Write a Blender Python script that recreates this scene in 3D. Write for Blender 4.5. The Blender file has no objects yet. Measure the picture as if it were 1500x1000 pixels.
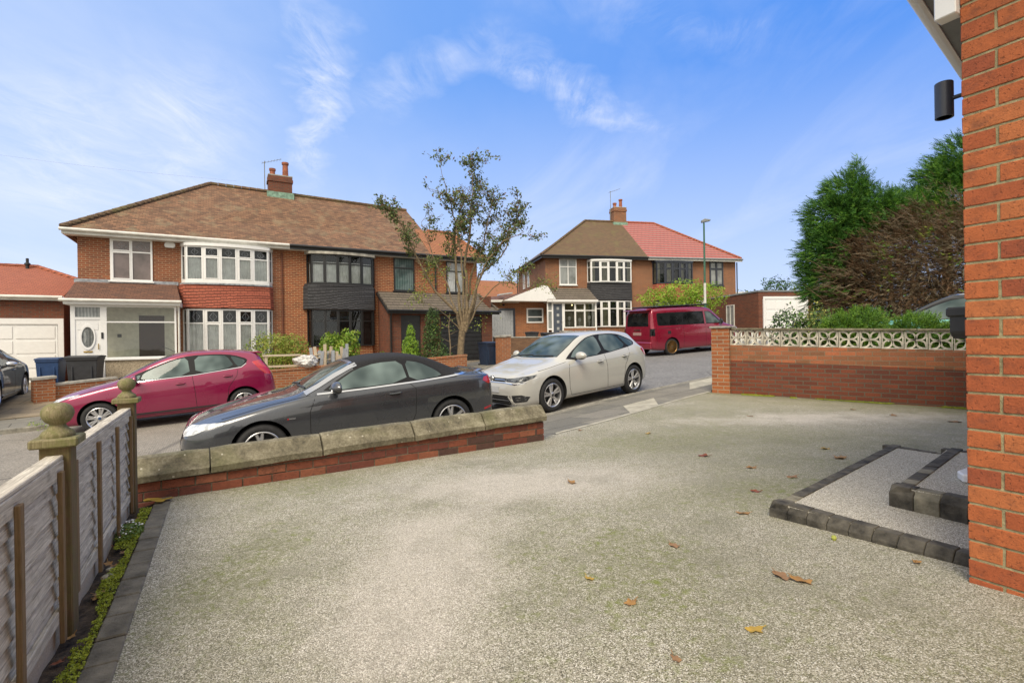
import bpy, bmesh, math, random
import numpy as np
from mathutils import Vector, Matrix, Euler, noise
from mathutils.bvhtree import BVHTree
R = math.radians
random.seed(7); rng = np.random.default_rng(11)
scene = bpy.context.scene
col = scene.collection
EZ = 1.2

# ------------------------------------------------------------------ materials
def newmat(name):
    m = bpy.data.materials.new(name); m.use_nodes = True
    nt = m.node_tree
    return m, nt, nt.nodes['Principled BSDF']
class G:
    def __init__(s, nt): s.nt = nt
    def n(s, typ, **kw):
        nd = s.nt.nodes.new(typ)
        for k, v in kw.items():
            if k.startswith('i_'):
                key = k[2:].replace('_', ' ')
                nd.inputs[key].default_value = v
            else: setattr(nd, k, v)
        return nd
    def l(s, a, b): s.nt.links.new(a, b)
    def coord(s, kind='UV'):
        if kind == 'World':
            return s.n('ShaderNodeNewGeometry').outputs['Position']
        return s.n('ShaderNodeTexCoord').outputs[kind]
    def mapping(s, vec, scale=(1, 1, 1), loc=(0, 0, 0), rot=(0, 0, 0)):
        m = s.n('ShaderNodeMapping'); m.inputs['Scale'].default_value = scale
        m.inputs['Location'].default_value = loc; m.inputs['Rotation'].default_value = rot
        s.l(vec, m.inputs['Vector']); return m.outputs[0]
    def noise(s, vec, scale=5, detail=4, rough=.6, dist=0):
        t = s.n('ShaderNodeTexNoise'); t.inputs['Scale'].default_value = scale
        t.inputs['Detail'].default_value = detail; t.inputs['Roughness'].default_value = rough
        t.inputs['Distortion'].default_value = dist
        s.l(vec, t.inputs['Vector']); return t.outputs['Fac']
    def ramp(s, fac, stops):
        r = s.n('ShaderNodeValToRGB'); e = r.color_ramp.elements
        while len(e) < len(stops): e.new(.5)
        for k, (p, c) in enumerate(stops):
            e[k].position = p
            e[k].color = (c, c, c, 1) if isinstance(c, (int, float)) else (*c, 1)
        s.l(fac, r.inputs[0]); return r.outputs[0]
    def mix(s, fac, a, b, mode='MIX'):
        m = s.n('ShaderNodeMix', data_type='RGBA', blend_type=mode)
        for v, k in ((fac, 0), (a, 6), (b, 7)):
            if hasattr(v, 'is_linked') or hasattr(v, 'links'): s.l(v, m.inputs[k])
            elif isinstance(v, (int, float)): m.inputs[k].default_value = v if k == 0 else (v, v, v, 1)
            else: m.inputs[k].default_value = (*v, 1)
        return m.outputs[2]
    def math(s, op, a, b=0, clamp=False):
        m = s.n('ShaderNodeMath', operation=op, use_clamp=clamp)
        for v, k in ((a, 0), (b, 1)):
            if hasattr(v, 'links'): s.l(v, m.inputs[k])
            else: m.inputs[k].default_value = v
        return m.outputs[0]
    def bump(s, h, strength=.3, dist=.01, normal=None):
        b = s.n('ShaderNodeBump'); b.inputs['Strength'].default_value = strength
        b.inputs['Distance'].default_value = dist
        s.l(h, b.inputs['Height'])
        if normal is not None: s.l(normal, b.inputs['Normal'])
        return b.outputs[0]
    def sep(s, v):
        x = s.n('ShaderNodeSeparateXYZ'); s.l(v, x.inputs[0]); return x.outputs

def plain(name, c, rough=.6, metal=0, coat=0, spec=.5, var=.12, nscale=6, bump=.0, bscale=60, emit=None, coord='Object'):
    m, nt, b = newmat(name); g = G(nt)
    v = g.coord(coord)
    f = g.noise(v, nscale, 5)
    dark = tuple(x * (1 - var * 1.6) for x in c); lite = tuple(min(1, x * (1 + var)) for x in c)
    cc = g.ramp(f, [(.3, dark), (.7, lite)])
    g.l(cc, b.inputs['Base Color'])
    b.inputs['Roughness'].default_value = rough; b.inputs['Metallic'].default_value = metal
    b.inputs['Coat Weight'].default_value = coat; b.inputs['Coat Roughness'].default_value = .04
    b.inputs['Specular IOR Level'].default_value = spec
    if bump:
        h = g.noise(v, bscale, 4); g.l(g.bump(h, bump, .01), b.inputs['Normal'])
    if emit:
        b.inputs['Emission Color'].default_value = (*emit[0], 1); b.inputs['Emission Strength'].default_value = emit[1]
    return m

def brick(name, c1, c2, mortar, bw=.225, bh=.075, ms=.006, var=.5, bump=.5, stain=.35, staincol=(.05, .04, .035), off=.5, rough=.85, mortarsmooth=.1, bias=0.0):
    m, nt, b = newmat(name); g = G(nt)
    uv = g.coord('UV')
    n0 = g.noise(uv, 14, 3)
    wob = g.n('ShaderNodeVectorMath', operation='SCALE'); 
    t = g.n('ShaderNodeTexBrick'); t.offset = off; t.squash = 1
    t.inputs['Scale'].default_value = 1; t.inputs['Brick Width'].default_value = bw
    t.inputs['Row Height'].default_value = bh; t.inputs['Mortar Size'].default_value = ms
    t.inputs['Mortar Smooth'].default_value = mortarsmooth; t.inputs['Bias'].default_value = bias
    t.inputs['Color1'].default_value = (*c1, 1); t.inputs['Color2'].default_value = (*c2, 1)
    t.inputs['Mortar'].default_value = (*mortar, 1)
    g.l(uv, t.inputs['Vector'])
    fine = g.noise(uv, 60, 4)
    c = g.mix(var, t.outputs['Color'], g.ramp(fine, [(.3, .25), (.7, .75)]), 'OVERLAY')
    big = g.noise(uv, 1.3, 5, .65)
    c = g.mix(g.math('MULTIPLY', g.ramp(big, [(.45, 0.), (.75, 1.)]), stain), c, staincol)
    g.l(c, b.inputs['Base Color']); b.inputs['Roughness'].default_value = rough
    inv = g.math('SUBTRACT', 1, t.outputs['Fac'])
    h = g.math('ADD', g.math('MULTIPLY', inv, 1.), g.math('MULTIPLY', fine, .35))
    g.l(g.bump(h, bump, .008), b.inputs['Normal'])
    return m

def tiles(name, c1, c2, c3, tw=.2, th=.115, bump=1.0, patch=None, stripe=None, rough=.85):
    """plain roof tiles: rows with a shadowed lower edge, each tile its own tone"""
    m, nt, b = newmat(name); g = G(nt)
    uv = g.coord('UV')
    t = g.n('ShaderNodeTexBrick'); t.offset = .5
    t.inputs['Scale'].default_value = 1; t.inputs['Brick Width'].default_value = tw
    t.inputs['Row Height'].default_value = th; t.inputs['Mortar Size'].default_value = .009
    t.inputs['Mortar Smooth'].default_value = .4
    t.inputs['Color1'].default_value = (*c1, 1); t.inputs['Color2'].default_value = (*c2, 1)
    t.inputs['Mortar'].default_value = tuple(x * .28 for x in c1) + (1,)
    g.l(uv, t.inputs['Vector'])
    big = g.noise(g.mapping(uv, (1, 1.6, 1)), .9, 6, .7)
    c = g.mix(g.ramp(big, [(.38, 0.), (.72, .45)]), t.outputs['Color'], c3)
    fine = g.noise(uv, 35, 3)
    c = g.mix(.6, c, g.ramp(fine, [(.3, .2), (.7, .8)]), 'OVERLAY')
    blk = g.noise(g.mapping(uv, (1, .5, 1)), 2.6, 5, .75)
    c = g.mix(g.ramp(blk, [(.54, 0.), (.74, .3)]), c, tuple(x * .35 for x in c1))
    lich = g.noise(uv, 6.5, 5, .8)
    c = g.mix(g.ramp(lich, [(.64, 0.), (.72, .4)]), c, (.38, .36, .26))
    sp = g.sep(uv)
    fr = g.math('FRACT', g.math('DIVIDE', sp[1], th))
    if stripe:
        s2 = g.math('FRACT', g.math('DIVIDE', sp[1], stripe[0]))
        c = g.mix(g.ramp(s2, [(0, .95), (.26, .9), (.36, 0.), (1., 0.)]), c, stripe[1])
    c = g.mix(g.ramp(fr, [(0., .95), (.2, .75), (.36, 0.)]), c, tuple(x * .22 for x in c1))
    if patch:
        pn = g.noise(g.coord('Object'), 1.6, 5, .7)
        c = g.mix(g.ramp(pn, [(.52, 0.), (.66, patch[0])]), c, patch[1])
    g.l(c, b.inputs['Base Color']); b.inputs['Roughness'].default_value = rough
    h = g.math('ADD', g.math('MULTIPLY', g.math('SUBTRACT', 1, fr), .9), g.math('MULTIPLY', t.outputs['Fac'], -.4))
    h = g.math('ADD', h, g.math('MULTIPLY', fine, .5))
    g.l(g.bump(h, bump, .015), b.inputs['Normal'])
    return m

def wood(name, c1, c2, green=0., rough=.85, ax='x'):
    m, nt, b = newmat(name); g = G(nt)
    uv = g.coord('Object')
    grain = g.noise(g.mapping(uv, {'x': (2, 40, 40), 'y': (40, 2, 40), 'z': (40, 40, 2)}[ax]), 3, 6, .65, .8)
    c = g.ramp(grain, [(.3, c1), (.7, c2)])
    kn = g.noise(uv, 9, 4)
    c = g.mix(g.ramp(kn, [(.55, 0.), (.75, .5)]), c, tuple(x * .45 for x in c1))
    if green:
        gn = g.noise(g.coord('World'), 19, 6, .8)
        c = g.mix(g.math('MULTIPLY', g.ramp(gn, [(.35, 0.), (.6, 1.)]), green), c, (.12, .13, .03))
    g.l(c, b.inputs['Base Color']); b.inputs['Roughness'].default_value = rough
    g.l(g.bump(grain, .5, .004), b.inputs['Normal'])
    return m

def leafmat(name, c1, c2, trans=.25, nscale=3.0):
    m, nt, b = newmat(name); g = G(nt)
    v = g.coord('World')
    f = g.noise(v, nscale, 3)
    f2 = g.noise(v, nscale * 14, 2)
    c = g.ramp(g.math('ADD', g.math('MULTIPLY', f, .55), g.math('MULTIPLY', f2, .45)), [(.36, c1), (.64, c2)])
    g.l(c, b.inputs['Base Color']); b.inputs['Roughness'].default_value = .55
    b.inputs['Specular IOR Level'].default_value = .35
    tr = g.n('ShaderNodeBsdfTranslucent'); g.l(c, tr.inputs['Color'])
    mx = g.n('ShaderNodeMixShader'); mx.inputs[0].default_value = trans
    out = nt.nodes['Material Output']
    g.l(b.outputs[0], mx.inputs[1]); g.l(tr.outputs[0], mx.inputs[2]); g.l(mx.outputs[0], out.inputs[0])
    return m

def carpaint(name, c, flake=.3, metal=.35, rough=.38, dirt=.1):
    m, nt, b = newmat(name); g = G(nt)
    v = g.coord('Object')
    f = g.noise(v, 900, 2); big = g.noise(v, 2.5, 5)
    cc = g.mix(flake, (*c,), g.ramp(f, [(.3, tuple(x * .6 for x in c)), (.7, tuple(min(1, x * 1.6) for x in c))]))
    z = g.sep(v)[2]
    low = g.ramp(z, [(.12, 1.), (.55, 0.)])
    cc = g.mix(g.math('MULTIPLY', g.math('ADD', g.math('MULTIPLY', low, .8), g.math('MULTIPLY', g.ramp(big, [(.45, 0.), (.7, 1.)]), .4)), dirt), cc, (.2, .18, .15))
    g.l(cc, b.inputs['Base Color'])
    b.inputs['Metallic'].default_value = metal
    g.l(g.ramp(big, [(.3, rough * .8), (.7, rough * 1.25)]), b.inputs['Roughness'])
    b.inputs['Coat Weight'].default_value = 1; b.inputs['Coat Roughness'].default_value = .015; b.inputs['Coat IOR'].default_value = 1.6
    return m

def glassmat(name, c=(.02, .03, .032), c2=(.06, .075, .08), rough=.04, nscale=3):
    m, nt, b = newmat(name); g = G(nt); b.inputs['IOR'].default_value = 1.4
    v = g.coord('Object')
    cc = g.ramp(g.noise(v, nscale, 2), [(.4, c), (.62, c2)])
    g.l(cc, b.inputs['Base Color']); b.inputs['Roughness'].default_value = rough
    b.inputs['Coat Weight'].default_value = 0.; b.inputs['Coat Roughness'].default_value = .01
    b.inputs['Specular IOR Level'].default_value = .4
    h = g.noise(v, 1.2, 1)
    g.l(g.bump(h, .03, .05), b.inputs['Normal'])
    return m

def curtain(name, c1, c2, per=.09, lead=False):
    """net curtain or blind seen behind a reflecting pane"""
    m, nt, b = newmat(name); g = G(nt)
    uv = g.coord('UV'); sp = g.sep(uv)
    w = g.n('ShaderNodeTexWave', wave_type='BANDS', bands_direction='X')
    w.inputs['Scale'].default_value = .32 / per; w.inputs['Distortion'].default_value = 2.5; w.inputs['Detail'].default_value = 2
    w.inputs['Detail Scale'].default_value = .6
    g.l(uv, w.inputs['Vector'])
    c = g.ramp(w.outputs['Fac'], [(.1, c1), (.9, c2)])
    f = g.noise(uv, 1.4, 3)
    c = g.mix(g.ramp(f, [(.42, 0.), (.66, .65)]), c, tuple(x * .35 for x in c1))
    g.l(c, b.inputs['Base Color']); b.inputs['Roughness'].default_value = .5
    b.inputs['Coat Weight'].default_value = 1; b.inputs['Coat Roughness'].default_value = .02
    return m

M = {}
M['brickA'] = brick('brick_orange', (.33, .085, .029), (.19, .045, .019), (.42, .27, .14), ms=.010, stain=.18)
M['brickOld'] = brick('brick_dark_red', (.21, .055, .024), (.13, .035, .018), (.12, .09, .06), ms=.009, stain=.45)
M['brickB'] = brick('brick_red', (.27, .082, .029), (.175, .05, .021), (.33, .23, .14), ms=.011, stain=.25)
M['brickGarden'] = brick('brick_garden', (.37, .12, .038), (.26, .08, .028), (.34, .26, .17), ms=.008, stain=.3)
M['brickBrown'] = brick('brick_brown', (.25, .14, .075), (.18, .095, .055), (.13, .1, .07), ms=.006, stain=.3)
M['tileBrown'] = tiles('roof_tiles_brown', (.32, .165, .088), (.12, .062, .036), (.16, .105, .06), patch=(.45, (.26, .22, .13)))
M['brickLeft'] = brick('brick_left_house', (.29, .08, .029), (.17, .046, .02), (.34, .22, .13), ms=.011, stain=.3)
M['tileMoss'] = tiles('roof_tiles_mossy', (.20, .12, .065), (.14, .085, .048), (.15, .12, .05), patch=(.5, (.16, .15, .05)))
M['tilePorch'] = tiles('porch_tiles', (.22, .1, .06), (.13, .065, .045), (.12, .07, .05))
M['tileOrange'] = tiles('roof_tiles_orange', (.42, .17, .075), (.34, .13, .06), (.30, .15, .07))
M['tileRed'] = tiles('roof_tiles_red', (.45, .14, .075), (.36, .11, .06), (.38, .13, .07))
M['tilePink'] = tiles('roof_tiles_striped', (.38, .10, .085), (.33, .085, .075), (.35, .10, .085), tw=.3, th=.34, stripe=(.34, (.74, .60, .52)))
M['tileGrey'] = tiles('concrete_tiles_grey', (.17, .14, .11), (.13, .105, .085), (.12, .11, .07), tw=.3, th=.3)
M['tileSlate'] = tiles('hung_tiles_black', (.055, .055, .06), (.035, .035, .04), (.05, .05, .055), bump=1)
M['tileHung'] = tiles('hung_tiles_red', (.42, .115, .065), (.33, .083, .05), (.34, .11, .065))
M['white'] = plain('white_upvc', (.80, .80, .79), .35, var=.03)
M['whiteOld'] = plain('aged_white_paint', (.68, .67, .62), .5, var=.12, nscale=4)
M['black'] = plain('black_paint', (.02, .021, .023), .4, var=.2)
M['navy'] = plain('anthracite_frame', (.032, .038, .055), .35, var=.1)
M['slateblue'] = plain('blue_grey_door', (.07, .085, .115), .4, var=.1)
M['lead'] = plain('lead_flashing', (.30, .32, .35), .5, var=.35, nscale=9)
M['concrete'] = plain('concrete', (.38, .36, .31), .9, var=.3, bump=.5)
M['pebble'] = plain('pebbledash', (.42, .35, .25), .95, var=.75, nscale=55, bump=1, bscale=60)
M['gold'] = plain('brass', (.55, .36, .1), .3, metal=1)
M['rubber'] = plain('tyre_rubber', (.022, .022, .023), .8, var=.25, nscale=14)
M['alloy'] = plain('alloy_wheel', (.62, .62, .63), .28, metal=.8, var=.08)
M['alloyDark'] = plain('alloy_dark_pocket', (.05, .05, .055), .5, metal=.3)
M['alloyGold'] = plain('gold_alloy', (.33, .19, .07), .35, metal=.85)
M['chrome'] = plain('chrome', (.75, .76, .78), .12, metal=1, var=.02)
M['plastic'] = plain('black_plastic', (.025, .026, .028), .5, var=.15)
M['gplastic'] = plain('gloss_black_plastic', (.012, .012, .014), .15, coat=1)
M['well'] = plain('wheel_well_dark', (.008, .008, .008), .95)
M['carglass'] = glassmat('car_glass', (.035, .055, .055), (.13, .165, .16), nscale=1.6)
M['paleglass'] = glassmat('pale_car_glass', (.045, .065, .065), (.16, .21, .20), nscale=1.6)
M['tint'] = glassmat('tinted_car_glass', (.006, .007, .008), (.015, .017, .018))
M['lampglass'] = glassmat('headlight_lens', (.42, .44, .46), (.75, .77, .8), nscale=14)
M['lampdark'] = glassmat('headlight_dark', (.03, .033, .036), (.15, .16, .17), nscale=11)
M['tail'] = plain('tail_light', (.45, .01, .02), .12, coat=1)
def clearglass():
    m, nt, b = newmat('window_glass'); g = G(nt); nt.nodes.remove(b)
    tr = g.n('ShaderNodeBsdfTransparent'); tr.inputs[0].default_value = (.92, .95, .94, 1)
    gl = g.n('ShaderNodeBsdfGlossy'); gl.inputs['Roughness'].default_value = .02; gl.inputs['Color'].default_value = (.9, .95, 1, 1)
    v = g.coord('Object'); g.l(g.bump(g.noise(v, 1.1, 1), .05, .05), gl.inputs['Normal'])
    fr = g.n('ShaderNodeFresnel'); fr.inputs['IOR'].default_value = 1.5
    mx = g.n('ShaderNodeMixShader'); g.l(g.math('ADD', fr.outputs[0], .01, clamp=True), mx.inputs[0]); g.l(tr.outputs[0], mx.inputs[1]); g.l(gl.outputs[0], mx.inputs[2])
    g.l(mx.outputs[0], nt.nodes['Material Output'].inputs[0]); return m
M['clear'] = clearglass()
M['netc'] = plain('net_curtain', (.86, .86, .84), .9, var=.12, nscale=4)
M['drape'] = plain('beige_drape', (.30, .28, .20), .9, var=.2, nscale=4)
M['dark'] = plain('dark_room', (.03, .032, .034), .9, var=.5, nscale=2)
M['cream'] = plain('cream_inner_wall', (.62, .60, .48), .9, var=.1)
M['panedark'] = glassmat('pane_dark', (.018, .022, .024), (.10, .12, .125), nscale=1.1)
M['panepale'] = curtain('pane_net_curtain', (.34, .36, .36), (.50, .52, .52))
M['panegrey'] = curtain('pane_grey_curtain', (.17, .19, .19), (.33, .35, .34))
M['paneteal'] = curtain('pane_teal_curtain', (.035, .075, .075), (.09, .15, .14), per=.12)
M['paneblind'] = curtain('pane_blind', (.10, .075, .07), (.22, .17, .16), per=.03)
M['paneroom'] = glassmat('pane_room', (.06, .07, .065), (.30, .31, .27), nscale=1.7)
M['binblack'] = plain('bin_black', (.035, .037, .043), .55, var=.2)
M['binblue'] = plain('bin_blue', (.02, .055, .15), .5, var=.15)
M['binnavy'] = plain('bin_navy', (.015, .03, .065), .5, var=.15)
M['green'] = plain('lamp_post_green', (.05, .14, .09), .5)
M['grey'] = plain('grey_metal', (.22, .24, .25), .5)
M['woodGrey'] = wood('weathered_boards', (.27, .235, .185), (.74, .68, .57), ax='y')
M['woodBrown'] = wood('brown_battens', (.15, .085, .04), (.28, .18, .10), green=.2, ax='z')
M['woodPost'] = wood('mossy_post', (.085, .05, .028), (.22, .135, .08), green=.5, ax='z')
M['woodCap'] = wood('mossy_cap', (.12, .09, .05), (.34, .29, .17), green=.75, ax='z')
M['woodPale'] = wood('pale_pallet', (.42, .33, .22), (.6, .52, .4))
M['woodGate'] = wood('grey_garage_boards', (.20, .22, .24), (.48, .51, .54), ax='z')
M['trim'] = plain('matt_black_trim', (.012, .012, .013), .55, spec=.2)
M['bark'] = plain('bark', (.20, .15, .09), .9, var=.35, nscale=12, bump=.8, bscale=30)
M['barkdark'] = plain('bark_dark', (.10, .075, .05), .9, var=.4, nscale=12, bump=.8, bscale=30)
M['twig'] = plain('dead_twigs', (.19, .13, .08), .95, var=.5, nscale=2.5, coord='Generated')

# ------------------------------------------------------------------ mesh builder
class MB:
    def __init__(s): s.jit = 0; s.v = []; s.f = []; s.mi = []; s.M = Matrix.Identity(4); s.cur = 0
    def add(s, vs, fs):
        o = len(s.v)
        if s.jit: vs = [(p[0] + random.uniform(-1, 1) * s.jit, p[1] + random.uniform(-1, 1) * s.jit, p[2] + random.uniform(-1, 1) * s.jit) for p in vs]
        s.v += [tuple(s.M @ Vector(p)) for p in vs]
        s.f += [tuple(o + i for i in f) for f in fs]; s.mi += [s.cur] * len(fs)
    def box(s, x0, x1, y0, y1, z0, z1, c=0):
        if c <= 0:
            s.add([(x0, y0, z0), (x1, y0, z0), (x1, y1, z0), (x0, y1, z0), (x0, y0, z1), (x1, y0, z1), (x1, y1, z1), (x0, y1, z1)],
                  [(0, 3, 2, 1), (4, 5, 6, 7), (0, 1, 5, 4), (1, 2, 6, 5), (2, 3, 7, 6), (3, 0, 4, 7)])
        else:   # chamfered box
            V = []; 
            for z, k in ((z0, c), (z0 + c, 0), (z1 - c, 0), (z1, c)):
                for (x, y) in ((x0 + c, y0 + k), (x1 - c, y0 + k), (x1 - k, y0 + c), (x1 - k, y1 - c), (x1 - c, y1 - k), (x0 + c, y1 - k), (x0 + k, y1 - c), (x0 + k, y0 + c)):
                    V.append((x, y, z))
            F = [tuple(reversed(range(8))), tuple(range(24, 32))]
            for r in range(3):
                for i in range(8):
                    j = (i + 1) % 8; F.append((r * 8 + i, r * 8 + j, r * 8 + 8 + j, r * 8 + 8 + i))
            s.add(V, F)
    def prism(s, poly, axis, a, b):
        """poly in the plane across axis ('x': (y,z); 'y': (x,z); 'z': (x,y))"""
        n = len(poly)
        def P(p, t):
            return {'x': (t, p[0], p[1]), 'y': (p[0], t, p[1]), 'z': (p[0], p[1], t)}[axis]
        s.add([P(p, a) for p in poly] + [P(p, b) for p in poly],
              [tuple(range(n))[::-1], tuple(range(n, 2 * n))] + [(i, (i + 1) % n, n + (i + 1) % n, n + i) for i in range(n)])
    def slab(s, pts, t):
        """closed polygon in space thickened down by t"""
        n = len(pts)
        s.add(list(pts) + [(p[0], p[1], p[2] - t) for p in pts],
              [tuple(range(n)), tuple(range(n, 2 * n))[::-1]] + [(i, n + i, n + (i + 1) % n, (i + 1) % n) for i in range(n)])
    def tube(s, path, r, n=8, cap=True):
        path = [Vector(p) for p in path]; N = len(path)
        rr = r if isinstance(r, (list, tuple)) else [r] * N
        V = []; up = None
        for i, p in enumerate(path):
            t = (path[min(i + 1, N - 1)] - path[max(i - 1, 0)]).normalized()
            if up is None:
                up = Vector((0, 0, 1)) if abs(t.z) < .9 else Vector((1, 0, 0))
            a = t.cross(up).normalized(); b = a.cross(t).normalized(); up = b
            for k in range(n):
                an = 2 * math.pi * k / n
                V.append(tuple(p + (a * math.cos(an) + b * math.sin(an)) * rr[i]))
        F = [(i * n + k, i * n + (k + 1) % n, (i + 1) * n + (k + 1) % n, (i + 1) * n + k) for i in range(N - 1) for k in range(n)]
        if cap: F += [tuple(range(n))[::-1], tuple(range((N - 1) * n, N * n))]
        s.add(V, F)
    def lathe(s, prof, n=24, axis='z', c=(0, 0, 0), a0=0, cap=True):
        """prof: list of (radius, height along axis)"""
        V = []
        for (r, h) in prof:
            for k in range(n):
                a = a0 + 2 * math.pi * k / n
                p = {'z': (r * math.cos(a), r * math.sin(a), h), 'y': (r * math.cos(a), h, r * math.sin(a)), 'x': (h, r * math.cos(a), r * math.sin(a))}[axis]
                V.append((p[0] + c[0], p[1] + c[1], p[2] + c[2]))
        F = [(i * n + k, i * n + (k + 1) % n, (i + 1) * n + (k + 1) % n, (i + 1) * n + k) for i in range(len(prof) - 1) for k in range(n)]
        if cap and prof[0][0] > 1e-4: F.append(tuple(range(n))[::-1])
        if cap and prof[-1][0] > 1e-4: F.append(tuple(range((len(prof) - 1) * n, len(prof) * n)))
        s.add(V, F)
    def grid(s, P):
        """P: 2-D list of points"""
        a, b = len(P), len(P[0])
        s.add([p for row in P for p in row], [(i * b + j, i * b + j + 1, (i + 1) * b + j + 1, (i + 1) * b + j) for i in range(a - 1) for j in range(b - 1)])
    def build(s, name, mat, parent=None, smooth=False, bevel=0, fixn=True, sharp=35):
        me = bpy.data.meshes.new(name); me.from_pydata(s.v, [], s.f)
        mats = mat if isinstance(mat, (list, tuple)) else [mat]
        for m in mats: me.materials.append(M[m] if isinstance(m, str) else m)
        if len(mats) > 1: me.polygons.foreach_set('material_index', s.mi)
        if fixn:
            bm = bmesh.new(); bm.from_mesh(me); bmesh.ops.recalc_face_normals(bm, faces=bm.faces); bm.to_mesh(me); bm.free()
        boxuv(me)
        if smooth:
            me.polygons.foreach_set('use_smooth', [True] * len(me.polygons))
            me.set_sharp_from_angle(angle=R(sharp))
        o = bpy.data.objects.new(name, me); col.objects.link(o)
        if parent is not None: o.parent = parent
        if bevel:
            b = o.modifiers.new('bevel', 'BEVEL'); b.width = bevel; b.segments = 1; b.limit_method = 'ANGLE'
        return o

def boxuv(me):
    n = len(me.loops)
    if not n: return
    uvl = me.uv_layers.new(name='UVMap')
    co = np.empty(len(me.vertices) * 3); me.vertices.foreach_get('co', co); co = co.reshape(-1, 3)
    vi = np.empty(n, dtype=np.int32); me.loops.foreach_get('vertex_index', vi)
    pn = np.empty(len(me.polygons) * 3); me.polygons.foreach_get('normal', pn); pn = pn.reshape(-1, 3)
    lt = np.empty(len(me.polygons), dtype=np.int32); me.polygons.foreach_get('loop_total', lt)
    ln = np.repeat(pn, lt, axis=0)
    t = np.stack([-ln[:, 1], ln[:, 0], np.zeros(n)], 1); L = np.linalg.norm(t, axis=1)
    flat = L < .12
    t[~flat] /= L[~flat][:, None]; t[flat] = (1, 0, 0)
    b = np.cross(ln, t); b[flat] = (0, 1, 0)
    p = co[vi]
    uv = np.stack([(p * t).sum(1), (p * b).sum(1)], 1)
    uvl.data.foreach_set('uv', uv.ravel())

def empty(name, loc=(0, 0, 0), rz=0):
    o = bpy.data.objects.new(name, None); col.objects.link(o); o.location = loc; o.rotation_euler = (0, 0, rz)
    o.empty_display_size = .2
    return o
def tag(o, label=None, cat=None, group=None, kind=None):
    if label: o['label'] = label
    if cat: o['category'] = cat
    if group: o['group'] = group
    if kind: o['kind'] = kind
    return o
def thing(name, label, cat, loc=(0, 0, 0), rz=0, group=None):
    return tag(empty(name, loc, rz), label, cat, group)
def struct(o): o['kind'] = 'structure'; return o
def copy_tree(o, parent=None):
    c = o.copy(); col.objects.link(c); c.parent = parent
    for ch in [x for x in bpy.data.objects if x.parent == o]: copy_tree(ch, c)
    return c

# ------------------------------------------------------------------ lie of the land
def clampf(v, a, b): return max(a, min(b, v))
def sm(t): t = clampf(t, 0, 1); return t * t * (3 - 2 * t)
def roadz(x, y):
    xx = clampf(x, -30, 18); yy = clampf(y, -20, 34)
    return -.60 + .038 * xx + .041 * yy
D60 = (math.sin(R(60)), math.cos(R(60)))
def SU(s, u): return (s * .8660 - u * .5, s * .5 + u * .8660)
def toSU(x, y): return (x * .866 + y * .5, -x * .5 + y * .866)
def drivez(x, y):
    s, u = toSU(x, y)
    A = sm((s + .6) / 3.2) * (1 - .85 * sm((s - 3.5) / 5)); B = clampf(1 - (u - .85) / 3.9, 0, 1.25)
    return .18 * A * B + .08 * sm((s - 4) / 4) * clampf(u / 6, 0, 1)

# ------------------------------------------------------------------ camera
cam = bpy.data.cameras.new('camera'); camo = bpy.data.objects.new('camera', cam); col.objects.link(camo)
cam.sensor_width = 36; cam.lens = 735 / 1500 * 36; cam.clip_end = 3000; cam.clip_start = .05
cam.shift_y = -3 / 1500
camo.matrix_world = Matrix.Translation((0, 0, EZ)) @ Matrix.Rotation(R(90), 4, 'X') @ Matrix.Rotation(R(-.9), 4, 'Z')
scene.camera = camo

# ------------------------------------------------------------------ sky and light
w = bpy.data.worlds.new('World'); scene.world = w; w.use_nodes = True
nt = w.node_tree; g = G(nt); bg = nt.nodes['Background']
SUN_EL, SUN_AZ = R(50), R(196)        # azimuth clockwise from +Y
sky = g.n('ShaderNodeTexSky', sky_type='NISHITA'); sky.sun_disc = False
sky.sun_elevation = SUN_EL; sky.sun_rotation = SUN_AZ; sky.air_density = 1.0; sky.dust_density = .6; sky.ozone_density = 2.2
tc = g.n('ShaderNodeTexCoord').outputs['Generated']
sp = g.sep(tc)
hs = g.n('ShaderNodeHueSaturation'); hs.inputs['Saturation'].default_value = 1.35; hs.inputs['Value'].default_value = 1.0; hs.inputs['Hue'].default_value = .515
g.l(sky.outputs[0], hs.inputs['Color'])
# project the direction on a flat cloud layer
zc = g.math('MAXIMUM', g.math('ADD', sp[2], .12), .05)
px_ = g.math('DIVIDE', sp[0], zc); py_ = g.math('DIVIDE', sp[1], zc)
cv = g.n('ShaderNodeCombineXYZ'); g.l(px_, cv.inputs[0]); g.l(py_, cv.inputs[1])
c1 = g.noise(g.mapping(cv.outputs[0], (1.0, .42, 1), (2.3, .4, 0), (0, 0, R(20))), 1.5, 9, .62, .9)
c2 = g.noise(g.mapping(cv.outputs[0], (.5, .5, 1), (5.1, 1.7, 0)), .9, 3, .5)
cl = g.math('MULTIPLY', g.ramp(c1, [(.47, 0.), (.80, 1.)]), g.ramp(c2, [(.36, 0.), (.62, 1.)]))
wisp = g.ramp(g.noise(g.mapping(cv.outputs[0], (1, .5, 1)), 5.5, 8, .72, .8), [(.34, 0.), (.72, 1.)])
wz = g.noise(cv.outputs[0], 3.2, 4, .6)
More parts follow.
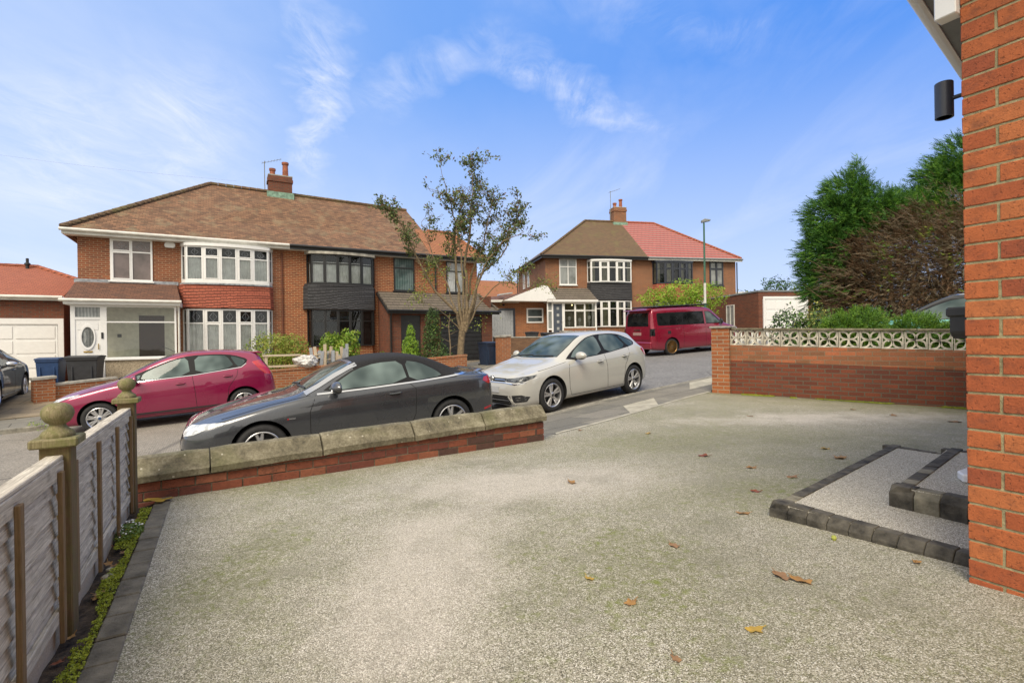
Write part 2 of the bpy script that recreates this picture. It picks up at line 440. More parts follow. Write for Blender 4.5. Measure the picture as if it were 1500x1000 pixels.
def streak(a_, b_, wd, amt):
    dx, dy = b_[0] - a_[0], b_[1] - a_[1]; L2 = dx * dx + dy * dy; L = math.sqrt(L2)
    X = g.math('SUBTRACT', px_, a_[0]); Y = g.math('SUBTRACT', py_, a_[1])
    t = g.math('DIVIDE', g.math('ADD', g.math('MULTIPLY', X, dx), g.math('MULTIPLY', Y, dy)), L2)
    q = g.math('DIVIDE', g.math('SUBTRACT', g.math('MULTIPLY', X, dy), g.math('MULTIPLY', Y, dx)), L)
    q = g.math('ADD', q, g.math('MULTIPLY', g.math('SUBTRACT', wz, .5), .42))
    across = g.ramp(g.math('DIVIDE', g.math('ABSOLUTE', q), wd), [(.0, 1.), (1., 0.)])
    along = g.ramp(g.math('ADD', g.math('MULTIPLY', t, .6), .2), [(.0, 0.), (.25, 1.), (.7, 1.), (1., 0.)])
    return g.math('MULTIPLY', g.math('MULTIPLY', across, along), g.math('MULTIPLY', wisp, amt))
stk = None
for a_, b_, wd, amt in (((-.50, 1.30), (-.80, 2.08), .09, .8), ((-.42, 1.62), (-.05, 1.36), .10, .42), ((.02, 1.45), (.50, 1.84), .11, .6), ((-.95, 1.5), (-1.45, 2.2), .3, .5), ((-1.3, 1.5), (-2.0, 2.3), .35, .45), ((.1, 1.2), (.7, 1.35), .12, .25)):
    k_ = streak(a_, b_, wd, amt); stk = k_ if stk is None else g.math('MAXIMUM', stk, k_)
leftw = g.ramp(sp[0], [(.0, .34), (.42, .06), (.6, 0.)])
soft = g.ramp(g.noise(g.mapping(cv.outputs[0], (.7, .3, 1)), 1.1, 6, .6), [(.35, .1), (.7, 1.)])
lw = g.ramp(g.math('ADD', g.math('MULTIPLY', sp[0], .5), .5), [(.12, 1.), (.40, .28), (.7, .05)])
haze = g.ramp(sp[2], [(.0, .92), (.16, .60), (.46, 0.)])
cf = g.math('ADD', g.math('MAXIMUM', g.math('MULTIPLY', cl, .35), stk), g.math('MULTIPLY', g.math('MULTIPLY', soft, lw), .50), clamp=True)
az = g.math('ADD', g.math('MULTIPLY', sp[0], .5), .5)
deep = g.mix(g.ramp(az, [(.15, 0.), (.75, 1.)]), (2.1, 4.1, 8.2), (.85, 2.75, 7.9))
k0 = g.mix(.82, hs.outputs[0], deep)
k0 = g.mix(haze, k0, (5.9, 6.8, 8.5))
skc = g.mix(cf, k0, (7.4, 7.7, 8.5))
# unseen cloud layer added overhead and behind the viewer as soft fill light
fill_deck = g.noise(g.mapping(cv.outputs[0], (.8, .8, 1)), 1.6, 5, .6)
back = g.math('MAXIMUM', g.ramp(g.math('ADD', g.math('MULTIPLY', sp[1], .5), .5), [(.30, 1.), (.50, 0.)]), g.ramp(sp[2], [(.66, 0.), (.86, 1.)]))
back = g.math('MULTIPLY', back, g.ramp(fill_deck, [(.25, .75), (.6, 1.)]))
skc = g.mix(back, skc, (9.4, 8.8, 7.7))
g.l(skc, bg.inputs['Color']); bg.inputs['Strength'].default_value = .13
sun = bpy.data.lights.new('sun', 'SUN'); suno = bpy.data.objects.new('sun', sun); col.objects.link(suno)
sun.energy = 3.5; sun.angle = R(30); sun.color = (1, .89, .72); sun.specular_factor = .12
d = Vector((math.sin(SUN_AZ) * math.cos(SUN_EL), math.cos(SUN_AZ) * math.cos(SUN_EL), math.sin(SUN_EL)))
suno.rotation_euler = d.to_track_quat('Z', 'Y').to_euler(); suno.location = (0, -10, 20)
scene.view_settings.view_transform = 'Standard'; scene.view_settings.look = 'None'; scene.view_settings.exposure = 0
scene.cycles.max_bounces = 6; scene.cycles.diffuse_bounces = 3; scene.cycles.glossy_bounces = 3; scene.cycles.transparent_max_bounces = 6

# ------------------------------------------------------------------ ground materials
def resin(light=False):
    m, nt, b = newmat('resin_gravel_shade_lift' if light else 'resin_gravel'); g = G(nt)
    v = g.coord('World')
    vo = g.n('ShaderNodeTexVoronoi'); vo.inputs['Scale'].default_value = 250; g.l(v, vo.inputs['Vector'])
    hs_ = g.sep(vo.outputs['Color'])
    peb = g.ramp(hs_[0], [(0., (.07, .062, .045)), (.25, (.25, .228, .175)), (.6, (.43, .40, .325)), (.85, (.62, .585, .495)), (1., (.92, .88, .80))])
    vo2 = g.n('ShaderNodeTexVoronoi'); vo2.inputs['Scale'].default_value = 105; g.l(v, vo2.inputs['Vector'])
    h2 = g.sep(vo2.outputs['Color'])
    peb = g.mix(.22, peb, g.ramp(h2[1], [(0., .28), (.5, .5), (1., .72)]), 'OVERLAY')
    edge = g.ramp(vo.outputs['Distance'], [(.0, 0.), (.55, 0.), (.95, .8)])
    peb = g.mix(edge, peb, (.10, .09, .07))
    # worn pale tracks and green film
    big = g.noise(v, .55, 5, .6, .3); med = g.noise(v, 2.3, 5, .65)
    s_ = g.sep(v)
    def spot(cx, cy, rx, ry, a=0):
        mp = g.mapping(v, (1 / rx, 1 / ry, 0), (-(cx * math.cos(a) - cy * math.sin(a)) / rx, -(cx * math.sin(a) + cy * math.cos(a)) / ry, 0), (0, 0, a))
        l = g.n('ShaderNodeVectorMath', operation='LENGTH'); g.l(mp, l.inputs[0])
        return g.ramp(g.math('ADD', l.outputs['Value'], g.math('MULTIPLY', g.math('SUBTRACT', med, .5), .9)), [(.35, 1.), (1.05, 0.)])
    pale = g.math('MAXIMUM', spot(.1, 4.0, 1.5, .75), g.math('MAXIMUM', spot(4.4, 6.9, 2.6, .6), spot(-.45, 2.6, .55, 1.4)))
    green = g.ramp(g.math('ADD', g.math('MULTIPLY', big, .6), g.math('MULTIPLY', med, .4)), [(.40, 0.), (.62, 1.)])
    g2 = g.math('MAXIMUM', g.math('MAXIMUM', spot(-1.45, 2.7, .45, 1.1), spot(.6, 2.4, .6, .9)), g.math('MAXIMUM', spot(1.6, 5.6, 1.5, 1.0), g.math('MAXIMUM', spot(-1.9, 4.3, 1.1, .7), spot(5.6, 8.5, 2.4, .7, -.8))))
    gg = g.math('MAXIMUM', g.math('MULTIPLY', green, .8), g.math('MULTIPLY', g2, .85))
    gg = g.math('MULTIPLY', gg, g.math('SUBTRACT', 1, g.math('MULTIPLY', pale, .85)))
    c = g.mix(g.math('MULTIPLY', pale, .36), peb, (.62, .56, .49))
    fine = g.noise(v, 28, 4, .7)
    gf = g.math('MULTIPLY', gg, g.ramp(fine, [(.36, .30), (.62, 1.)]))
    rot = g.mapping(v, (1, 1, 1), (0, 0, 0), (0, 0, R(40.3)))       # along the boundary wall
    rr = g.sep(rot); wd = g.math('SUBTRACT', 10.18, rr[1])
    foot = g.ramp(g.math('ADD', wd, g.math('MULTIPLY', g.math('SUBTRACT', med, .5), .5)), [(.0, .0), (.02, .95), (.22, .75), (.55, 0.)])
    foot = g.math('MULTIPLY', foot, g.math('GREATER_THAN', wd, -.2))
    olive = g.ramp(s_[0], [(.0, 0.), (1., 0.)])
    gf = g.math('MAXIMUM', gf, g.math('MULTIPLY', foot, .9))
    c = g.mix(gf, c, g.mix(.78, c, (.125, .135, .035), 'MIX'))
    right = g.math('MULTIPLY', g.ramp(g.math('MULTIPLY', g.math('ADD', s_[0], 1.), .2), [(.30, 0.), (.52, 1.)]), g.math('SUBTRACT', 1, pale))
    c = g.mix(g.math('MULTIPLY', right, .42), c, g.mix(.6, c, (.16, .155, .085), 'MIX'))
    tuft = g.noise(v, 14, 5, .8)
    c = g.mix(g.math('MULTIPLY', g.math('MULTIPLY', g.ramp(tuft, [(.54, 0.), (.66, .85)]), gg), .9), c, (.17, .21, .03))
    dk = g.ramp(g.noise(v, 1.4, 6, .7), [(.50, 0.), (.70, .5)])
    c = g.mix(dk, c, (.17, .165, .12))
    if light: c = g.mix(.18, peb, (.66, .62, .53))  # lighter copy for the step treads, offsets the house's shadow in the colour
    g.l(c, b.inputs['Base Color']); b.inputs['Roughness'].default_value = .9
    h = g.math('SUBTRACT', 1, vo.outputs['Distance'])
    g.l(g.bump(h, .7, .004), b.inputs['Normal'])
    return m
M['resin'] = resin(); M['resinShadeLift'] = resin(True)
def asphalt(name, concrete=True):
    m, nt, b = newmat(name); g = G(nt)
    v = g.coord('World'); s_ = g.sep(v)
    sp = g.n('ShaderNodeTexVoronoi'); sp.inputs['Scale'].default_value = 70; g.l(v, sp.inputs['Vector'])
    hc = g.sep(sp.outputs['Color'])
    med = g.noise(v, 1.3, 6, .7); fine = g.noise(v, 40, 4, .7)
    asp = g.ramp(hc[0], [(0., (.10, .10, .105)), (.6, (.175, .172, .17)), (1., (.33, .32, .30))])
    asp = g.mix(.5, asp, g.ramp(med, [(.3, .35), (.7, .62)]), 'OVERLAY')
    con = g.ramp(g.math('ADD', g.math('MULTIPLY', fine, .5), g.math('MULTIPLY', hc[1], .5)), [(.25, (.15, .135, .11)), (.7, (.33, .30, .255))])
    con = g.mix(.5, con, g.ramp(med, [(.3, .35), (.7, .62)]), 'OVERLAY')
    # brushed ridges across the street, joints between the bays
    rot = g.mapping(v, (1, 1, 1), (0, 0, 0), (0, 0, R(-30)))
    rs = g.sep(rot)
    ridge = g.math('SINE', g.math('MULTIPLY', g.math('ADD', rs[0], g.math('MULTIPLY', med, .05)), 190.))
    joint = g.math('LESS_THAN', g.math('FRACT', g.math('DIVIDE', g.math('ADD', rs[0], 50.7), 4.6)), .008)
    joint2 = g.math('LESS_THAN', g.math('ABSOLUTE', g.math('SUBTRACT', rs[1], 9.35)), .022)
    con = g.mix(g.math('MULTIPLY', g.math('MAXIMUM', joint, joint2), .8), con, (.03, .028, .025))
    con = g.mix(g.ramp(ridge, [(.0, .25), (.6, 0.)]), con, (.12, .11, .095))
    # mask: left far lane and everything past the bend is asphalt
    e1 = g.math('MULTIPLY', g.math('LESS_THAN', rs[0], -3.9), g.math('GREATER_THAN', rs[1], 9.35))
    e2 = g.math('GREATER_THAN', rs[0], 7.2)
    msk = g.math('MAXIMUM', e1, e2, clamp=True)
    c = g.mix(msk, con, asp)
    crack = g.n('ShaderNodeTexVoronoi', feature='DISTANCE_TO_EDGE'); crack.inputs['Scale'].default_value = .35
    g.l(g.mapping(v, (1, 1, 1)), crack.inputs['Vector'])
    c = g.mix(g.ramp(crack.outputs['Distance'], [(.0, .5), (.006, 0.)]), c, (.04, .038, .035))
    g.l(c, b.inputs['Base Color']); b.inputs['Roughness'].default_value = .85
    h = g.math('ADD', g.math('MULTIPLY', hc[0], .5), g.math('MULTIPLY', ridge, .2))
    g.l(g.bump(h, .5, .006), b.inputs['Normal'])
    return m
M['road'] = asphalt('road_surface')
def slabs():
    m, nt, b = newmat('paving_slabs'); g = G(nt)
    v = g.coord('World')
    r = g.mapping(v, (1, 1, 1), (0, 0, 0), (0, 0, R(-40)))
    t = g.n('ShaderNodeTexBrick'); t.inputs['Scale'].default_value = 1; t.inputs['Brick Width'].default_value = .9
    t.inputs['Row Height'].default_value = .62; t.inputs['Mortar Size'].default_value = .009; t.offset = .5
    t.inputs['Color1'].default_value = (.135, .13, .112, 1); t.inputs['Color2'].default_value = (.205, .19, .16, 1); t.inputs['Mortar'].default_value = (.04, .04, .028, 1)
    g.l(r, t.inputs['Vector'])
    f = g.noise(v, 60, 5, .8); f1 = g.noise(v, 2, 5, .7)
    c = g.mix(.7, t.outputs['Color'], g.ramp(f, [(.3, .2), (.7, .8)]), 'OVERLAY')
    c = g.mix(g.ramp(f1, [(.5, 0.), (.7, .45)]), c, (.30, .28, .22))
    g.l(c, b.inputs['Base Color']); b.inputs['Roughness'].default_value = .9
    g.l(g.bump(g.math('SUBTRACT', f, t.outputs['Fac']), .5, .006), b.inputs['Normal'])
    return m
M['slabs'] = slabs()
M['kerb'] = plain('kerb_stone', (.25, .235, .195), .9, var=.35, nscale=7, bump=.4, coord='Object')
M['paleslab'] = plain('pale_concrete_slab', (.40, .375, .30), .92, var=.22, nscale=5, bump=.4)
M['pavers'] = brick('drive_pavers', (.30, .24, .16), (.22, .18, .13), (.09, .08, .06), bw=.6, bh=.45, ms=.01, stain=.3)
M['block'] = plain('dark_kerb_block', (.095, .085, .066), .85, var=.55, nscale=9, bump=.7, bscale=70)
M['block2'] = plain('buff_kerb_block', (.22, .20, .145), .85, var=.4, nscale=9, bump=.7, bscale=70)
M['edging'] = plain('edging_block', (.19, .17, .13), .88, var=.4, nscale=7, bump=.7, bscale=80)
M['soil'] = plain('soil', (.07, .05, .035), .98, var=.6, nscale=25, bump=1, bscale=60)
M['grass'] = plain('rough_grass', (.09, .12, .035), .95, var=.4, nscale=4)
M['moss'] = leafmat('moss', (.17, .22, .012), (.46, .52, .05), .1, 9)
def copingmat():
    m, nt, b = newmat('stone_coping'); g = G(nt)
    v = g.coord('World')
    a = g.noise(v, 5, 6, .7); f = g.noise(v, 45, 5, .75)
    c = g.ramp(g.math('ADD', g.math('MULTIPLY', a, .6), g.math('MULTIPLY', f, .4)), [(.36, (.065, .057, .038)), (.5, (.165, .145, .095)), (.66, (.33, .30, .21))])
    gr = g.ramp(g.noise(v, 2.2, 4, .6), [(.5, 0.), (.72, .45)])
    c = g.mix(gr, c, (.13, .14, .045))
    vo = g.n('ShaderNodeTexVoronoi'); vo.inputs['Scale'].default_value = 9; g.l(v, vo.inputs['Vector'])
    c = g.mix(g.ramp(vo.outputs['Distance'], [(.0, .8), (.06, .8), (.09, 0.)]), c, (.5, .47, .38))
    g.l(c, b.inputs['Base Color']); b.inputs['Roughness'].default_value = .93
    g.l(g.bump(g.math('ADD', f, a), .6, .008), b.inputs['Normal'])
    return m
M['coping'] = copingmat()

# ------------------------------------------------------------------ ground, road, pavements
mb = MB()
xs = [-900, -400, -150, -60] + list(range(-40, 41, 4)) + [60, 150, 400, 900]
ys = [-200, -60] + list(range(-20, 61, 4)) + [90, 200, 500, 1400]
mb.grid([[(x, y, roadz(x, y) - .16) for y in ys] for x in xs])
struct(mb.build('ground', 'grass', smooth=True))

NEAR = [SU(-25, 6.9), SU(-10, 6.9), SU(-3, 6.9), SU(0, 6.9), (-.5, 7.68), (.55, 8.86), (1.9, 10.13), (3.3, 11.3), (5.1, 12.72), (7, 14.1), (9, 15.2), (12, 16.4), (16, 17.6), (26, 19.8), (45, 24)]
FAR = [SU(-25, 14.1), SU(-10, 14.1), SU(-3, 14.1), SU(1, 14.1), (-5.0, 13.35), (-3.0, 15.3), (-1.4, 17.2), (-.2, 19.6), (.9, 21.9), (2.5, 23.2), (5.5, 24.2), (9, 25.0), (16, 26.6), (26, 28.9), (45, 33.2)]
def resample(P, step=.5):
    out = []
    for a, b in zip(P[:-1], P[1:]):
        L = math.hypot(b[0] - a[0], b[1] - a[1]); n = max(1, int(L / step))
        for k in range(n): out.append((a[0] + (b[0] - a[0]) * k / n, a[1] + (b[1] - a[1]) * k / n))
    out.append(P[-1]); return out
def samplen(P, n):
    L = [0]
    for a, b in zip(P[:-1], P[1:]): L.append(L[-1] + math.hypot(b[0] - a[0], b[1] - a[1]))
    out = []
    for k in range(n):
        t = L[-1] * k / (n - 1); i = 0
        while i < len(L) - 2 and L[i + 1] < t: i += 1
        f = (t - L[i]) / (L[i + 1] - L[i]); out.append((P[i][0] + (P[i + 1][0] - P[i][0]) * f, P[i][1] + (P[i + 1][1] - P[i][1]) * f))
    return out
# road sheet between the kerbs (built wide under the kerbs)
a = samplen(NEAR, 90); b = samplen(FAR, 90)
mb = MB()
rows = []
for p, q in zip(a, b):
    dx, dy = q[0] - p[0], q[1] - p[1]
    rows.append([(p[0] + dx * t, p[1] + dy * t, roadz(p[0] + dx * t, p[1] + dy * t)) for t in np.linspace(-.02, 1.02, 17)])
mb.grid(rows)
struct(mb.build('road', 'road', smooth=True))

def offset(P, d):
    out = []
    for i, p in enumerate(P):
        a_ = P[max(i - 1, 0)]; b_ = P[min(i + 1, len(P) - 1)]
        tx, ty = b_[0] - a_[0], b_[1] - a_[1]; L = math.hypot(tx, ty)
        out.append((p[0] - ty / L * d, p[1] + tx / L * d))
    return out
def kerb(P, side, name):
    """kerb stones 0.9 m long, with a real step down to the road; side=+1: the road lies to the left of travel"""
    mb = MB(); Q = resample(P, .9)
    O = offset(Q, -side * .13)
    for i in range(len(Q) - 1):
        if Q[i][0] < -22 or Q[i][0] > 30: continue
        a0, a1, b1, b0 = Q[i], Q[i + 1], O[i + 1], O[i]
        g_ = .012
        def L(p, q): return (p[0] + (q[0] - p[0]) * g_, p[1] + (q[1] - p[1]) * g_)
        a0_, a1_, b1_, b0_ = L(a0, a1), L(a1, a0), L(b1, b0), L(b0, b1)
        top = [(p[0], p[1], roadz(*p) + .095) for p in (a0_, a1_, b1_, b0_)]
        mb.slab(top, .25)
    return struct(mb.build(name, 'kerb', bevel=.015))
kerb(NEAR, 1, 'near_kerb'); kerb(FAR, -1, 'far_kerb')

# near pavement: from the wall / driveway border to the kerb
BORD = [SU(-25, 4.9), SU(-10, 4.9), SU(-3, 4.9), SU(0, 4.9), SU(3.3, 5.02), SU(3.6, 5.20), (1.9, 7.8), (3.0, 9.0), (3.98, 10.09), (5.2, 11.2), (7.6, 12.6), (10, 13.6), (13, 14.6), (17, 15.7), (27, 17.9), (46, 22)]
def bz(x, y):
    s, u = toSU(x, y)
    return drivez(x, y) + .0 if s < 8.6 else max(drivez(x, y), roadz(x, y) + .12)
a = samplen(BORD[3:9], 24); K = offset(NEAR, -.125)
b = samplen(K[3:9], 24)
mb = MB(); rows = []
for p, q in zip(a, b):
    z0 = bz(*p) - .004; z1 = roadz(*q) + .09
    rows.append([(p[0] + (q[0] - p[0]) * t, p[1] + (q[1] - p[1]) * t, z0 + (z1 - z0) * t) for t in (0, .25, .5, .75, 1)])
mb.grid(rows)
a = samplen(BORD[:4], 20); b = samplen(K[:4], 20); rows = []
for p, q in zip(a, b):
    z1 = roadz(*q) + .09; z0 = -.05 if p[0] > -4 else z1 + .03
    rows.append([(p[0] + (q[0] - p[0]) * t, p[1] + (q[1] - p[1]) * t, z0 + (z1 - z0) * t) for t in (0, .5, 1)])
mb.grid(rows)
a = samplen(BORD[8:], 40); b = samplen(K[8:], 40); rows = []
for p, q in zip(a, b):
    z1 = roadz(*q) + .09; rows.append([(p[0] + (q[0] - p[0]) * t, p[1] + (q[1] - p[1]) * t, z1 + .02 * (1 - t)) for t in (0, .5, 1)])
mb.grid(rows)
struct(mb.build('near_pavement', 'slabs', smooth=True))
# two pale replacement slabs and the pale border course along the driveway
mb = MB()
def lerp2(p, q, t): return (p[0] + (q[0] - p[0]) * t, p[1] + (q[1] - p[1]) * t)
A2 = samplen(BORD[3:9], 24); B2 = samplen(K[3:9], 24)
def pav(i, t, dz=.004):
    i0 = int(i); f = i - i0; i1 = min(i0 + 1, 23)
    p = lerp2(A2[i0], A2[i1], f); q = lerp2(B2[i0], B2[i1], f)
    z0 = (bz(*A2[i0]) * (1 - f) + bz(*A2[i1]) * f) - .004; z1 = (roadz(*B2[i0]) * (1 - f) + roadz(*B2[i1]) * f) + .09
    x, y = lerp2(p, q, t); return (x, y, z0 + (z1 - z0) * t + dz)
for (i0, i1, t0, t1) in ((14.6, 17.0, .05, .46), (20.3, 23, .45, .95)):
    n = 6
    mb.grid([[pav(i0 + (i1 - i0) * k / n, t0 + (t1 - t0) * j / 3) for j in range(4)] for k in range(n + 1)])
mb.grid([[pav(i, t, .009) for t in (.0, .02, .055)] for i in np.linspace(9.6, 23, 50)])
struct(mb.build('pale_paving', 'paleslab'))

# far pavement and the gardens behind it
F2 = offset(FAR, .125); BACK = offset(FAR, 1.75)
a = samplen(F2, 90); b = samplen(BACK, 90); mb = MB(); rows = []
for p, q in zip(a, b):
    z = roadz(*p) + .095
    rows.append([(p[0] + (q[0] - p[0]) * t, p[1] + (q[1] - p[1]) * t, z + .04 * t) for t in (0, .5, 1)])
mb.grid(rows); struct(mb.build('far_pavement', 'slabs', smooth=True))
def plot(name, poly_rows, mat):
    mb = MB(); mb.grid(poly_rows); return struct(mb.build(name, mat, smooth=True))
a = samplen(BACK, 90); b = [(p[0] - 12, p[1] + 16) for p in samplen(offset(FAR, 4), 90)]
def gz(x, y):   # raised gardens of the far side
    s, u = toSU(x, y)
    z = roadz(x, y) + .13
    A_ = -.06 + .30 * sm((s - 3) / 6) 
    tA = sm((u - 15.9) / 3.5) * (1 - sm((s - 10.5) / 3))
    z = z * (1 - tA) + A_ * tA
    tB = sm((y - 24.0) / 6) * sm((x - 1.0) / 2)
    return z * (1 - tB) + 1.22 * tB
rows = []
for p, q in zip(a, b):
    rows.append([(p[0] + (q[0] - p[0]) * t, p[1] + (q[1] - p[1]) * t, gz(p[0] + (q[0] - p[0]) * t, p[1] + (q[1] - p[1]) * t)) for t in np.linspace(0, 1, 34)])
    f0 = rows[-1][0]; rows[-1].insert(0, (f0[0], f0[1], f0[2] - .3))
plot('front_gardens', rows, 'pavers')

# our own driveway of resin bound gravel
mb = MB(); rows = []
def bordu(s):
    return 5.02 if s < 3.3 else 5.13 + (s - 3.39) * .3176
for s in np.linspace(-.36, 11.5, 96):
    rows.append([(lambda x, y: (x, y, drivez(x, y)))(*SU(s, u)) for u in np.linspace(-4, bordu(s), 60)])
mb.grid(rows); struct(mb.build('driveway', 'resin', smooth=True))
# soil bed with a course of edging blocks
mb = MB(); rows = []
for u in np.linspace(-4, 4.72, 60):
    rows.append([(*SU(s, u), -.012 + .03 * noise.noise(Vector((s * 7, u * 5, 0)))) for s in np.linspace(-.98, -.455, 9)])
mb.grid(rows); struct(mb.build('soil_bed', 'soil', smooth=True))
mb = MB(); u = -1.0; k = 0
mb.M = Matrix.Rotation(R(30), 4, 'Z')
while u < 4.70:
    z = drivez(*SU(-.4, u + .1)) + .012 + random.uniform(-.003, .003)
    mb.box(-.463 + random.uniform(-.004, .004), -.358, u + .004, u + .196, z - .08, z, .006); u += .2
struct(mb.build('edging_blocks', 'edging'))

# ------------------------------------------------------------------ bricks as solids (near walls)
def brickcol(name, c, dark=.35, speck=True):
    m, nt, b = newmat(name); g = G(nt)
    v = g.coord('Object')
    f = g.noise(v, 18, 5, .7); fi = g.noise(v, 140, 4, .75)
    cc = g.ramp(g.math('ADD', g.math('MULTIPLY', f, .6), g.math('MULTIPLY', fi, .4)), [(.35, tuple(x * .72 for x in c)), (.62, tuple(x * 1.12 for x in c))])
    blot = g.noise(g.mapping(v, (1, 1, 1.6)), 9, 6, .75)
    cc = g.mix(g.ramp(blot, [(.52, 0.), (.68, dark + .12)]), cc, (.06, .03, .025))
    pit = g.noise(v, 75, 3, .6); cc = g.mix(g.ramp(pit, [(.6, 0.), (.74, .35)]), cc, (.08, .035, .025))
    wh = g.noise(v, 30, 5, .8)
    cc = g.mix(g.ramp(wh, [(.68, 0.), (.78, .5)]), cc, (.45, .32, .25))
    g.l(cc, b.inputs['Base Color']); b.inputs['Roughness'].default_value = .8
    g.l(g.bump(g.math('SUBTRACT', g.math('ADD', g.math('MULTIPLY', f, .8), fi), g.ramp(pit, [(.6, 0.), (.68, 1.)])), .8, .004), b.inputs['Normal'])
    return m
for k, c in enumerate([(.43, .118, .036), (.37, .092, .030), (.47, .147, .047), (.32, .077, .030)]): M['nb%d' % k] = brickcol('near_brick_%d' % k, c)
for k, c in enumerate([(.24, .07, .036), (.17, .05, .032), (.29, .10, .052), (.10, .048, .035)]): M['gb%d' % k] = brickcol('garden_brick_%d' % k, c, .6)
M['mortar'] = plain('mortar', (.34, .30, .17), .95, var=.25, nscale=30, bump=.6, bscale=120)
M['mortarDark'] = plain('mortar_dark', (.16, .135, .095), .95, var=.3, nscale=30, bump=.6, bscale=120)
def brickrun(mb, x0, x1, yf, z0, rows, ztop=None, depth=.1, L=.215, H=.065, gap=.01, start=0, jit=.0025, first=None):
    """running bond of solid bricks facing -y at y=yf (local), 4 brick tones"""
    for r in range(rows):
        z = z0 + r * (H + gap)
        x = x0
        half = (r + start) % 2
        fl = first[half] if first else (L if half == 0 else L / 2 - .005)
        while x < x1 - .02:
            l = fl if x == x0 else L
            xe = min(x + l, x1)
            zt = z + H
            if ztop is not None:
                lim = ztop((x + xe) / 2)
                if z > lim - .01: x = xe + gap; continue
                zt = min(zt, lim)
            mb.cur = random.choice([0, 0, 1, 1, 2, 3])
            j = random.uniform(-jit, jit)
            mb.box(x, xe, yf + j, yf + depth, z, zt, .0022)
            x = xe + gap
    mb.cur = 0

# ------------------------------------------------------------------ low front wall with stone coping
fw = thing('low_brick_wall', 'low red brick front wall with thick weathered stone coping, beside the driveway', 'wall', (-2.87, 3.84, 0), R(33.2))
def ct(x): return .148 + .0235 * x
mb = MB(); brickrun(mb, -.42, 3.86, 0, -.075, 5, ztop=ct, start=1, jit=.004)
mb.M = Matrix.Translation((3.86, 0, 0)) @ Matrix.Rotation(R(90), 4, 'Z')
brickrun(mb, 0, .24, 0.0, -.075, 5, ztop=lambda x: ct(3.86), start=0)
mb.M = Matrix.Translation((3.86, .24, 0)) @ Matrix.Rotation(R(180), 4, 'Z')
brickrun(mb, 0.0, 4.28, 0, -.45, 10, ztop=lambda x: ct(3.86 - x), start=0)
mb.build('brickwork', ['gb0', 'gb1', 'gb2', 'gb3'], fw)
mb = MB(); mb.prism([(-.42, -.5), (3.852, -.5), (3.852, ct(3.85)), (-.42, ct(-.42))], 'y', .006, .234); mb.build('mortar_joints', 'mortarDark', fw)
js = [-.42, .467, 1.345, 2.23, 3.05, 3.89]
for a0, a1 in zip(js[:-1], js[1:]):
    mb = MB(); pr = [(-.035, 0), (-.04, .05), (-.02, .07), (.065, .165), (.10, .178), (.15, .178), (.185, .165), (.27, .06), (.275, 0)]
    n = 6; rowsP = []
    for k in range(n + 1):
        x = a0 + .007 + (a1 - a0 - .014) * k / n; e = .006 if k in (0, n) else 0
        rowsP.append([(x + (random.uniform(-.003, .003)), y + (e if y < .12 else -e) + random.uniform(-.002, .002), ct(x) + z - e + random.uniform(-.003, .003)) for y, z in pr])
    N = len(pr)
    V = [p for r in rowsP for p in r]
    Fc = [(i * N + j, i * N + (j + 1) % N, (i + 1) * N + (j + 1) % N, (i + 1) * N + j) for i in range(n) for j in range(N)] + [tuple(range(N)), tuple(range(n * N, n * N + N))]
    mb.add(V, Fc); mb.build('coping_stone', 'coping', fw, smooth=True, sharp=25)

# ------------------------------------------------------------------ timber fence
def fence_post(u, label, z0=0.):
    t = thing('fence_post', label, 'fence post', (*SU(-.605, u), z0), R(30), 'timber fence posts with ball finials')
    mb = MB(); mb.box(-.05, .05, -.05, .05, -.1, .79, .005); mb.build('post', 'woodPost', t)
    mb = MB(); mb.box(-.078, .078, -.078, .078, .785, .822, .006); mb.build('cap', 'woodCap', t)
    mb = MB(); mb.lathe([(.055, .82), (.058, .832), (.05, .846), (.036, .856), (.028, .868), (.027, .875), (.04, .884), (.05, .90), (.055, .917), (.053, .935), (.043, .951), (.026, .962), (0, .966)], 28)
    mb.build('ball_finial', 'woodCap', t, smooth=True, sharp=60)
    return t
fence_post(2.79, 'nearer square fence post with mossy round ball finial, at the left edge of the driveway')
fence_post(4.55, 'farther fence post with ball finial, standing at the end of the low brick wall')
def fence_panel(u0, u1, bats, label):
    t = thing('fence_panel', label, 'fence panel', (*SU(-.605, u0), 0), R(30), 'weathered overlap fence panels')
    L = u1 - u0
    mb = MB(); n = 7; h = (.70 - .12) / n
    for i in range(n):       # overlapping boards with a wavy lower edge, leaning out
        zt = .12 + h * (i + 1) + .02; zb = .12 + h * i - .012
        ph = random.random() * 6
        P = []; m = 22
        for k in range(m + 1):
            y = .01 + (L - .02) * k / m
            zw = zb + .003 * math.sin(y * 4 + ph)
            P.append([(-.004, y, zt), (.018, y, zw), (.008, y, zw - .002), (-.012, y, zt)])
        mb.grid([r + [r[0]] for r in P])
    mb.build('board', 'woodGrey', t)
    mb = MB(); mb.box(-.028, .028, 0, L, .735, .752, .003); mb.box(.012, .03, .005, L - .005, .665, .735, .003); mb.box(.012, .03, .005, L - .005, .10, .15, .003)
    mb.build('rail', 'woodGrey', t)
    for b_ in bats:
        mb = MB(); mb.box(.03, .046, b_ - .019, b_ + .019, .02 if b_ > .1 else .12, .70, .002); mb.build('batten', 'woodBrown', t)
    mb = MB(); mb.box(-.012, .012, 0, L, -.03, .105, .002); mb.build('gravel_board', 'woodPale', t)
    return t
fence_panel(2.845, 4.50, [.03, .52, 1.05, 1.58], 'weathered grey overlap fence panel between the two ball-topped posts')
fence_panel(.95, 2.735, [.03, .62, 1.22, 1.70], 'nearest weathered grey fence panel, at the left edge of the photo')

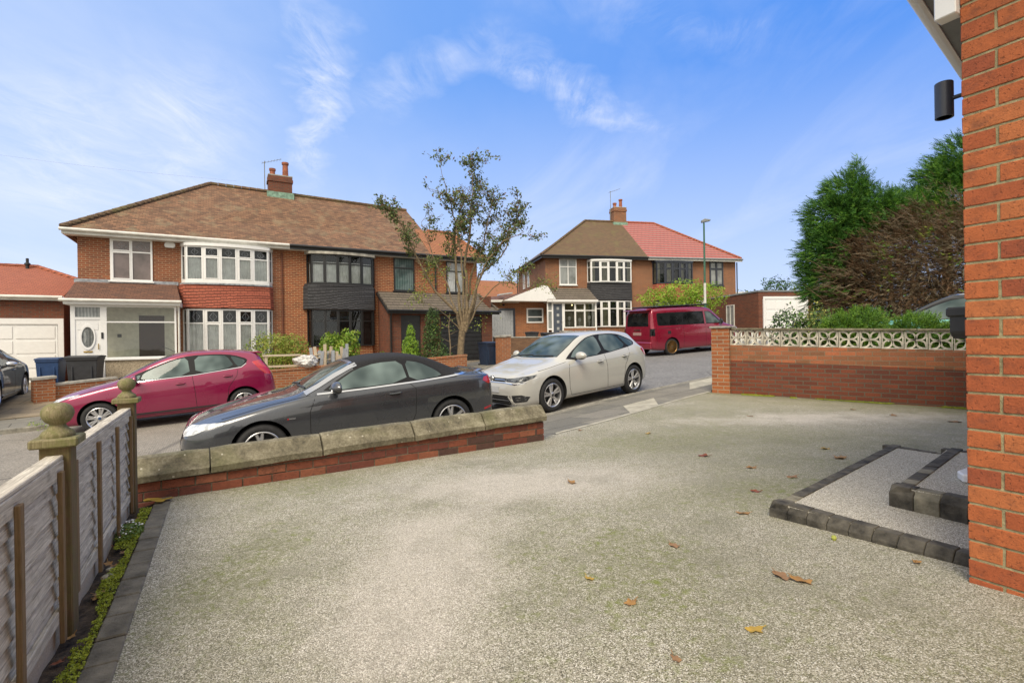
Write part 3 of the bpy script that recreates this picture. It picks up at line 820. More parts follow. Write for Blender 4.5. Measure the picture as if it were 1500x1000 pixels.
# ------------------------------------------------------------------ pierced block boundary wall
dw = thing('boundary_wall', 'red brick boundary wall topped by a row of pierced white concrete blocks', 'wall', (3.98, 9.97, .08), R(-40.3))
SH = Matrix(((1, 0, 0, 0), (0, 1, 0, 0), (-.030, 0, 1, 0), (0, 0, 0, 1)))
def zg(x): return 0
mb = MB(); mb.M = SH; mb.box(.33, 5.4, 0, .11, -.3, .66); mb.build('brickwork', 'brickOld', dw)
mb = MB(); mb.M = SH; mb.box(.33, 5.4, -.002, .11, .66, .955); mb.build('brickwork', brick('brick_upper', (.42, .13, .055), (.21, .09, .045), (.22, .17, .11), stain=.7, staincol=(.16, .09, .03)), dw)
mb = MB(); mb.box(0, .335, -.06, .275, -.3, 1.275); mb.build('pillar', 'brickGarden', dw)
mb = MB(); mb.box(-.03, .365, -.09, .305, 1.275, 1.315, .008); mb.build('pillar_cap', 'concrete', dw)
mb = MB(); mb.M = SH; 
for k in range(9): mb.box(.37 + k * .56, .37 + k * .56 + .552, -.03, .14, 1.245, 1.285, .008)
mb.build('wall_coping', 'coping', dw)
# one pierced block
mb = MB(); a = .143
for (x0, x1, z0, z1) in ((-a, a, -a, -a + .016), (-a, a, a - .016, a), (-a, -a + .016, -a + .016, a - .016), (a - .016, a, -a + .016, a - .016)): mb.box(x0, x1, 0, .09, z0, z1)
c = a - .014
for q in range(4):
    ang = q * math.pi / 2
    for s_ in (-1, 1):
        P = []
        for k in range(9):
            t_ = k / 8; bx, bz = c * t_, c * t_
            off_ = s_ * .052 * math.sin(math.pi * t_)
            P.append((bx - off_ * .707, bz + off_ * .707))
        P = [(x * math.cos(ang) - z * math.sin(ang), x * math.sin(ang) + z * math.cos(ang)) for x, z in P]
        ins = []; out = []
        for k, p in enumerate(P):
            p0 = P[max(0, k - 1)]; p1 = P[min(8, k + 1)]; tx, tz = p1[0] - p0[0], p1[1] - p0[1]; l = math.hypot(tx, tz)
            w_ = .0125; out.append((p[0] - tz / l * w_, p[1] + tx / l * w_)); ins.append((p[0] + tz / l * w_, p[1] - tx / l * w_))
        y0, y1 = .006 + .0006 * q + .0003 * s_, .085 - .0006 * q
        mb.grid([[(o[0], y0, o[1]), (i[0], y0, i[1]), (i[0], y1, i[1]), (o[0], y1, o[1]), (o[0], y0, o[1])] for o, i in zip(out, ins)])
M['pierced'] = plain('pierced_block_concrete', (.56, .52, .43), .9, var=.35, nscale=11, bump=.5)
pb = mb.build('pierced_block', 'pierced', dw)
pb.location = (.335 + .148, .0, .955 + .146 - .030 * .48)
for k in range(1, 17):
    c_ = pb.copy(); col.objects.link(c_); c_.parent = dw; x = .335 + .148 + .2965 * k; c_.location = (x, 0, .955 + .146 - .030 * x)
mossrim = MB()

# ------------------------------------------------------------------ our house: the brick corner at the right
hx, hy = SU(2.63, .85)
oh = thing('brick_house', 'corner of an orange brick house close by at the right edge', 'house', (hx, hy, 0), R(30))
mb = MB(); mb.M = Matrix.Rotation(R(-90), 4, 'Z')        # local +x -> -y ; face looks to -x
mb.M = Matrix(((0, 1, 0, 0), (-1, 0, 0, 0), (0, 0, 1, 0), (0, 0, 0, 1)))   # (x,y,z) -> (y,-x,z)
mb.jit = .0011
for r in range(39):
    z = .135 + r * .075; 
    x = 0.; first = True
    while x < 1.9:
        l = (.1025 if r % 2 == 0 else .215) if first else .215
        mb.cur = random.choice([0, 0, 1, 1, 2, 3]); j = random.uniform(-.0015, .0015)
        mb.box(x, x + l, j, .1, z, z + .065, .0022); x += l + .01; first = False
mb.build('side_brickwork', ['nb0', 'nb1', 'nb2', 'nb3'], oh)
mb = MB(); mb.box(.004, 7, -7, -.004, -.2, 3.07); mb.box(.0042, 7.01, -1.95, -.0045, -.2, 3.06); mb.build('wall_core', 'mortar', oh)
mb = MB(); mb.box(.1, 7.0, -.003, .0, -.2, 3.06); mb.box(-.0, .004, -7, -1.95, -.2, 3.06); mb.build('wall', brick('brick_near_flat', (.47, .125, .058), (.40, .10, .05), (.36, .31, .2), ms=.01), oh)
ey = lambda x: .30 + .158 * x
mb = MB(); mb.slab([(-.6, .0, 3.10), (8, 0, 3.10), (8, ey(8), 3.10), (-.6, ey(-.6), 3.10)], .015); mb.build('soffit', 'grey', oh)
mb = MB(); mb.slab([(-.6, ey(-.6), 3.24), (8, ey(8), 3.24), (8, ey(8) + .022, 3.24), (-.6, ey(-.6) + .022, 3.24)], .165); mb.build('fascia', 'white', oh)
mb = MB(); mb.tube([(-.6, ey(-.6) + .065, 3.20), (8, ey(8) + .065, 3.20)], .04, 12); mb.build('gutter', 'white', oh, smooth=True)
mb = MB(); mb.slab([(-.7, ey(-.7) + .07, 3.30), (8, ey(8) + .07, 3.30), (8, -4, 5.6), (-.7, -4, 5.6)], .05); mb.slab([(-.7, -4.005, 5.6), (8, -4.005, 5.6), (8, -8.5, 3.3), (-.7, -8.5, 3.3)], .05); mb.build('roof', 'tileBrown', oh)
mb = MB(); mb.box(-.035, .03, .002, .075, 2.50, 3.08, .004); mb.build('trim_board', 'white', oh)
mb = MB(); mb.box(-.03, .09, .0, .4, 2.965, 3.08); mb.build('soffit_bracket', 'whiteOld', oh)
# wall lantern and black box
wl = thing('wall_light', 'black cylindrical up-and-down wall light beside the brick corner', 'wall light', (*SU(2.63 + .125, .85 + .1), 0), R(30))
mb = MB(); mb.lathe([(.026, 2.142), (.033, 2.14), (.033, 2.29), (.031, 2.293), (.028, 2.293), (.027, 2.28), (0, 2.28)], 24); mb.lathe([(0, 2.15), (.026, 2.142)], 24)
mb.build('lamp_tube', 'navy', wl, smooth=True, sharp=30)
mb = MB(); mb.tube([(0, -.03, 2.215), (0, -.095, 2.215)], .009, 10); mb.lathe([(.03, -.1), (.03, -.088)], 16, 'y', (0, 0, 2.215)); mb.build('bracket', 'navy', wl, smooth=True)
kb = thing('wall_box', 'black plastic box with an overhanging lid mounted on the brick corner', 'wall box', (*SU(2.63 + .26, .85 + .07), 0), R(30))
mb = MB(); mb.prism([(-.075, 1.30), (-.075, 1.20), (-.062, 1.182), (-.04, 1.172), (.04, 1.172), (.062, 1.182), (.075, 1.20), (.075, 1.30)], 'y', -.065, .045); mb.build('body', 'plastic', kb, bevel=.006)
mb = MB(); mb.box(-.084, .084, -.068, .056, 1.268, 1.312, .008); mb.build('lid', 'plastic', kb)

# ------------------------------------------------------------------ front steps edged with kerb blocks
def blocks_line(mb, p, q, zt, h, w=.1, L=.105, side=1, seq=None):
    dx, dy = q[0] - p[0], q[1] - p[1]; D = math.hypot(dx, dy); n = max(1, round(D / L)); l = D / n
    mb.M = Matrix.Translation((p[0], p[1], 0)) @ Matrix.Rotation(math.atan2(dy, dx), 4, 'Z')
    for k in range(n):
        mb.cur = (seq[k] if seq and k < len(seq) else (0 if random.random() < .93 else 1))
        x0, x1 = k * l + .0015, (k + 1) * l - .0015; j = random.uniform(-.002, .002)
        y = lambda v: v * side
        pr = [(y(0), zt - h), (y(0), zt - .04 + j), (y(.035), zt + j), (y(w), zt + j), (y(w), zt - h)]
        mb.prism(pr, 'x', x0, x1)
    mb.M = Matrix.Identity(4); mb.cur = 0
st = thing('front_steps', 'two shallow front steps edged in dark blocks with gravel treads beside the brick corner', 'steps', (0, 0, 0))
P1 = (1.50, 2.96); FA = (3.32, 4.46); iv = (.52, -.854)
B1 = (P1[0] + iv[0] * .96, P1[1] + iv[1] * .96); FH = (FA[0] + iv[0] * 1.37, FA[1] + iv[1] * 1.37)
zt1 = .222
mb = MB(); blocks_line(mb, P1, FA, zt1, .16, side=-1, L=.12); blocks_line(mb, B1, P1, zt1 + .0015, .16, side=-1, L=.105); blocks_line(mb, FA, FH, zt1 - .001, .16, side=-1, L=.12)
mb.build('edging', ['block', 'block2'], st, bevel=.003)
mb = MB(); mb.slab([(P1[0] + .045, P1[1] - .03, zt1 - .006), (FA[0] - .03, FA[1] - .06, zt1 - .006), (FH[0] - .04, FH[1] + .01, zt1 - .006), (B1[0] + .05, B1[1] + .01, zt1 - .006)][::-1], .15); mb.build('tread', 'resinShadeLift', st)
P2 = (2.14, 2.87); F2_ = (3.28, 3.81); zt2 = .335
B2_ = (P2[0] + iv[0] * .585, P2[1] + iv[1] * .585); F2H = (F2_[0] + iv[0] * .83, F2_[1] + iv[1] * .83)
mb = MB(); blocks_line(mb, P2, F2_, zt2, .14, side=-1, L=.115, seq=[0, 1, 0, 0, 1, 0, 0, 0, 0, 0, 0, 0, 0]); blocks_line(mb, B2_, P2, zt2 + .0015, .14, side=-1, L=.115, seq=[0, 0, 0, 1, 0]); blocks_line(mb, F2_, F2H, zt2 - .001, .14, side=-1, L=.12)
mb.build('edging', ['block', 'block2'], st, bevel=.003)
mb = MB(); mb.slab([(P2[0] + .045, P2[1] - .03, zt2 - .006), (F2_[0] - .03, F2_[1] - .05, zt2 - .006), (F2H[0] - .04, F2H[1], zt2 - .006), (B2_[0] + .05, B2_[1], zt2 - .006)][::-1], .12); mb.build('tread', 'resinShadeLift', st)
o = MB(); o.M = Matrix.Rotation(R(30), 4, 'Z'); o.prism([(3.72, .86), (3.70, 1.22), (3.78, 1.27), (3.98, 1.27), (3.98, .86)], 'z', zt2 - .004, zt2 + .045)
tag(o.build('door_threshold', 'white', bevel=.008), 'small white plastic threshold on the upper step, against the brick corner', 'threshold')

# ------------------------------------------------------------------ fallen leaves and stones
for k, c in enumerate([(.40, .22, .07), (.50, .33, .06), (.25, .08, .035), (.33, .19, .09)]): M['fl%d' % k] = leafmat('fallen_leaf_%d' % k, tuple(x * .7 for x in c), c, .1, 30)
def fallen(x, y, size, mk, label, rot=None, z=None, name='fallen_leaf', lobed=True):
    mb = MB(); n = 20; V = []; cur = random.uniform(.15, .45)
    for k in range(n):
        a_ = 2 * math.pi * k / n
        r = .5 * (1 - .12 * math.cos(a_)) * (1 + (.24 * math.cos(5 * a_ + cur * 9) if lobed else 0)) * (.75 + .25 * abs(math.cos(a_)))
        px, py = r * math.cos(a_), r * math.sin(a_) * .8
        V.append((px * size, py * size, size * (cur * (py * py * 1.8 + px * px * .5) + .05 * math.sin(3 * a_ + cur * 20)) + .004))
    V.append((0, 0, .004)); mb.add(V, [(k, (k + 1) % n, n) for k in range(n)])
    mb.tube([(-.45 * size, 0, .01), (-.75 * size, .03 * size, .02)], .0015, 5)
    o = mb.build(name, mk, fixn=False, smooth=True)
    zz = drivez(x, y) if z is None else z
    o.location = (x, y, zz); o.rotation_euler = (random.uniform(-.1, .1), random.uniform(-.1, .1), random.uniform(0, 6) if rot is None else rot)
    tag(o, label, 'leaf', 'fallen leaves on the ground'); return o
LV = [(.45, 3.92, .085, 0, 'curled tan leaf lying in the middle of the pale driveway'), (2.12, 3.83, .08, 3, None), (3.06, 4.92, .10, 1, None), (2.90, 4.47, .14, 0, None),
      (1.98, 4.19, .09, 0, None), (1.79, 4.74, .11, 2, None), (1.67, 3.48, .065, 2, 'dark red curled leaf between the steps and the driveway centre'), (1.37, 3.02, .075, 0, None), (.82, 2.58, .06, 3, 'small brown leaf lying alone left of the steps'),
      (.47, 2.07, .055, 0, None), (.34, 2.30, .045, 1, None), (1.16, 2.18, .08, 3, 'larger pale brown leaf, left one of the pair near the house corner'), (1.22, 2.13, .08, 0, 'brown leaf, right one of the pair near the house corner'),
      (.54, 1.70, .04, 3, None), (.86, 1.82, .06, 1, 'yellow three-lobed leaf lying nearest the camera at the right'), (1.80, 2.25, .045, 0, 'small rust leaf leaning against the base of the lower step'), (5.66, 6.43, .14, 3, None), (5.3, 7.0, .11, 3, None), (1.66, 6.19, .10, 1, None), (3.39, 7.16, .08, 3, None), (.87, 6.55, .08, 3, None), (5.13, 7.57, .09, 3, None)]
for (x, y, s_, k, lab) in LV:
    fallen(x, y, s_, 'fl%d' % k, lab or 'small dry autumn leaf lying loose on the gravel driveway')
fallen(-2.72, 3.80, .17, 'fl1', 'big orange and yellow leaf at the foot of the farther fence post', z=.02)
for k in range(16):
    s_ = random.uniform(-.56, -.50); u = random.choice([random.uniform(2.0, 2.75), random.uniform(2.0, 2.7), random.uniform(3, 4.3)])
    x, y = SU(s_, u); fallen(x, y, random.uniform(.03, .055), 'fl%d' % random.choice([0, 2, 2, 3]), 'small dead brown leaf caught in the soil at the foot of the fence', z=.01)
def stone(x, y, r, label, mat='paleslab'):
    bm = bmesh.new(); bmesh.ops.create_icosphere(bm, subdivisions=3, radius=r)
    for v in bm.verts:
        v.co *= 1 + .16 * noise.noise(v.co * (2.2 / r)); v.co.z *= .62; v.co.x *= 1.2
    me = bpy.data.meshes.new('pebble'); bm.to_mesh(me); bm.free(); me.materials.append(M[mat]); me.polygons.foreach_set('use_smooth', [True] * len(me.polygons))
    o = bpy.data.objects.new('pebble', me); col.objects.link(o); o.location = (x, y, r * .45); tag(o, label, 'stone')
stone(*SU(-.525, 3.28), .027, 'larger pinkish brown pebble on the soil by the fence')
stone(*SU(-.535, 3.40), .017, 'small pale pebble just behind the larger one by the fence')
stone(*SU(-.53, 3.86), .013, 'tiny white pebble beside the small flowering plant')
bm_ = MB(); bm_.lathe([(0, -.013), (.009, -.011), (.013, 0), (.009, .011), (0, .013)], 12)
o = bm_.build('crab_apple', leafmat('crab_apple_skin', (.3, .34, .06), (.45, .45, .1), 0, 5), smooth=True); o.location = (1.62, 2.55, drivez(1.62, 2.55) + .013); tag(o, 'tiny green crab apple on the gravel beside the lower step', 'fruit')

# moss over the soil: many tiny blades on humps
def scatter_quads(name, P, S, Nrm, matname, jitter=.5, aspect=.6, parent=None):
    """P (n,3) centres, S (n) sizes, Nrm (n,3) preferred facing"""
    n = len(P); r = rng.normal(size=(n, 3)) * jitter + Nrm
    r /= np.linalg.norm(r, axis=1)[:, None]
    h = rng.normal(size=(n, 3)); t = np.cross(r, h); t /= np.linalg.norm(t, axis=1)[:, None] + 1e-9; b = np.cross(r, t)
    a_ = t * S[:, None] * .5; c_ = b * S[:, None] * .5 * aspect
    V = np.concatenate([P - a_, P - c_ * 1., P + a_, P + c_], 1).reshape(-1, 3)
    me = bpy.data.meshes.new(name); F_ = np.arange(4 * n).reshape(n, 4)
    me.vertices.add(4 * n); me.vertices.foreach_set('co', V.ravel())
    me.loops.add(4 * n); me.loops.foreach_set('vertex_index', F_.ravel().astype(np.int32))
    me.polygons.add(n); me.polygons.foreach_set('loop_start', np.arange(0, 4 * n, 4, dtype=np.int32)); me.polygons.foreach_set('loop_total', np.full(n, 4, dtype=np.int32))
    me.update(calc_edges=True)
    ms = matname if isinstance(matname, (list, tuple)) else [matname]
    for m in ms: me.materials.append(M[m])
    if len(ms) > 1: me.polygons.foreach_set('material_index', rng.integers(0, len(ms), n).astype(np.int32))
    o = bpy.data.objects.new(name, me); col.objects.link(o)
    if parent is not None: o.parent = parent
    return o
pts = []
while len(pts) < 16000:
    s_ = random.uniform(-.60, -.462); u = random.uniform(1.2, 4.5)
    f = noise.noise(Vector((s_ * 9, u * 2.2, 3))) + (s_ + .52) * 9
    if f < -.05 + .25 * noise.noise(Vector((s_ * 30, u * 30, 1))): continue
    x, y = SU(s_, u); pts.append((x, y, .012 + .018 * max(0, noise.noise(Vector((x * 25, y * 25, 0))) + .4) + random.uniform(-.004, .006)))
P = np.array(pts); o = scatter_quads('moss', P, rng.uniform(.006, .013, len(P)), np.tile([0, 0, 1.], (len(P), 1)), 'moss', .7, .5)
tag(o, 'bright green moss carpet along the soil beside the edging', 'moss', kind='stuff')
# small leafy plant with white flowers by the fence
M['sedum'] = leafmat('small_plant_leaf', (.09, .15, .03), (.22, .32, .07), .2, 20)
fp = thing('flowering_plant', 'small low plant with pale flowers in the soil strip near the farther post', 'plant', (*SU(-.525, 3.95), 0), R(30))
n = 420; a_ = rng.uniform(0, 6.28, n); rr = np.sqrt(rng.uniform(0, 1, n)); P = np.stack([rr * np.cos(a_) * .075, rr * np.sin(a_) * .16, .02 + .06 * (1 - rr ** 2) * rng.uniform(.4, 1, n)], 1)
scatter_quads('foliage', P, rng.uniform(.014, .026, n), np.tile([0, 0, 1.], (n, 1)), 'sedum', .6, .6, fp)
n = 40; a_ = rng.uniform(0, 6.28, n); rr = np.sqrt(rng.uniform(0, 1, n)); P = np.stack([rr * np.cos(a_) * .07, rr * np.sin(a_) * .15, .045 + .05 * (1 - rr ** 2)], 1)
scatter_quads('flower', P, rng.uniform(.010, .016, n), np.tile([0, 0, 1.], (n, 1)), 'white', .4, 1, fp)

# ------------------------------------------------------------------ windows, bays and houses
def win_parts(mbf, mbp, x0, x1, z0, z1, y, cols, transom=.28, fr=.06, sash=.035, ro=.05, opener=()):
    """frame bars into mbf, panes into mbp; the wall face is y, the outside is -y"""
    mbf.box(x0, x0 + fr, y - .045, y + .02, z0, z1); mbf.box(x1 - fr, x1, y - .045, y + .02, z0, z1)
    mbf.box(x0 + fr, x1 - fr, y - .045, y + .02, z0, z0 + fr); mbf.box(x0 + fr, x1 - fr, y - .045, y + .02, z1 - fr, z1)
    n = len(cols); W = x1 - x0 - 2 * fr; tot = sum(cols); x = x0 + fr
    zt = z1 - fr - (z1 - z0) * transom if transom else None
    for i, c in enumerate(cols):
        xe = x + W * c / tot
        if i < n - 1: mbf.box(xe - fr * .45, xe + fr * .45, y - .047, y + .018, z0 + fr, z1 - fr)
        a_, b_ = x + (fr * .45 if i else 0), xe - (fr * .45 if i < n - 1 else 0)
        if zt: mbf.box(a_, b_, y - .043, y + .016, zt - fr * .4, zt + fr * .4)
        if i in opener:
            for (q0, q1) in ((z0 + fr, (zt - fr * .4) if zt else z1 - fr),) + (((zt + fr * .4, z1 - fr),) if zt else ()):
                mbf.box(a_, a_ + sash, y - .06, y + .01, q0, q1); mbf.box(b_ - sash, b_, y - .06, y + .01, q0, q1)
                mbf.box(a_ + sash, b_ - sash, y - .06, y + .01, q0, q0 + sash); mbf.box(a_ + sash, b_ - sash, y - .06, y + .01, q1 - sash, q1)
        x = xe
    mbp.add([(x0 + fr * .5, y - .012, z0 + fr * .5), (x1 - fr * .5, y - .012, z0 + fr * .5), (x1 - fr * .5, y - .012, z1 - fr * .5), (x0 + fr * .5, y - .012, z1 - fr * .5)], [(0, 1, 2, 3)])
def window(parent, x0, x1, z0, z1, y, cols=(1, 1), transom=.28, frame='white', pane='panepale', sill=True, fr=.06, opener=(), lead=False):
    f = MB(); p = MB(); win_parts(f, p, x0, x1, z0, z1, y, cols, transom, fr, opener=opener)
    if sill: f.box(x0 - .05, x1 + .05, y - .09, y + .02, z0 - .05, z0 - .002)
    o = f.build('window', frame, parent)
    p.build('pane', pane, o, fixn=False)
    if lead and transom: leadwork(o, [(x0, x1, z0, z1, y, cols, transom, fr)])
    return o
def leadwork(parent, L):
    mb = MB()
    for (x0, x1, z0, z1, y, cols, transom, fr) in L:
        W = x1 - x0 - 2 * fr; tot = sum(cols); x = x0 + fr; zt = z1 - fr - (z1 - z0) * transom
        for c in cols:
            xe = x + W * c / tot; cx = (x + xe) / 2; cz = (zt + z1 - fr) / 2; h = (z1 - fr - zt) * .36; w_ = min((xe - x) * .3, h)
            P = [(cx, cz + h), (cx + w_, cz), (cx, cz - h), (cx - w_, cz)]
            for k in range(4):
                a_, b_ = P[k], P[(k + 1) % 4]
                mb.tube([(a_[0], y - .016, a_[1]), (b_[0], y - .016, b_[1])], .005, 4, cap=False)
            mb.tube([(cx, y - .016, zt + .03), (cx, y - .016, z1 - fr)], .003, 4, cap=False); mb.tube([(x + .03, y - .016, cz), (xe - .03, y - .016, cz)], .003, 4, cap=False)
            x = xe
    mb.build('leading', 'lead', parent)
def bow(x0, x1, depth, n=5, p=1.5):
    """points of a bow front, chord on y=0, bulging to -y by depth"""
    W = x1 - x0; P = [(x0, 0.)]
    for k in range(n + 1):
        t = k / n; a_ = (t - .5) * 2
        P.append((x0 + W * (.045 + .91 * t), -depth * (1 - .42 * abs(a_) ** 2.0)))
    P.append((x1, 0.)); return P
def facets(P):
    for a_, b_ in zip(P[:-1], P[1:]):
        L = math.hypot(b_[0] - a_[0], b_[1] - a_[1]); yield a_, b_, L, Matrix.Translation((a_[0], a_[1], 0)) @ Matrix.Rotation(math.atan2(b_[1] - a_[1], b_[0] - a_[0]), 4, 'Z')
def bay(parent, x0, x1, z0, z1, depth, frame, pane, opener=(1, 3), transom=.27, label=None, fr=.055, lead=False, name='bay_window', curt=('full', .98)):
    f = MB(); p = MB(); LW = []
    P = bow(x0, x1, depth)
    core = MB(); core.prism([(q[0], q[1] + .05 if 0 < i < len(P) - 1 else q[1] + .03) for i, q in enumerate(P)], 'z', z0, z1)
    for i, (a_, b_, L, mt) in enumerate(facets(P)):
        f.M = p.M = mt
        if i in (0, len(P) - 2): win_parts(f, p, 0, L, z0, z1, 0, (1,), transom, fr * .7)
        else:
            win_parts(f, p, 0, L, z0, z1, 0, (1,), transom, fr, opener=(0,) if (i - 1) in opener else ())
    f.M = Matrix.Identity(4)
    o = f.build(name, frame, parent); p.build('pane', 'clear', o, fixn=False)
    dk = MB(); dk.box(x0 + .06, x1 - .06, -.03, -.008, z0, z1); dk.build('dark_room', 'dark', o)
    if curt:
        cu = MB(); Q = bow(x0 + .06, x1 - .06, depth - .05, 5)
        tot = []
        for a_, b_ in zip(Q[:-1], Q[1:]):
            L = math.hypot(b_[0] - a_[0], b_[1] - a_[1]); nn = max(2, int(L / .022))
            for k in range(nn): tot.append((a_[0] + (b_[0] - a_[0]) * k / nn, a_[1] + (b_[1] - a_[1]) * k / nn))
        row = lambda z, am: [(q[0], q[1] + am * math.sin(i * 1.35 + 1.2 * math.sin(i * .23)), z) for i, q in enumerate(tot)]
        if curt[0] == 'full': cu.grid([row(z0 + .04, .020), row(z0 + (z1 - z0) * curt[1], .014)])
        else:
            n_ = len(tot); R1, R2 = row(z0 + .04, .03), row(z1 - .05, .02)
            for (i0, i1) in ((0, int(n_ * .16)), (int(n_ * .30), int(n_ * .40)), (int(n_ * .60), int(n_ * .70)), (int(n_ * .84), n_)): cu.grid([R1[i0:i1], R2[i0:i1]])
        cu.build('curtain', pane, o, fixn=False, smooth=True, sharp=180)
    if lead:
        mbl = MB()
        for i, (a_, b_, L, mt) in enumerate(facets(P)):
            if i in (0, len(P) - 2): continue
            mbl.M = mt; zt = z1 - fr - (z1 - z0) * transom; cx = L / 2; cz = (zt + z1 - fr) / 2; h = (z1 - fr - zt) * .36; w_ = min(L * .22, h)
            Q = [(cx, cz + h), (cx + w_, cz), (cx, cz - h), (cx - w_, cz)]
            for k in range(4): mbl.tube([(Q[k][0], -.018, Q[k][1]), (Q[(k + 1) % 4][0], -.018, Q[(k + 1) % 4][1])], .005, 4, cap=False)
            mbl.tube([(cx, -.018, zt + .03), (cx, -.018, z1 - fr)], .003, 4, cap=False)
        mbl.build('leading', 'lead', o)
    return o
def bow_band(parent, x0, x1, z0, z1, depth, mat, name='bay_panel', flare=.05):
    mb = MB(); Pa = bow(x0 + .02, x1 - .02, depth - .02, 12); Pb = bow(x0, x1, depth + flare, 12)
    rows = 6
    mb.grid([[(a_[0] + (b_[0] - a_[0]) * (1 - t) ** 1.5, a_[1] + (b_[1] - a_[1]) * (1 - t) ** 1.5, z0 + (z1 - z0) * t) for a_, b_ in zip(Pa, Pb)] for t in [k / rows for k in range(rows + 1)]])
    return mb.build(name, mat, parent, smooth=True)
def bow_cap(parent, x0, x1, z0, z1, depth, mat, name='bay_roof'):
    mb = MB(); mb.prism(bow(x0, x1, depth, 12), 'z', z0, z1); return mb.build(name, mat, parent)
def pipe(parent, pts, r, mat, name='drainpipe', n=8):
    mb = MB(); mb.tube(pts, r, n); return mb.build(name, mat, parent, smooth=True)
def ridge(parent, pts, r=.11, mat='tileBrown', name='ridge_tiles', step=.32):
    mb = MB()
    for a_, b_ in zip(pts[:-1], pts[1:]):
        a_ = Vector(a_); b_ = Vector(b_); n = max(1, int((b_ - a_).length / step)); 
        for k in range(n):
            p, q = a_ + (b_ - a_) * (k / n), a_ + (b_ - a_) * ((k + .97) / n)
            mb.tube([p, q], [r, r * .9], 8)
    return mb.build(name, mat, parent, smooth=True)
def chimney(parent, cx, cy, z0, z1, wx, wy, pots, brickm='brickOld'):
    mb = MB(); mb.box(cx - wx / 2, cx + wx / 2, cy - wy / 2, cy + wy / 2, z0, z1 - .28)
    mb.box(cx - wx / 2 - .04, cx + wx / 2 + .04, cy - wy / 2 - .04, cy + wy / 2 + .04, z1 - .28, z1 - .14); mb.box(cx - wx / 2 - .015, cx + wx / 2 + .015, cy - wy / 2 - .015, cy + wy / 2 + .015, z1 - .14, z1)
    ch = mb.build('chimney', brickm, parent)
    mb = MB(); mb.box(cx - wx / 2 - .02, cx + wx / 2 + .02, cy - wy / 2 - .02, cy + wy / 2 + .02, z1, z1 + .05); mb.build('capping', 'concrete', ch)
    mb = MB(); mb.box(cx - wx / 2 - .07, cx + wx / 2 + .07, cy - wy / 2 - .07, cy + wy / 2 + .05, z0 + .12, z0 + .42); mb.build('flashing', 'copper', ch)
    for (px, h, r) in pots:
        mb = MB(); mb.lathe([(r * 1.05, z1 + .05), (r, z1 + .12), (r * .88, z1 + h - .12), (r * 1.15, z1 + h - .1), (r * 1.15, z1 + h), (r * .8, z1 + h), (r * .7, z1 + h - .2), (0, z1 + h - .2)], 16, c=(cx + px, cy, 0)); mb.build('chimney_pot', 'pot', ch, smooth=True)
    return ch
M['copper'] = plain('green_flashing', (.22, .36, .27), .6, var=.35, nscale=8)
M['pot'] = plain('terracotta_pot', (.33, .11, .06), .8, var=.35, nscale=5)
def aerial(parent, x, y, z0, z1, flip=1):
    mb = MB(); mb.tube([(x, y, z0), (x, y, z1)], .022, 6); mb.tube([(x - .1 * flip, y, z1 - .12), (x + .75 * flip, y - .1, z1 + .18)], .012, 5)
    for k in range(7):
        t = k / 6; px, pz = x + (-.1 + .8 * t) * flip, z1 - .1 + .27 * t
        mb.tube([(px, y - .18, pz), (px, y + .18, pz)], .006, 4)
    mb.build('aerial', 'grey', parent)

# ======================= house A: brick semi-detached pair on the left
A = thing('semi_detached_house', 'left orange brick semi-detached pair with a long brown tiled hipped roof and bow bays', 'house', (-15.37, 17.8, 0), R(90 - 60.3))
D = 8.0
mb = MB(); mb.box(0, 6.62, 0, D, -.6, 5.35); mb.build('wall', 'brickLeft', A)
mb = MB(); mb.box(6.62, 15.7, .003, D, -.6, 5.35); mb.build('wall', 'brickA', A)
ov = .35; ez = 5.30; rz_ = 8.60; ry = 4.0
# main roof: left hip, long front slope, verge at the right end; lower roof over the side extension
mb = MB()
L_ = (-ov, -ov, ez); Lb = (-ov, D + ov, ez); r0 = (4.0, ry, rz_); r1 = (13.35, ry, rz_ - .18)
mb.slab([L_, (13.75, -ov, ez), r1, r0], .06); mb.slab([Lb, L_, r0], .06); mb.slab([(13.75, D + ov, ez), Lb, r0, r1], .06); mb.slab([(13.75, -ov, ez), (13.75, D + ov, ez), r1], .06)
mb.build('roof', 'tileBrown', A)
mb = MB(); e0 = (13.75, 1.9, 6.95); e1 = (15.1, 1.9, 6.95)
mb.slab([(13.1, -ov, ez + .012), (16.05, -ov, ez + .012), e1, (13.1, 1.9, 6.95)], .05); mb.slab([(16.05, -ov, ez), (16.05, D, ez), (15.1, 4.5, 6.95), e1], .05); mb.slab([(13.1, 1.9, 6.951), e1, (15.1, 4.5, 6.951), (13.1, 4.5, 6.951)], .05)
mb.build('extension_roof', 'tileOrange', A)
ridge(A, [(-ov, -ov, ez + .05), (4.0, ry, rz_ + .03)], .10, 'tileMoss'); ridge(A, [(4.0, ry, rz_ + .03), (13.35, ry, rz_ - .15)], .10, 'tileMoss'); ridge(A, [e0, e1, (16.05, -ov, ez + .04)], .09, 'tileOrange')
mb = MB(); mb.box(-ov, 6.9, -ov - .02, -ov, ez - .19, ez - .01); mb.box(-ov, -ov + .02, -ov, D, ez - .19, ez - .01); mb.build('white_fascia', 'whiteOld', A)
pipe(A, [(-ov - .05, -ov - .07, ez - .04), (6.88, -ov - .07, ez - .04)], .06, 'whiteOld', 'white_gutter')
mb = MB(); mb.box(6.9, 16.0, -ov - .02, -ov, ez - .19, ez - .01); mb.build('black_fascia', 'black', A)
pipe(A, [(6.9, -ov - .07, ez - .04), (16.05, -ov - .07, ez - .04)], .06, 'black', 'black_gutter')
mb = MB(); mb.box(-ov + .02, 15.9, -ov, .0, ez - .20, ez - .17); mb.build('soffit', 'whiteOld', A)
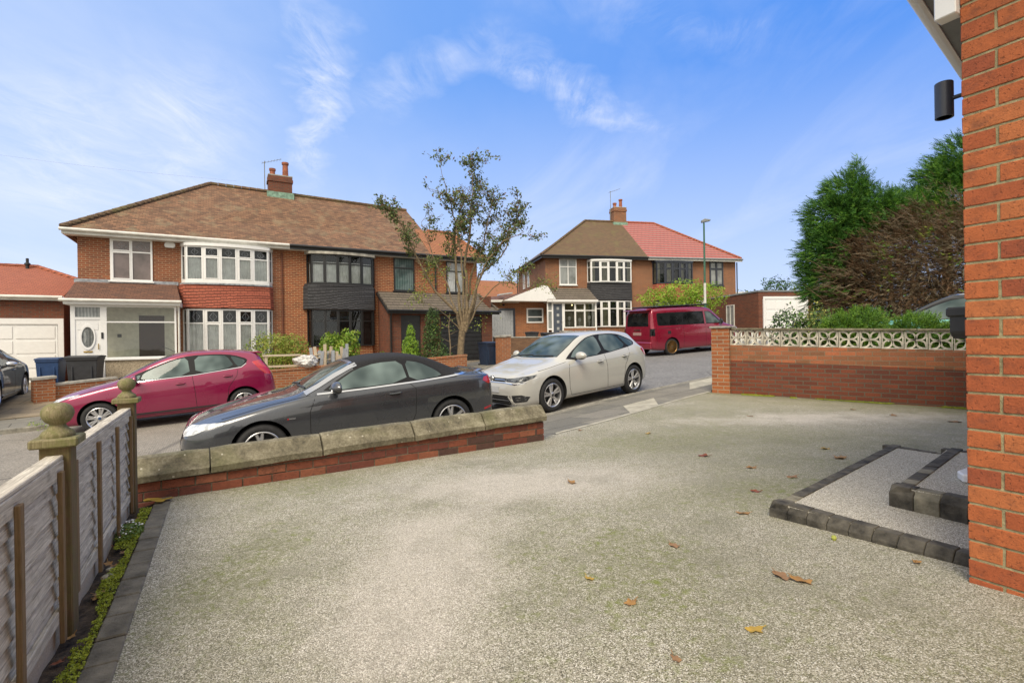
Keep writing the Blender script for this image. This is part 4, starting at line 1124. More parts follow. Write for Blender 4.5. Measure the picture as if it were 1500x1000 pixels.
# eaves soffit box for shade, chimney, aerial
chimney(A, 6.95, 4.05, 8.1, 9.32, 1.05, .75, [(-.32, .42, .13), (.26, .80, .14)])
aerial(A, 6.28, 4.0, 8.3, 10.05)
# white house openings
window(A, .92, 2.18, 3.57, 5.12, 0, (1, 1), .27, 'white', 'paneblind', opener=(0,), lead=True)
bay(A, 3.12, 6.22, 3.66, 4.98, .5, 'white', 'netc', lead=True, curt=('full', .70))
bow_cap(A, 3.05, 6.28, 4.98, 5.09, .62, 'white')
bow_band(A, 2.98, 6.30, 2.60, 3.50, .56, 'tileHung')
bow_cap(A, 3.02, 6.27, 3.50, 3.56, .58, 'lead', 'lead_apron'); bow_cap(A, 3.08, 6.25, 3.56, 3.66, .56, 'white', 'bay_sill')
bay(A, 3.15, 6.20, .72, 2.56, .5, 'white', 'netc', lead=True, curt=('full', .72))
bow_band(A, 3.12, 6.22, -.5, .72, .48, 'brickA', 'bay_base', 0)
mb = MB(); mb.box(2.56, 2.90, -.07, 0, 4.90, 5.08, .03); mb.prism([(2.55, 4.99), (2.62, 4.89), (2.84, 4.89), (2.91, 4.99), (2.84, 5.09), (2.62, 5.09)], 'y', -.085, -.068); mb.build('alarm_box', 'white', A)
# white porch
py_ = -1.15
mb = MB(); mb.slab([(-.12, py_ - .22, 2.78), (3.12, py_ - .22, 2.78), (2.92, .0, 3.50), (-.05, 0, 3.50)], .05); mb.slab([(-.12, py_ - .22, 2.78), (-.05, 0, 3.50), (-.12, 0, 2.78)], .03); mb.slab([(3.12, py_ - .22, 2.78), (3.12, 0, 2.78), (2.92, 0, 3.5)], .03)
mb.build('porch_roof', 'tilePorch', A)
mb = MB(); mb.box(-.10, 2.98, -.03, .0, 3.46, 3.60); mb.build('porch_flashing', 'lead', A)
mb = MB(); mb.box(-.12, 3.12, py_ - .2, 0, 2.60, 2.74); mb.box(-.12, 3.12, py_ - .23, py_ - .2, 2.62, 2.78); mb.build('porch_fascia', 'white', A)
pipe(A, [(-.22, py_ - .27, 2.74), (3.16, py_ - .27, 2.74)], .055, 'whiteOld', 'porch_gutter'); pipe(A, [(3.06, py_ - .2, 2.7), (3.06, py_ - .05, 2.5), (3.06, py_ - .05, .1)], .035, 'whiteOld')
mb = MB(); mb.box(.84, 2.96, py_, py_ + .1, -.3, .74); mb.box(2.86, 2.96, py_ + .1, 0, -.3, .74); mb.build('pebbledash_panel', 'pebble', A)
mb = MB(); mb.box(.02, .14, py_ - .02, py_ + .08, -.02, 2.60); mb.box(.80, .92, py_ - .02, py_ + .08, -.02, 2.60); mb.box(.14, .80, py_ - .02, py_ + .08, 2.10, 2.18); mb.box(.14, .80, py_ - .02, py_ + .08, 2.52, 2.60)
pf = mb.build('porch_frame', 'white', A)
mb = MB(); mb.add([(.1, py_ + .03, 2.12), (.85, py_ + .03, 2.12), (.85, py_ + .03, 2.6), (.1, py_ + .03, 2.6)], [(0, 1, 2, 3)]); mb.build('fanlight', 'panegrey', pf, fixn=False)
f = MB(); p = MB(); win_parts(f, p, .92, 2.98, .74, 2.60, py_ + .02, (1,), .28, .06); f.box(.86, 3.0, py_ - .06, py_ + .02, .70, .76); wf = f.build('porch_window', 'white', A); p.build('pane', 'clear', wf, fixn=False)
mb = MB(); mb.box(.15, 1.74, -.03, -.002, .1, 2.6); mb.box(2.52, 2.86, -.03, -.002, .1, 2.6); mb.box(1.74, 2.52, -.03, -.002, 2.3, 2.6); mb.build('porch_inner_wall', 'cream', A)
mb = MB(); mb.box(1.74, 2.52, -.04, -.002, .1, 2.3); mb.box(1.85, 2.10, -.055, -.04, .3, 1.2, .005); mb.box(2.16, 2.41, -.055, -.04, .3, 1.2, .005); mb.build('inner_door', plain('dark_brown_door', (.06, .03, .022), .5), A)
mb = MB(); mb.box(.9, 2.85, py_ + .1, -.03, .68, .72); mb.build('porch_inner_sill', 'white', A)
mb = MB(); mb.box(1.10, 1.22, -.045, -.03, 1.5, 1.62); mb.build('wall_sign', 'black', A)
f = MB(); f.box(2.90, 2.98, py_ + .05, 0, .74, .8); f.box(2.90, 2.98, py_ + .05, 0, 2.5, 2.6); f.build('porch_side_frame', 'white', A)
mb = MB(); mb.box(.95, 2.9, -.9, -.88, .75, 2.5); 
# door
mb = MB(); mb.box(.14, .80, py_ + .0, py_ + .05, .06, 2.10)
for (a0, a1, b0, b1) in ((.20, .44, .25, .88), (.50, .74, .25, .88)): mb.box(a0, a1, py_ - .012, py_ + .001, b0, b1, .005)
mb.box(.19, .75, py_ - .01, py_ + .001, 1.75, 1.99, .004)
dr = mb.build('front_door', 'white', A)
mb = MB(); mb.lathe([(.001, py_ - .016), (.165, py_ - .016)], 30, 'y', (.47, 0, 0)); 
mb.v = [(x, y, 1.50 + z * 2.25) for x, y, z in mb.v]; mb.build('oval_pane', 'panegrey', dr, fixn=False)
mb = MB(); mb.lathe([(.165, py_ - .012), (.165, py_ - .03), (.205, py_ - .03), (.205, py_ - .005)], 30, 'y', (.47, 0, 0)); mb.v = [(x, y, 1.50 + z * 2.1) for x, y, z in mb.v]; mb.build('oval_rim', 'white', dr, smooth=True)
mb = MB(); mb.box(.35, .59, py_ - .02, py_ - .005, .98, 1.03, .004); mb.build('letter_plate', 'gold', dr)
mb = MB(); mb.tube([(.755, py_ - .03, 1.08), (.755, py_ - .04, 1.28)], .014, 6); mb.build('handle', 'gold', dr)
mb = MB(); mb.box(.83, .89, py_ - .045, py_ - .02, 1.45, 1.66, .005); mb.build('doorbell', 'black', A)
mb = MB(); mb.box(-.05, 1.1, py_ - .55, py_ + .0, -.5, -.10); mb.box(.0, 1.0, py_ - .28, py_ + .02, -.1, .05); mb.build('door_step', 'brickOld', A)
# plant pot silhouettes seen through the porch glass
# black house openings
kf, kp = 'black', 'panedark'
bay(A, 7.62, 10.45, 3.72, 4.98, .5, kf, 'netc', opener=(), curt=('full', .74)); bow_cap(A, 7.50, 10.55, 4.98, 5.09, .64, 'bandwood' if 'bandwood' in M else 'concrete')
bow_band(A, 7.42, 10.52, 2.62, 3.62, .58, 'tileSlate'); bow_cap(A, 7.48, 10.46, 3.62, 3.72, .58, 'tileSlate', 'lead_apron')
bay(A, 7.62, 10.42, 1.02, 2.60, .5, kf, 'dark', opener=(), curt=None); bow_band(A, 7.6, 10.44, -.4, 1.02, .48, 'brickA', 'bay_base', 0)
window(A, 11.38, 12.38, 3.55, 5.12, 0, (1,), .27, kf, 'paneteal')
window(A, 14.01, 15.0, 3.55, 5.10, 0, (1, 1), .27, kf, 'panepale')
pipe(A, [(13.44, -.3, 5.2), (13.44, -.05, 4.95), (13.44, -.05, 3.5)], .04, 'black')
pipe(A, [(6.62, -.04, 5.0), (6.62, -.04, .2)], .035, 'brickOld', 'party_joint')
# canopy over door and garage
cy = -1.75
mb = MB(); mb.slab([(10.62, cy - .1, 2.56), (15.95, cy - .1, 2.56), (15.72, 0, 3.50), (10.62, 0, 3.50)], .07); mb.slab([(15.95, cy - .1, 2.56), (15.95, .3, 2.56), (15.72, 0, 3.5)], .04); mb.build('canopy_roof', 'tileGrey', A)
ridge(A, [(15.95, cy - .1, 2.60), (15.72, 0, 3.52)], .07, 'tileGrey', 'canopy_verge')
mb = MB(); mb.prism([(cy - .08, 2.52), (.0, 3.47), (0, 3.38), (cy - .08, 2.40)], 'x', 10.55, 10.61); mb.box(10.6, 15.95, cy - .14, cy - .1, 2.40, 2.56); mb.build('canopy_fascia', 'black', A)
pipe(A, [(10.55, cy - .2, 2.52), (16.0, cy - .2, 2.52)], .055, 'black', 'canopy_gutter'); pipe(A, [(10.72, cy - .14, 2.5), (10.72, cy + .04, 2.2), (10.72, cy + .04, -.2)], .035, 'black')
mb = MB(); mb.prism([(.0, -.5), (0, 3.36), (cy + .1, 2.44), (cy + .1, -.5)], 'x', 10.64, 10.74); fy = -1.6
mb.box(10.74, 11.2, fy, fy + .1, -.5, 2.42); mb.box(12.1, 13.05, fy, fy + .1, -.5, 2.42); mb.box(15.15, 15.7, fy, fy + .1, -.5, 2.42); mb.box(11.2, 12.1, fy + .002, fy + .1, 2.34, 2.42); mb.box(13.05, 15.15, fy + .002, fy + .1, 2.34, 2.42); mb.box(15.6, 15.7, fy + .1, 0, -.5, 3.3)
mb.build('garage_wall', 'brickOld', A)
mb = MB(); mb.box(11.2, 12.1, fy + .05, fy + .08, .15, 2.34); bd = mb.build('black_door', 'black', A)
mb = MB(); mb.box(11.55, 11.75, fy + .04, fy + .051, 1.3, 1.75); mb.build('pane', 'panedark', bd)
mb = MB()
for k in range(11): mb.box(13.05, 15.15, fy + .05, fy + .08, .15 + k * .2, .15 + k * .2 + .19, .006)
mb.build('garage_door', 'black', A)

# ======================= house B: pair behind the van
B = thing('semi_detached_house', 'right brick semi-detached pair, one half roofed brown and the other in striped red', 'house', (2.23, 32.5, 0), R(90 - 77.5))
BG = .7; ez = 6.58; ov = .35; DB = 7.6
mb = MB(); mb.box(0, 14.0, 0, DB, BG, 6.62); mb.build('wall', 'brickB', B)
rB0 = (4.3, 4.0, 9.92); rB1 = (9.85, 4.0, 9.92); pe = (7.10, -ov, ez); pr = (7.10, 4.0, 9.92); peb = (7.1, DB + ov, ez)
FL = (-ov, -ov, ez); BL = (-ov, DB + ov, ez); FR = (14.25, -ov, ez); BR = (14.25, DB + ov, ez)
mb = MB(); mb.slab([FL, pe, pr, rB0], .06); mb.slab([BL, FL, rB0], .06); mb.slab([peb, BL, rB0, pr], .06); mb.build('brown_roof', 'tileMoss', B)
mb = MB(); mb.slab([pe, FR, rB1, pr], .07); mb.slab([FR, BR, rB1], .07); mb.slab([BR, peb, pr, rB1], .07); mb.build('striped_roof', 'tilePink', B)
ridge(B, [FL[:2] + (ez + .04,), (4.3, 4, 9.95), (7.1, 4, 9.95)], .09, 'tileMoss'); ridge(B, [(7.1, 4, 9.95), (9.85, 4, 9.95), (14.25, -ov, ez + .04)], .09, 'tileRed')
mb = MB(); mb.box(-ov, 7.1, -ov - .02, -ov, ez - .2, ez - .02); mb.box(-ov, -ov + .02, -ov, DB + ov, ez - .2, ez - .02); mb.build('black_fascia', 'black', B)
mb = MB(); mb.box(7.1, 14.3, -ov - .02, -ov, ez - .2, ez - .02); mb.build('grey_fascia', 'whiteOld', B)
pipe(B, [(-ov, -ov - .07, ez - .04), (7.1, -ov - .07, ez - .04)], .055, 'black', 'gutter'); pipe(B, [(-ov - .07, -ov, ez - .04), (-ov - .07, DB + ov, ez - .04)], .055, 'black', 'gutter'); pipe(B, [(7.1, -ov - .07, ez - .04), (14.3, -ov - .07, ez - .04)], .055, 'grey', 'gutter')
pipe(B, [(-.1, DB - .1, ez - .1), (-.1, DB - .1, 3.)], .04, 'black'); pipe(B, [(14.08, -.05, ez - .2), (14.08, -.05, 1.2)], .04, 'black')
chimney(B, 7.0, 4.1, 9.42, 10.95, .98, .8, [(-.26, .42, .13), (.22, .72, .13)], 'brickB'); aerial(B, 6.45, 4.2, 9.95, 12.3)
window(B, .94, 2.12, 4.70, 6.40, 0, (1, 1), .27, 'white', 'panegrey')
bay(B, 2.90, 5.98, 4.86, 6.26, .5, 'white', 'drape', curt=('part',)); bow_cap(B, 2.85, 6.05, 6.26, 6.36, .6, 'white')
bow_band(B, 2.82, 6.05, 3.68, 4.76, .55, 'tileSlate'); bow_cap(B, 2.86, 6.0, 4.76, 4.86, .58, 'black', 'bay_sill')
bay(B, 2.95, 5.95, 1.92, 3.64, .5, 'white', 'drape', curt=('part',)); bow_band(B, 2.98, 5.92, .8, 1.92, .46, 'brickB', 'bay_base', 0)
bay(B, 7.60, 10.52, 4.82, 6.26, .5, 'navy', 'drape', opener=(1, 2, 3), curt=('part',)); bow_cap(B, 7.5, 10.6, 6.26, 6.36, .6, 'navy'); bow_band(B, 7.55, 10.55, 3.7, 4.78, .55, 'tileHung')
bay(B, 7.6, 10.5, 1.95, 3.64, .5, 'navy', 'netc')
window(B, 11.92, 13.0, 4.74, 6.42, 0, (1, 1), .27, 'navy', 'panegrey', opener=(0, 1))
# side wall windows (left side)
for y0 in (4.1, 5.4):
    f = MB(); p = MB(); f.M = p.M = Matrix.Rotation(R(-90), 4, 'Z'); win_parts(f, p, -y0 - .55, -y0, 5.0, 6.2, 0, (1,), 0, .05); o = f.build('window', 'white', B); p.build('pane', 'panegrey', o, fixn=False)
# porch of house B
pb_ = -1.2
mb = MB(); mb.slab([(-.30, pb_ - .2, 3.62), (3.0, pb_ - .2, 3.62), (2.9, 0, 4.5), (-.05, 0, 4.5)], .05); mb.slab([(3.0, pb_ - .2, 3.62), (3.0, 0, 3.62), (2.9, 0, 4.5)], .04); mb.build('porch_roof', 'tileGrey', B)
mb = MB(); mb.box(-.3, 3.02, pb_ - .24, pb_ - .2, 3.50, 3.62); mb.box(-.3, 3.0, pb_ - .2, 0, 3.46, 3.5); mb.build('porch_fascia', 'white', B)
mb = MB(); mb.box(-.28, -.20, pb_, pb_ + .08, 1.2, 3.46); mb.box(.02, .12, pb_, pb_ + .08, 1.2, 3.46); mb.box(.70, .80, pb_, pb_ + .08, 1.2, 3.46); mb.box(.12, .70, pb_, pb_ + .08, 3.38, 3.46); mb.box(-.20, .02, pb_, pb_ + .08, 1.75, 1.85); mb.box(-.20, .02, pb_, pb_ + .08, 2.9, 2.98)
fr_ = mb.build('porch_frame', 'white', B)
mb = MB(); mb.add([(-.24, pb_ + .03, 1.8), (.06, pb_ + .03, 1.8), (.06, pb_ + .03, 3.46), (-.24, pb_ + .03, 3.46)], [(0, 1, 2, 3)]); mb.build('pane', 'panegrey', fr_, fixn=False)
mb = MB(); mb.box(.12, .70, pb_ + .01, pb_ + .05, 1.25, 3.38); dB = mb.build('front_door', 'slateblue', B)
for k in range(4):
    mb = MB(); mb.box(.34, .50, pb_ - .005, pb_ + .011, 1.75 + k * .42, 1.92 + k * .42, .004); mb.build('glazed_square', 'panepale', dB)
mb = MB(); mb.box(.30, .56, pb_ - .01, pb_ + .011, 1.55, 1.60); mb.build('letter_plate', 'chrome', dB)
mb = MB(); mb.tube([(.66, pb_ - .03, 2.05), (.66, pb_ - .03, 2.35)], .02, 6); mb.build('handle', 'chrome', dB)
f = MB(); p = MB(); win_parts(f, p, .80, 2.95, 1.86, 3.46, pb_ + .03, (1, 1, 1), .27, .07, opener=(1,)); o = f.build('porch_window', 'white', B); p.build('pane', 'clear', o, fixn=False)
mb = MB(); mb.box(.8, 2.9, -.06, -.01, 1.3, 3.5); mb.build('porch_inner_wall', 'drape', B)
mb = MB(); mb.box(.80, 2.95, pb_, pb_ + .1, .8, 1.86); mb.box(2.85, 2.95, pb_ + .1, 0, .8, 1.86); mb.build('porch_base', 'brickB', B)
mb = MB(); mb.box(2.93, 3.0, pb_ - .02, pb_ + .06, 1.2, 3.5); mb.build('corner_post', 'white', B)
# white skeleton ornaments seen through the porch panes
for (sx, sz) in ((1.22, 2.45), (1.9, 2.35), (2.55, 2.5)):
    mb = MB(); mb.lathe([(0, sz - .12), (.06, sz - .10), (.075, sz - .04), (.10, sz + .03), (.09, sz + .1), (.05, sz + .14), (0, sz + .15)], 12, c=(sx, pb_ - .03, 0)); mb.v = [(x, (y - pb_ + .03) * .25 + pb_ - .0, z) for x, y, z in mb.v]
    for k in range(4): mb.tube([(sx - .12 + .02 * k, pb_ - .01, sz - .2 - .07 * k), (sx + .12 - .02 * k, pb_ - .01, sz - .2 - .07 * k)], .012, 5)
    mb.box(sx - .012, sx + .012, pb_ - .02, pb_ - .004, sz - .5, sz - .1); mb.v = [(x, y + .14, z) for x, y, z in mb.v]; mb.build('skeleton_decoration', 'whiteOld', B)
mb = MB(); mb.lathe([(0, -.05), (.05, 0), (0, .05)], 10, c=(1.35, pb_ + .0, 3.30)); mb.build('porch_lamp', plain('lit_bulb', (1, .8, .4), .4, emit=((1, .75, .35), 3)), B)
# side wing with garage on the left of B
mb = MB(); mb.box(-4.4, -.0, -.45, 5, BG, 3.62); mb.build('wing_wall', 'brickGarden', B)
window(B, -1.42, -.32, 2.22, 3.16, -.45, (1,), .5, 'white', 'panedark', fr=.09, sill=False)
mb = MB(); mb.slab([(-4.7, -.75, 3.66), (-2.75, -.75, 3.66), (-.02, .3, 4.62), (-.02, 5, 4.62), (-3.2, 5, 4.3)], .08); mb.build('wing_roof', 'tilePorch', B)
mb = MB(); mb.box(-3.4, -2.6, .5, 1.1, 4.08, 4.16); 
mb.M = Matrix.Translation((-2.4, 1.2, 4.18)) @ Matrix.Rotation(R(-8), 4, 'Y'); mb.v = []; mb.f = []; mb.mi = []; mb.box(-.5, .4, -.35, .35, -.02, .06); mb.build('roof_window', 'panepale', B)
mb = MB(); mb.prism([(-3.1, 3.56), (.35, 3.52), (.30, 3.62), (-.25, 4.48), (-.6, 4.52)], 'y', -1.32, -1.28); 
mb.add([(-3.1, -1.28, 3.555), (.35, -1.28, 3.515), (.35, -.4, 3.515), (-3.1, -.4, 3.555)], [(0, 1, 2, 3)])
mb.build('bargeboard', 'white', B)
mb = MB(); mb.slab([(-3.1, -1.3, 3.6), (-.6, -1.3, 4.54), (-.2, 0, 4.56), (-2.75, -.2, 3.9)], .04); mb.build('verge_roof', 'tilePorch', B)
mb = MB(); mb.box(-4.3, -1.9, -.47, -.45, 3.5, 3.62); mb.box(-4.55, -3.0, -.8, -.75, 3.52, 3.66); mb.build('wing_fascia', 'whiteOld', B)
mb = MB(); [mb.box(-4.0 + .17 * k, -3.838 + .17 * k, -.52 + .002 * (k % 3), -.46, 1.1, 3.02) for k in range(10)]; mb.build('garage_boards', 'woodGate', B)
mb = MB(); mb.box(-2.3, -2.18, -.54, -.455, 1.1, 3.14); mb.box(-4.1, -2.3, -.54, -.455, 3.02, 3.14); mb.build('garage_frame', 'navy', B)
mb = MB(); mb.lathe([(0, -.06), (.06, -.05), (.07, .04), (0, .06)], 10, c=(-2.9, -.55, 3.36)); mb.build('security_light', 'black', B)
# right side extension of B
mb = MB(); mb.box(14.0, 15.6, 1.0, 5, BG, 4.3); mb.build('side_extension_wall', 'brickGarden', B)
mb = MB(); mb.box(13.98, 15.75, .85, 5.1, 4.05, 4.40); mb.build('side_extension_fascia', 'white', B)
window(B, 12.1, 12.5, 1.9, 3.6, 0, (1,), .0, 'black', 'panedark', fr=.05); window(B, 10.9, 11.9, 1.9, 3.7, 0, (1, 1), .27, 'white', 'panepale')
mb = MB(); mb.tube([(13.5, -.05, 4.05), (13.5, -.18, 4.05)], .03, 6); mb.box(13.35, 13.65, -.3, -.15, 3.98, 4.1, .02); mb.build('security_light', 'whiteOld', B)

# brick garage with a white up-and-over door
Gr = thing('garage', 'small flat-roofed brick garage with a white panelled door at the right of the striped-roof house', 'garage', (13.44, 26.7, .8), R(8))
mb = MB(); mb.box(-.32, 2.9, 0, 5.6, -.3, 2.72); mb.build('wall', 'brickOld', Gr)
mb = MB(); mb.box(-.36, 2.94, -.04, 5.7, 2.72, 2.80); mb.build('flat_roof', 'grey', Gr)
mb = MB(); mb.box(.0, 2.45, -.03, .0, 0, 2.43); mb.box(-.08, 2.55, -.07, -.03, 2.33, 2.47); mb.box(-.08, 0, -.07, 0, 0, 2.33); mb.box(2.45, 2.53, -.07, 0, 0, 2.33); mb.build('door_frame', 'white', Gr)
mb = MB(); mb.box(.03, 2.42, -.045, -.03, .03, 2.30)
for r in range(4):
    for c in range(4): mb.box(.10 + c * .58, .62 + c * .58, -.058, -.044, .10 + r * .56, .56 + r * .56, .01)
dg = mb.build('garage_door', 'white', Gr); mb = MB(); mb.lathe([(.03, -.08), (.03, -.05)], 12, 'y', (1.24, 0, 1.5)); mb.build('handle', 'black', dg)
f = MB(); p = MB(); f.M = p.M = Matrix.Translation((-.32, 0, 0)) @ Matrix.Rotation(R(-90), 4, 'Z'); win_parts(f, p, -3.0, -2.2, .9, 2.2, 0, (1, 1), 0, .05); o = f.build('window', 'whiteOld', Gr); p.build('pane', 'panegrey', o, fixn=False)

# red-tiled garage bungalow at far left
Bu = thing('detached_garage', 'red-roofed brick garage building with a wide white panelled door at the left edge', 'garage', (*(-15.75, 17.55), -.15), R(90 - 60.3))
mb = MB(); mb.box(-8.5, -.12, .9, 7.5, -.4, 3.05); mb.build('wall', 'brickOld', Bu)
mb = MB(); mb.box(-8.9, -.12, .72, .78, 3.0, 3.16); mb.build('fascia', 'whiteOld', Bu); pipe(Bu, [(-8.9, .66, 3.12), (-.1, .66, 3.12)], .055, 'whiteOld', 'gutter')
mb = MB(); mb.slab([(-9.2, .66, 3.18), (-.06, .66, 3.18), (-.06, 2.79, 3.97), (-1.72, 4.6, 4.64), (-9.2, 4.6, 4.64)], .05); mb.slab([(-.06, 2.79, 3.97), (-.06, 7, 3.97), (-1.72, 5.4, 4.64), (-1.72, 4.6, 4.64)], .05); mb.slab([(-9.2, 4.6, 4.64), (-1.72, 4.6, 4.64), (-1.72, 8, 3.5), (-9.2, 8, 3.5)], .05); mb.build('roof', 'tileRed', Bu)
ridge(Bu, [(-9.2, 4.6, 4.66), (-1.72, 4.6, 4.66), (-.06, 2.79, 3.99)], .08, 'tileRed')
mb = MB(); mb.lathe([(.07, 4.7), (.06, 5.0), (.1, 5.02), (.1, 5.08), (.05, 5.12), (.05, 5.28), (0, 5.3)], 12, c=(-1.95, 4.3, -.35)); mb.build('flue', 'black', Bu, smooth=True)
mb = MB(); mb.box(-8.5, -.12, .82, .9, 2.16, 2.36); mb.box(-.28, -.12, .82, .9, 0, 2.16); mb.build('door_surround', 'white', Bu)
mb = MB(); mb.box(-8.4, -.30, .86, .9, 0, 2.16)
for c in range(7):
    for r in range(4):
        x1 = -.36 - c * 1.13; z0 = .08 + r * .52; mb.box(x1 - 1.05, x1, .845, .861, z0, z0 + .44, .01)
mb.build('garage_door', 'white', Bu)
mb = MB(); mb.prism([(-3.0 + .19 * math.cos(t), 2.26 + .085 * math.sin(t)) for t in [k * math.pi / 8 for k in range(16)]], 'y', .80, .82); np_ = mb.build('number_plaque', 'grey', Bu)
mb = MB(); mb.box(-3.0, -2.75, .66, .74, 2.86, 2.94); mb.lathe([(.05, 2.72), (.09, 2.76), (.09, 2.86), (.04, 2.90)], 12, c=(-2.87, .55, 0)); mb.build('security_light', 'white', Bu)
# orange-roofed house glimpsed between the pairs
Oh = thing('house', 'orange-roofed house glimpsed in the gap between the two brick pairs', 'house', (-4.2, 47, 0), R(12))
mb = MB(); mb.box(0, 9, 0, 8, 0, 4.9); mb.build('wall', 'brickB', Oh)
mb = MB(); mb.slab([(-.4, -.4, 4.9), (9.4, -.4, 4.9), (5.2, 4, 7.2), (-.4, 4, 7.35)], .05); mb.slab([(9.4, -.4, 4.9), (9.4, 8.4, 4.9), (5.2, 4, 7.2)], .05); mb.build('roof', 'tileOrange', Oh)

# ======================= garden walls of the far side
def wallseg(name, label, p, q, h, th=.22, mat='brickGarden', cap='brickGarden', z=None, capover=.02, piers=(), capm=None, sink=.5):
    dx, dy = q[0] - p[0], q[1] - p[1]; L = math.hypot(dx, dy)
    z0 = z if z is not None else gz(*p); z1 = z if z is not None else gz(*q)
    t = thing(name, label, 'wall', (p[0], p[1], z0), math.atan2(dy, dx))
    S = Matrix(((1, 0, 0, 0), (0, 1, 0, 0), ((z1 - z0) / L, 0, 1, 0), (0, 0, 0, 1)))
    mb = MB(); mb.M = S; mb.box(0, L, 0, th, -sink, h); mb.build('brickwork', mat, t)
    mb = MB(); mb.M = S; mb.box(-.01, L + .01, -capover, th + capover, h, h + .065, .004); mb.build('coping', capm or cap, t)
    for (x, hh, w_) in piers:
        mb = MB(); mb.M = S; mb.box(x - w_ / 2, x + w_ / 2, th / 2 - w_ / 2, th / 2 + w_ / 2, -sink, hh); pi = mb.build('pier', mat, t)
        mb = MB(); mb.M = S; mb.box(x - w_ / 2 - .03, x + w_ / 2 + .03, th / 2 - w_ / 2 - .03, th / 2 + w_ / 2 + .03, hh, hh + .07, .008); mb.build('pier_cap', 'concrete' if capm is None else capm, t)
    return t
def far(u_off, s): # point near the far kerb
    return SU(s, u_off)
wallseg('garden_wall', 'short red brick garden wall with a pier beside the wheelie bins at the left', (-12.35, 13.15), (-11.35, 14.4), .38, piers=[(.05, .58, .42)], capm='concrete')
wallseg('garden_wall', 'low red brick garden wall behind the magenta car with the pallet pile on it', SU(-1.0, 16.1), SU(4.6, 16.1), .50)
wallseg('garden_wall', 'low red brick garden wall at the foot of the street tree', SU(6.0, 16.25), (-1.62, 17.95), .42, piers=[(3.2, 1.0, .42)])
wallseg('garden_wall', 'long brown brick garden wall with blue and black bins behind it, left of the white car roof', (-.85, 24.6), (3.4, 26.3), .85, mat='brickBrown', cap='brickBrown', piers=[(4.0, 1.12, .45)], capm='concrete', z=.42)

# wheelie bins
def bin_(x, y, rz, mat, label, z=None, h=1.05, w_=.58, d_=.7):
    t = thing('wheelie_bin', label, 'wheelie bin', (x, y, z if z is not None else gz(x, y)), rz)
    mb = MB(); n = 8
    def ring(wx, dy, zz, off=0): return [(-wx, -dy + off, zz), (wx, -dy + off, zz), (wx, dy + off, zz), (-wx, dy + off, zz)]
    V = ring(w_ * .42, d_ * .36, .06) + ring(w_ * .48, d_ * .46, h * .86) + ring(w_ * .5, d_ * .5, h * .87) + ring(w_ * .5, d_ * .5, h * .93)
    F = [(0, 3, 2, 1)] + [(r * 4 + k, r * 4 + (k + 1) % 4, r * 4 + 4 + (k + 1) % 4, r * 4 + 4 + k) for r in range(3) for k in range(4)] + [(12, 13, 14, 15)]
    mb.add(V, F)
    for sx in (-1, 1): mb.box(sx * w_ * .30 - .02, sx * w_ * .30 + .02, -d_ * .47, -d_ * .40, .25, .78)
    mb.build('body', mat, t, bevel=.012)
    mb = MB(); mb.prism([(-d_ * .53, h * .93), (-d_ * .52, h * .97), (0, h * 1.0), (d_ * .5, h * .98), (d_ * .55, h * .93)], 'x', -w_ * .53, w_ * .53); mb.tube([(-w_ * .4, d_ * .62, h * .95), (w_ * .4, d_ * .62, h * .95)], .018, 6); mb.build('lid', mat, t, bevel=.01)
    for sx in (-1, 1):
        mb = MB(); mb.lathe([(.0, sx * w_ * .44), (.1, sx * w_ * .44), (.1, sx * w_ * .52), (0, sx * w_ * .52)], 14, 'x', (0, d_ * .36, .1)); mb.build('wheel', 'rubber', t)
    return t
bin_(-13.9, 16.35, R(24), 'binblack', 'large dark grey wheelie bin in front of the white garage door', w_=.82, d_=.8, h=1.12, z=-.22)
bin_(-14.75, 16.05, R(24), 'binblue', 'bright blue wheelie bin between the grey car and the dark grey bin', z=-.22, h=1.08)
bin_(-.93, 19.25, R(35), 'binnavy', 'navy wheelie bin standing against the brick pier right of the street tree', z=.1, h=1.03, w_=.5)
bin_(1.05, 26.5, R(90), 'binblack', 'black wheelie bin lying across behind the brown garden wall', z=.55, w_=.8)
bin_(2.0, 26.9, R(12), 'binblack', 'second black wheelie bin behind the brown garden wall', z=.5, w_=.8)
bin_(2.55, 26.75, R(12), 'binnavy', 'navy wheelie bin with a pale mark behind the brown garden wall', z=.42, h=1.02)

# pallets and rubble bag on the wall
pl = thing('pallet_pile', 'pile of broken pale pallets leaning behind the low wall', 'pallets', (*SU(2.35, 16.75), gz(*SU(2.35, 16.75)) + .1), R(30))
for k in range(20):
    mb = MB(); mb.M = Matrix.Translation((.10 + .055 * k + random.uniform(-.03, .03), random.uniform(-.1, .25), 0)) @ Matrix.Rotation(random.uniform(-.12, .12), 4, 'Y') @ Matrix.Rotation(random.uniform(-.2, .2), 4, 'X')
    mb.box(-.045, .045, -.011, .011, 0, random.uniform(.7, 1.12)); mb.build('slat', 'woodGate' if k % 3 else 'woodPale', pl)
for k in range(3):
    mb = MB(); mb.M = Matrix.Translation((random.uniform(.0, .4), random.uniform(-.1, .2), .55 + .12 * k)) @ Matrix.Rotation(random.uniform(-.3, .3), 4, 'Y') @ Matrix.Rotation(random.uniform(-.5, .5), 4, 'Z')
    mb.box(-.35, .35, -.05, .05, -.014, .014); mb.build('slat', 'woodPale', pl)
tb = thing('timber_frame', 'pale timber frame like a small table at the left of the pallet pile', 'timber frame', (*SU(1.55, 16.5), gz(*SU(1.55, 16.5)) + .3), R(30))
for (x, y) in ((-.45, -.25), (.45, -.25), (.45, .25), (-.45, .25)):
    mb = MB(); mb.box(x - .035, x + .035, y - .035, y + .035, -.3, .62); mb.build('leg', 'woodPale', tb)
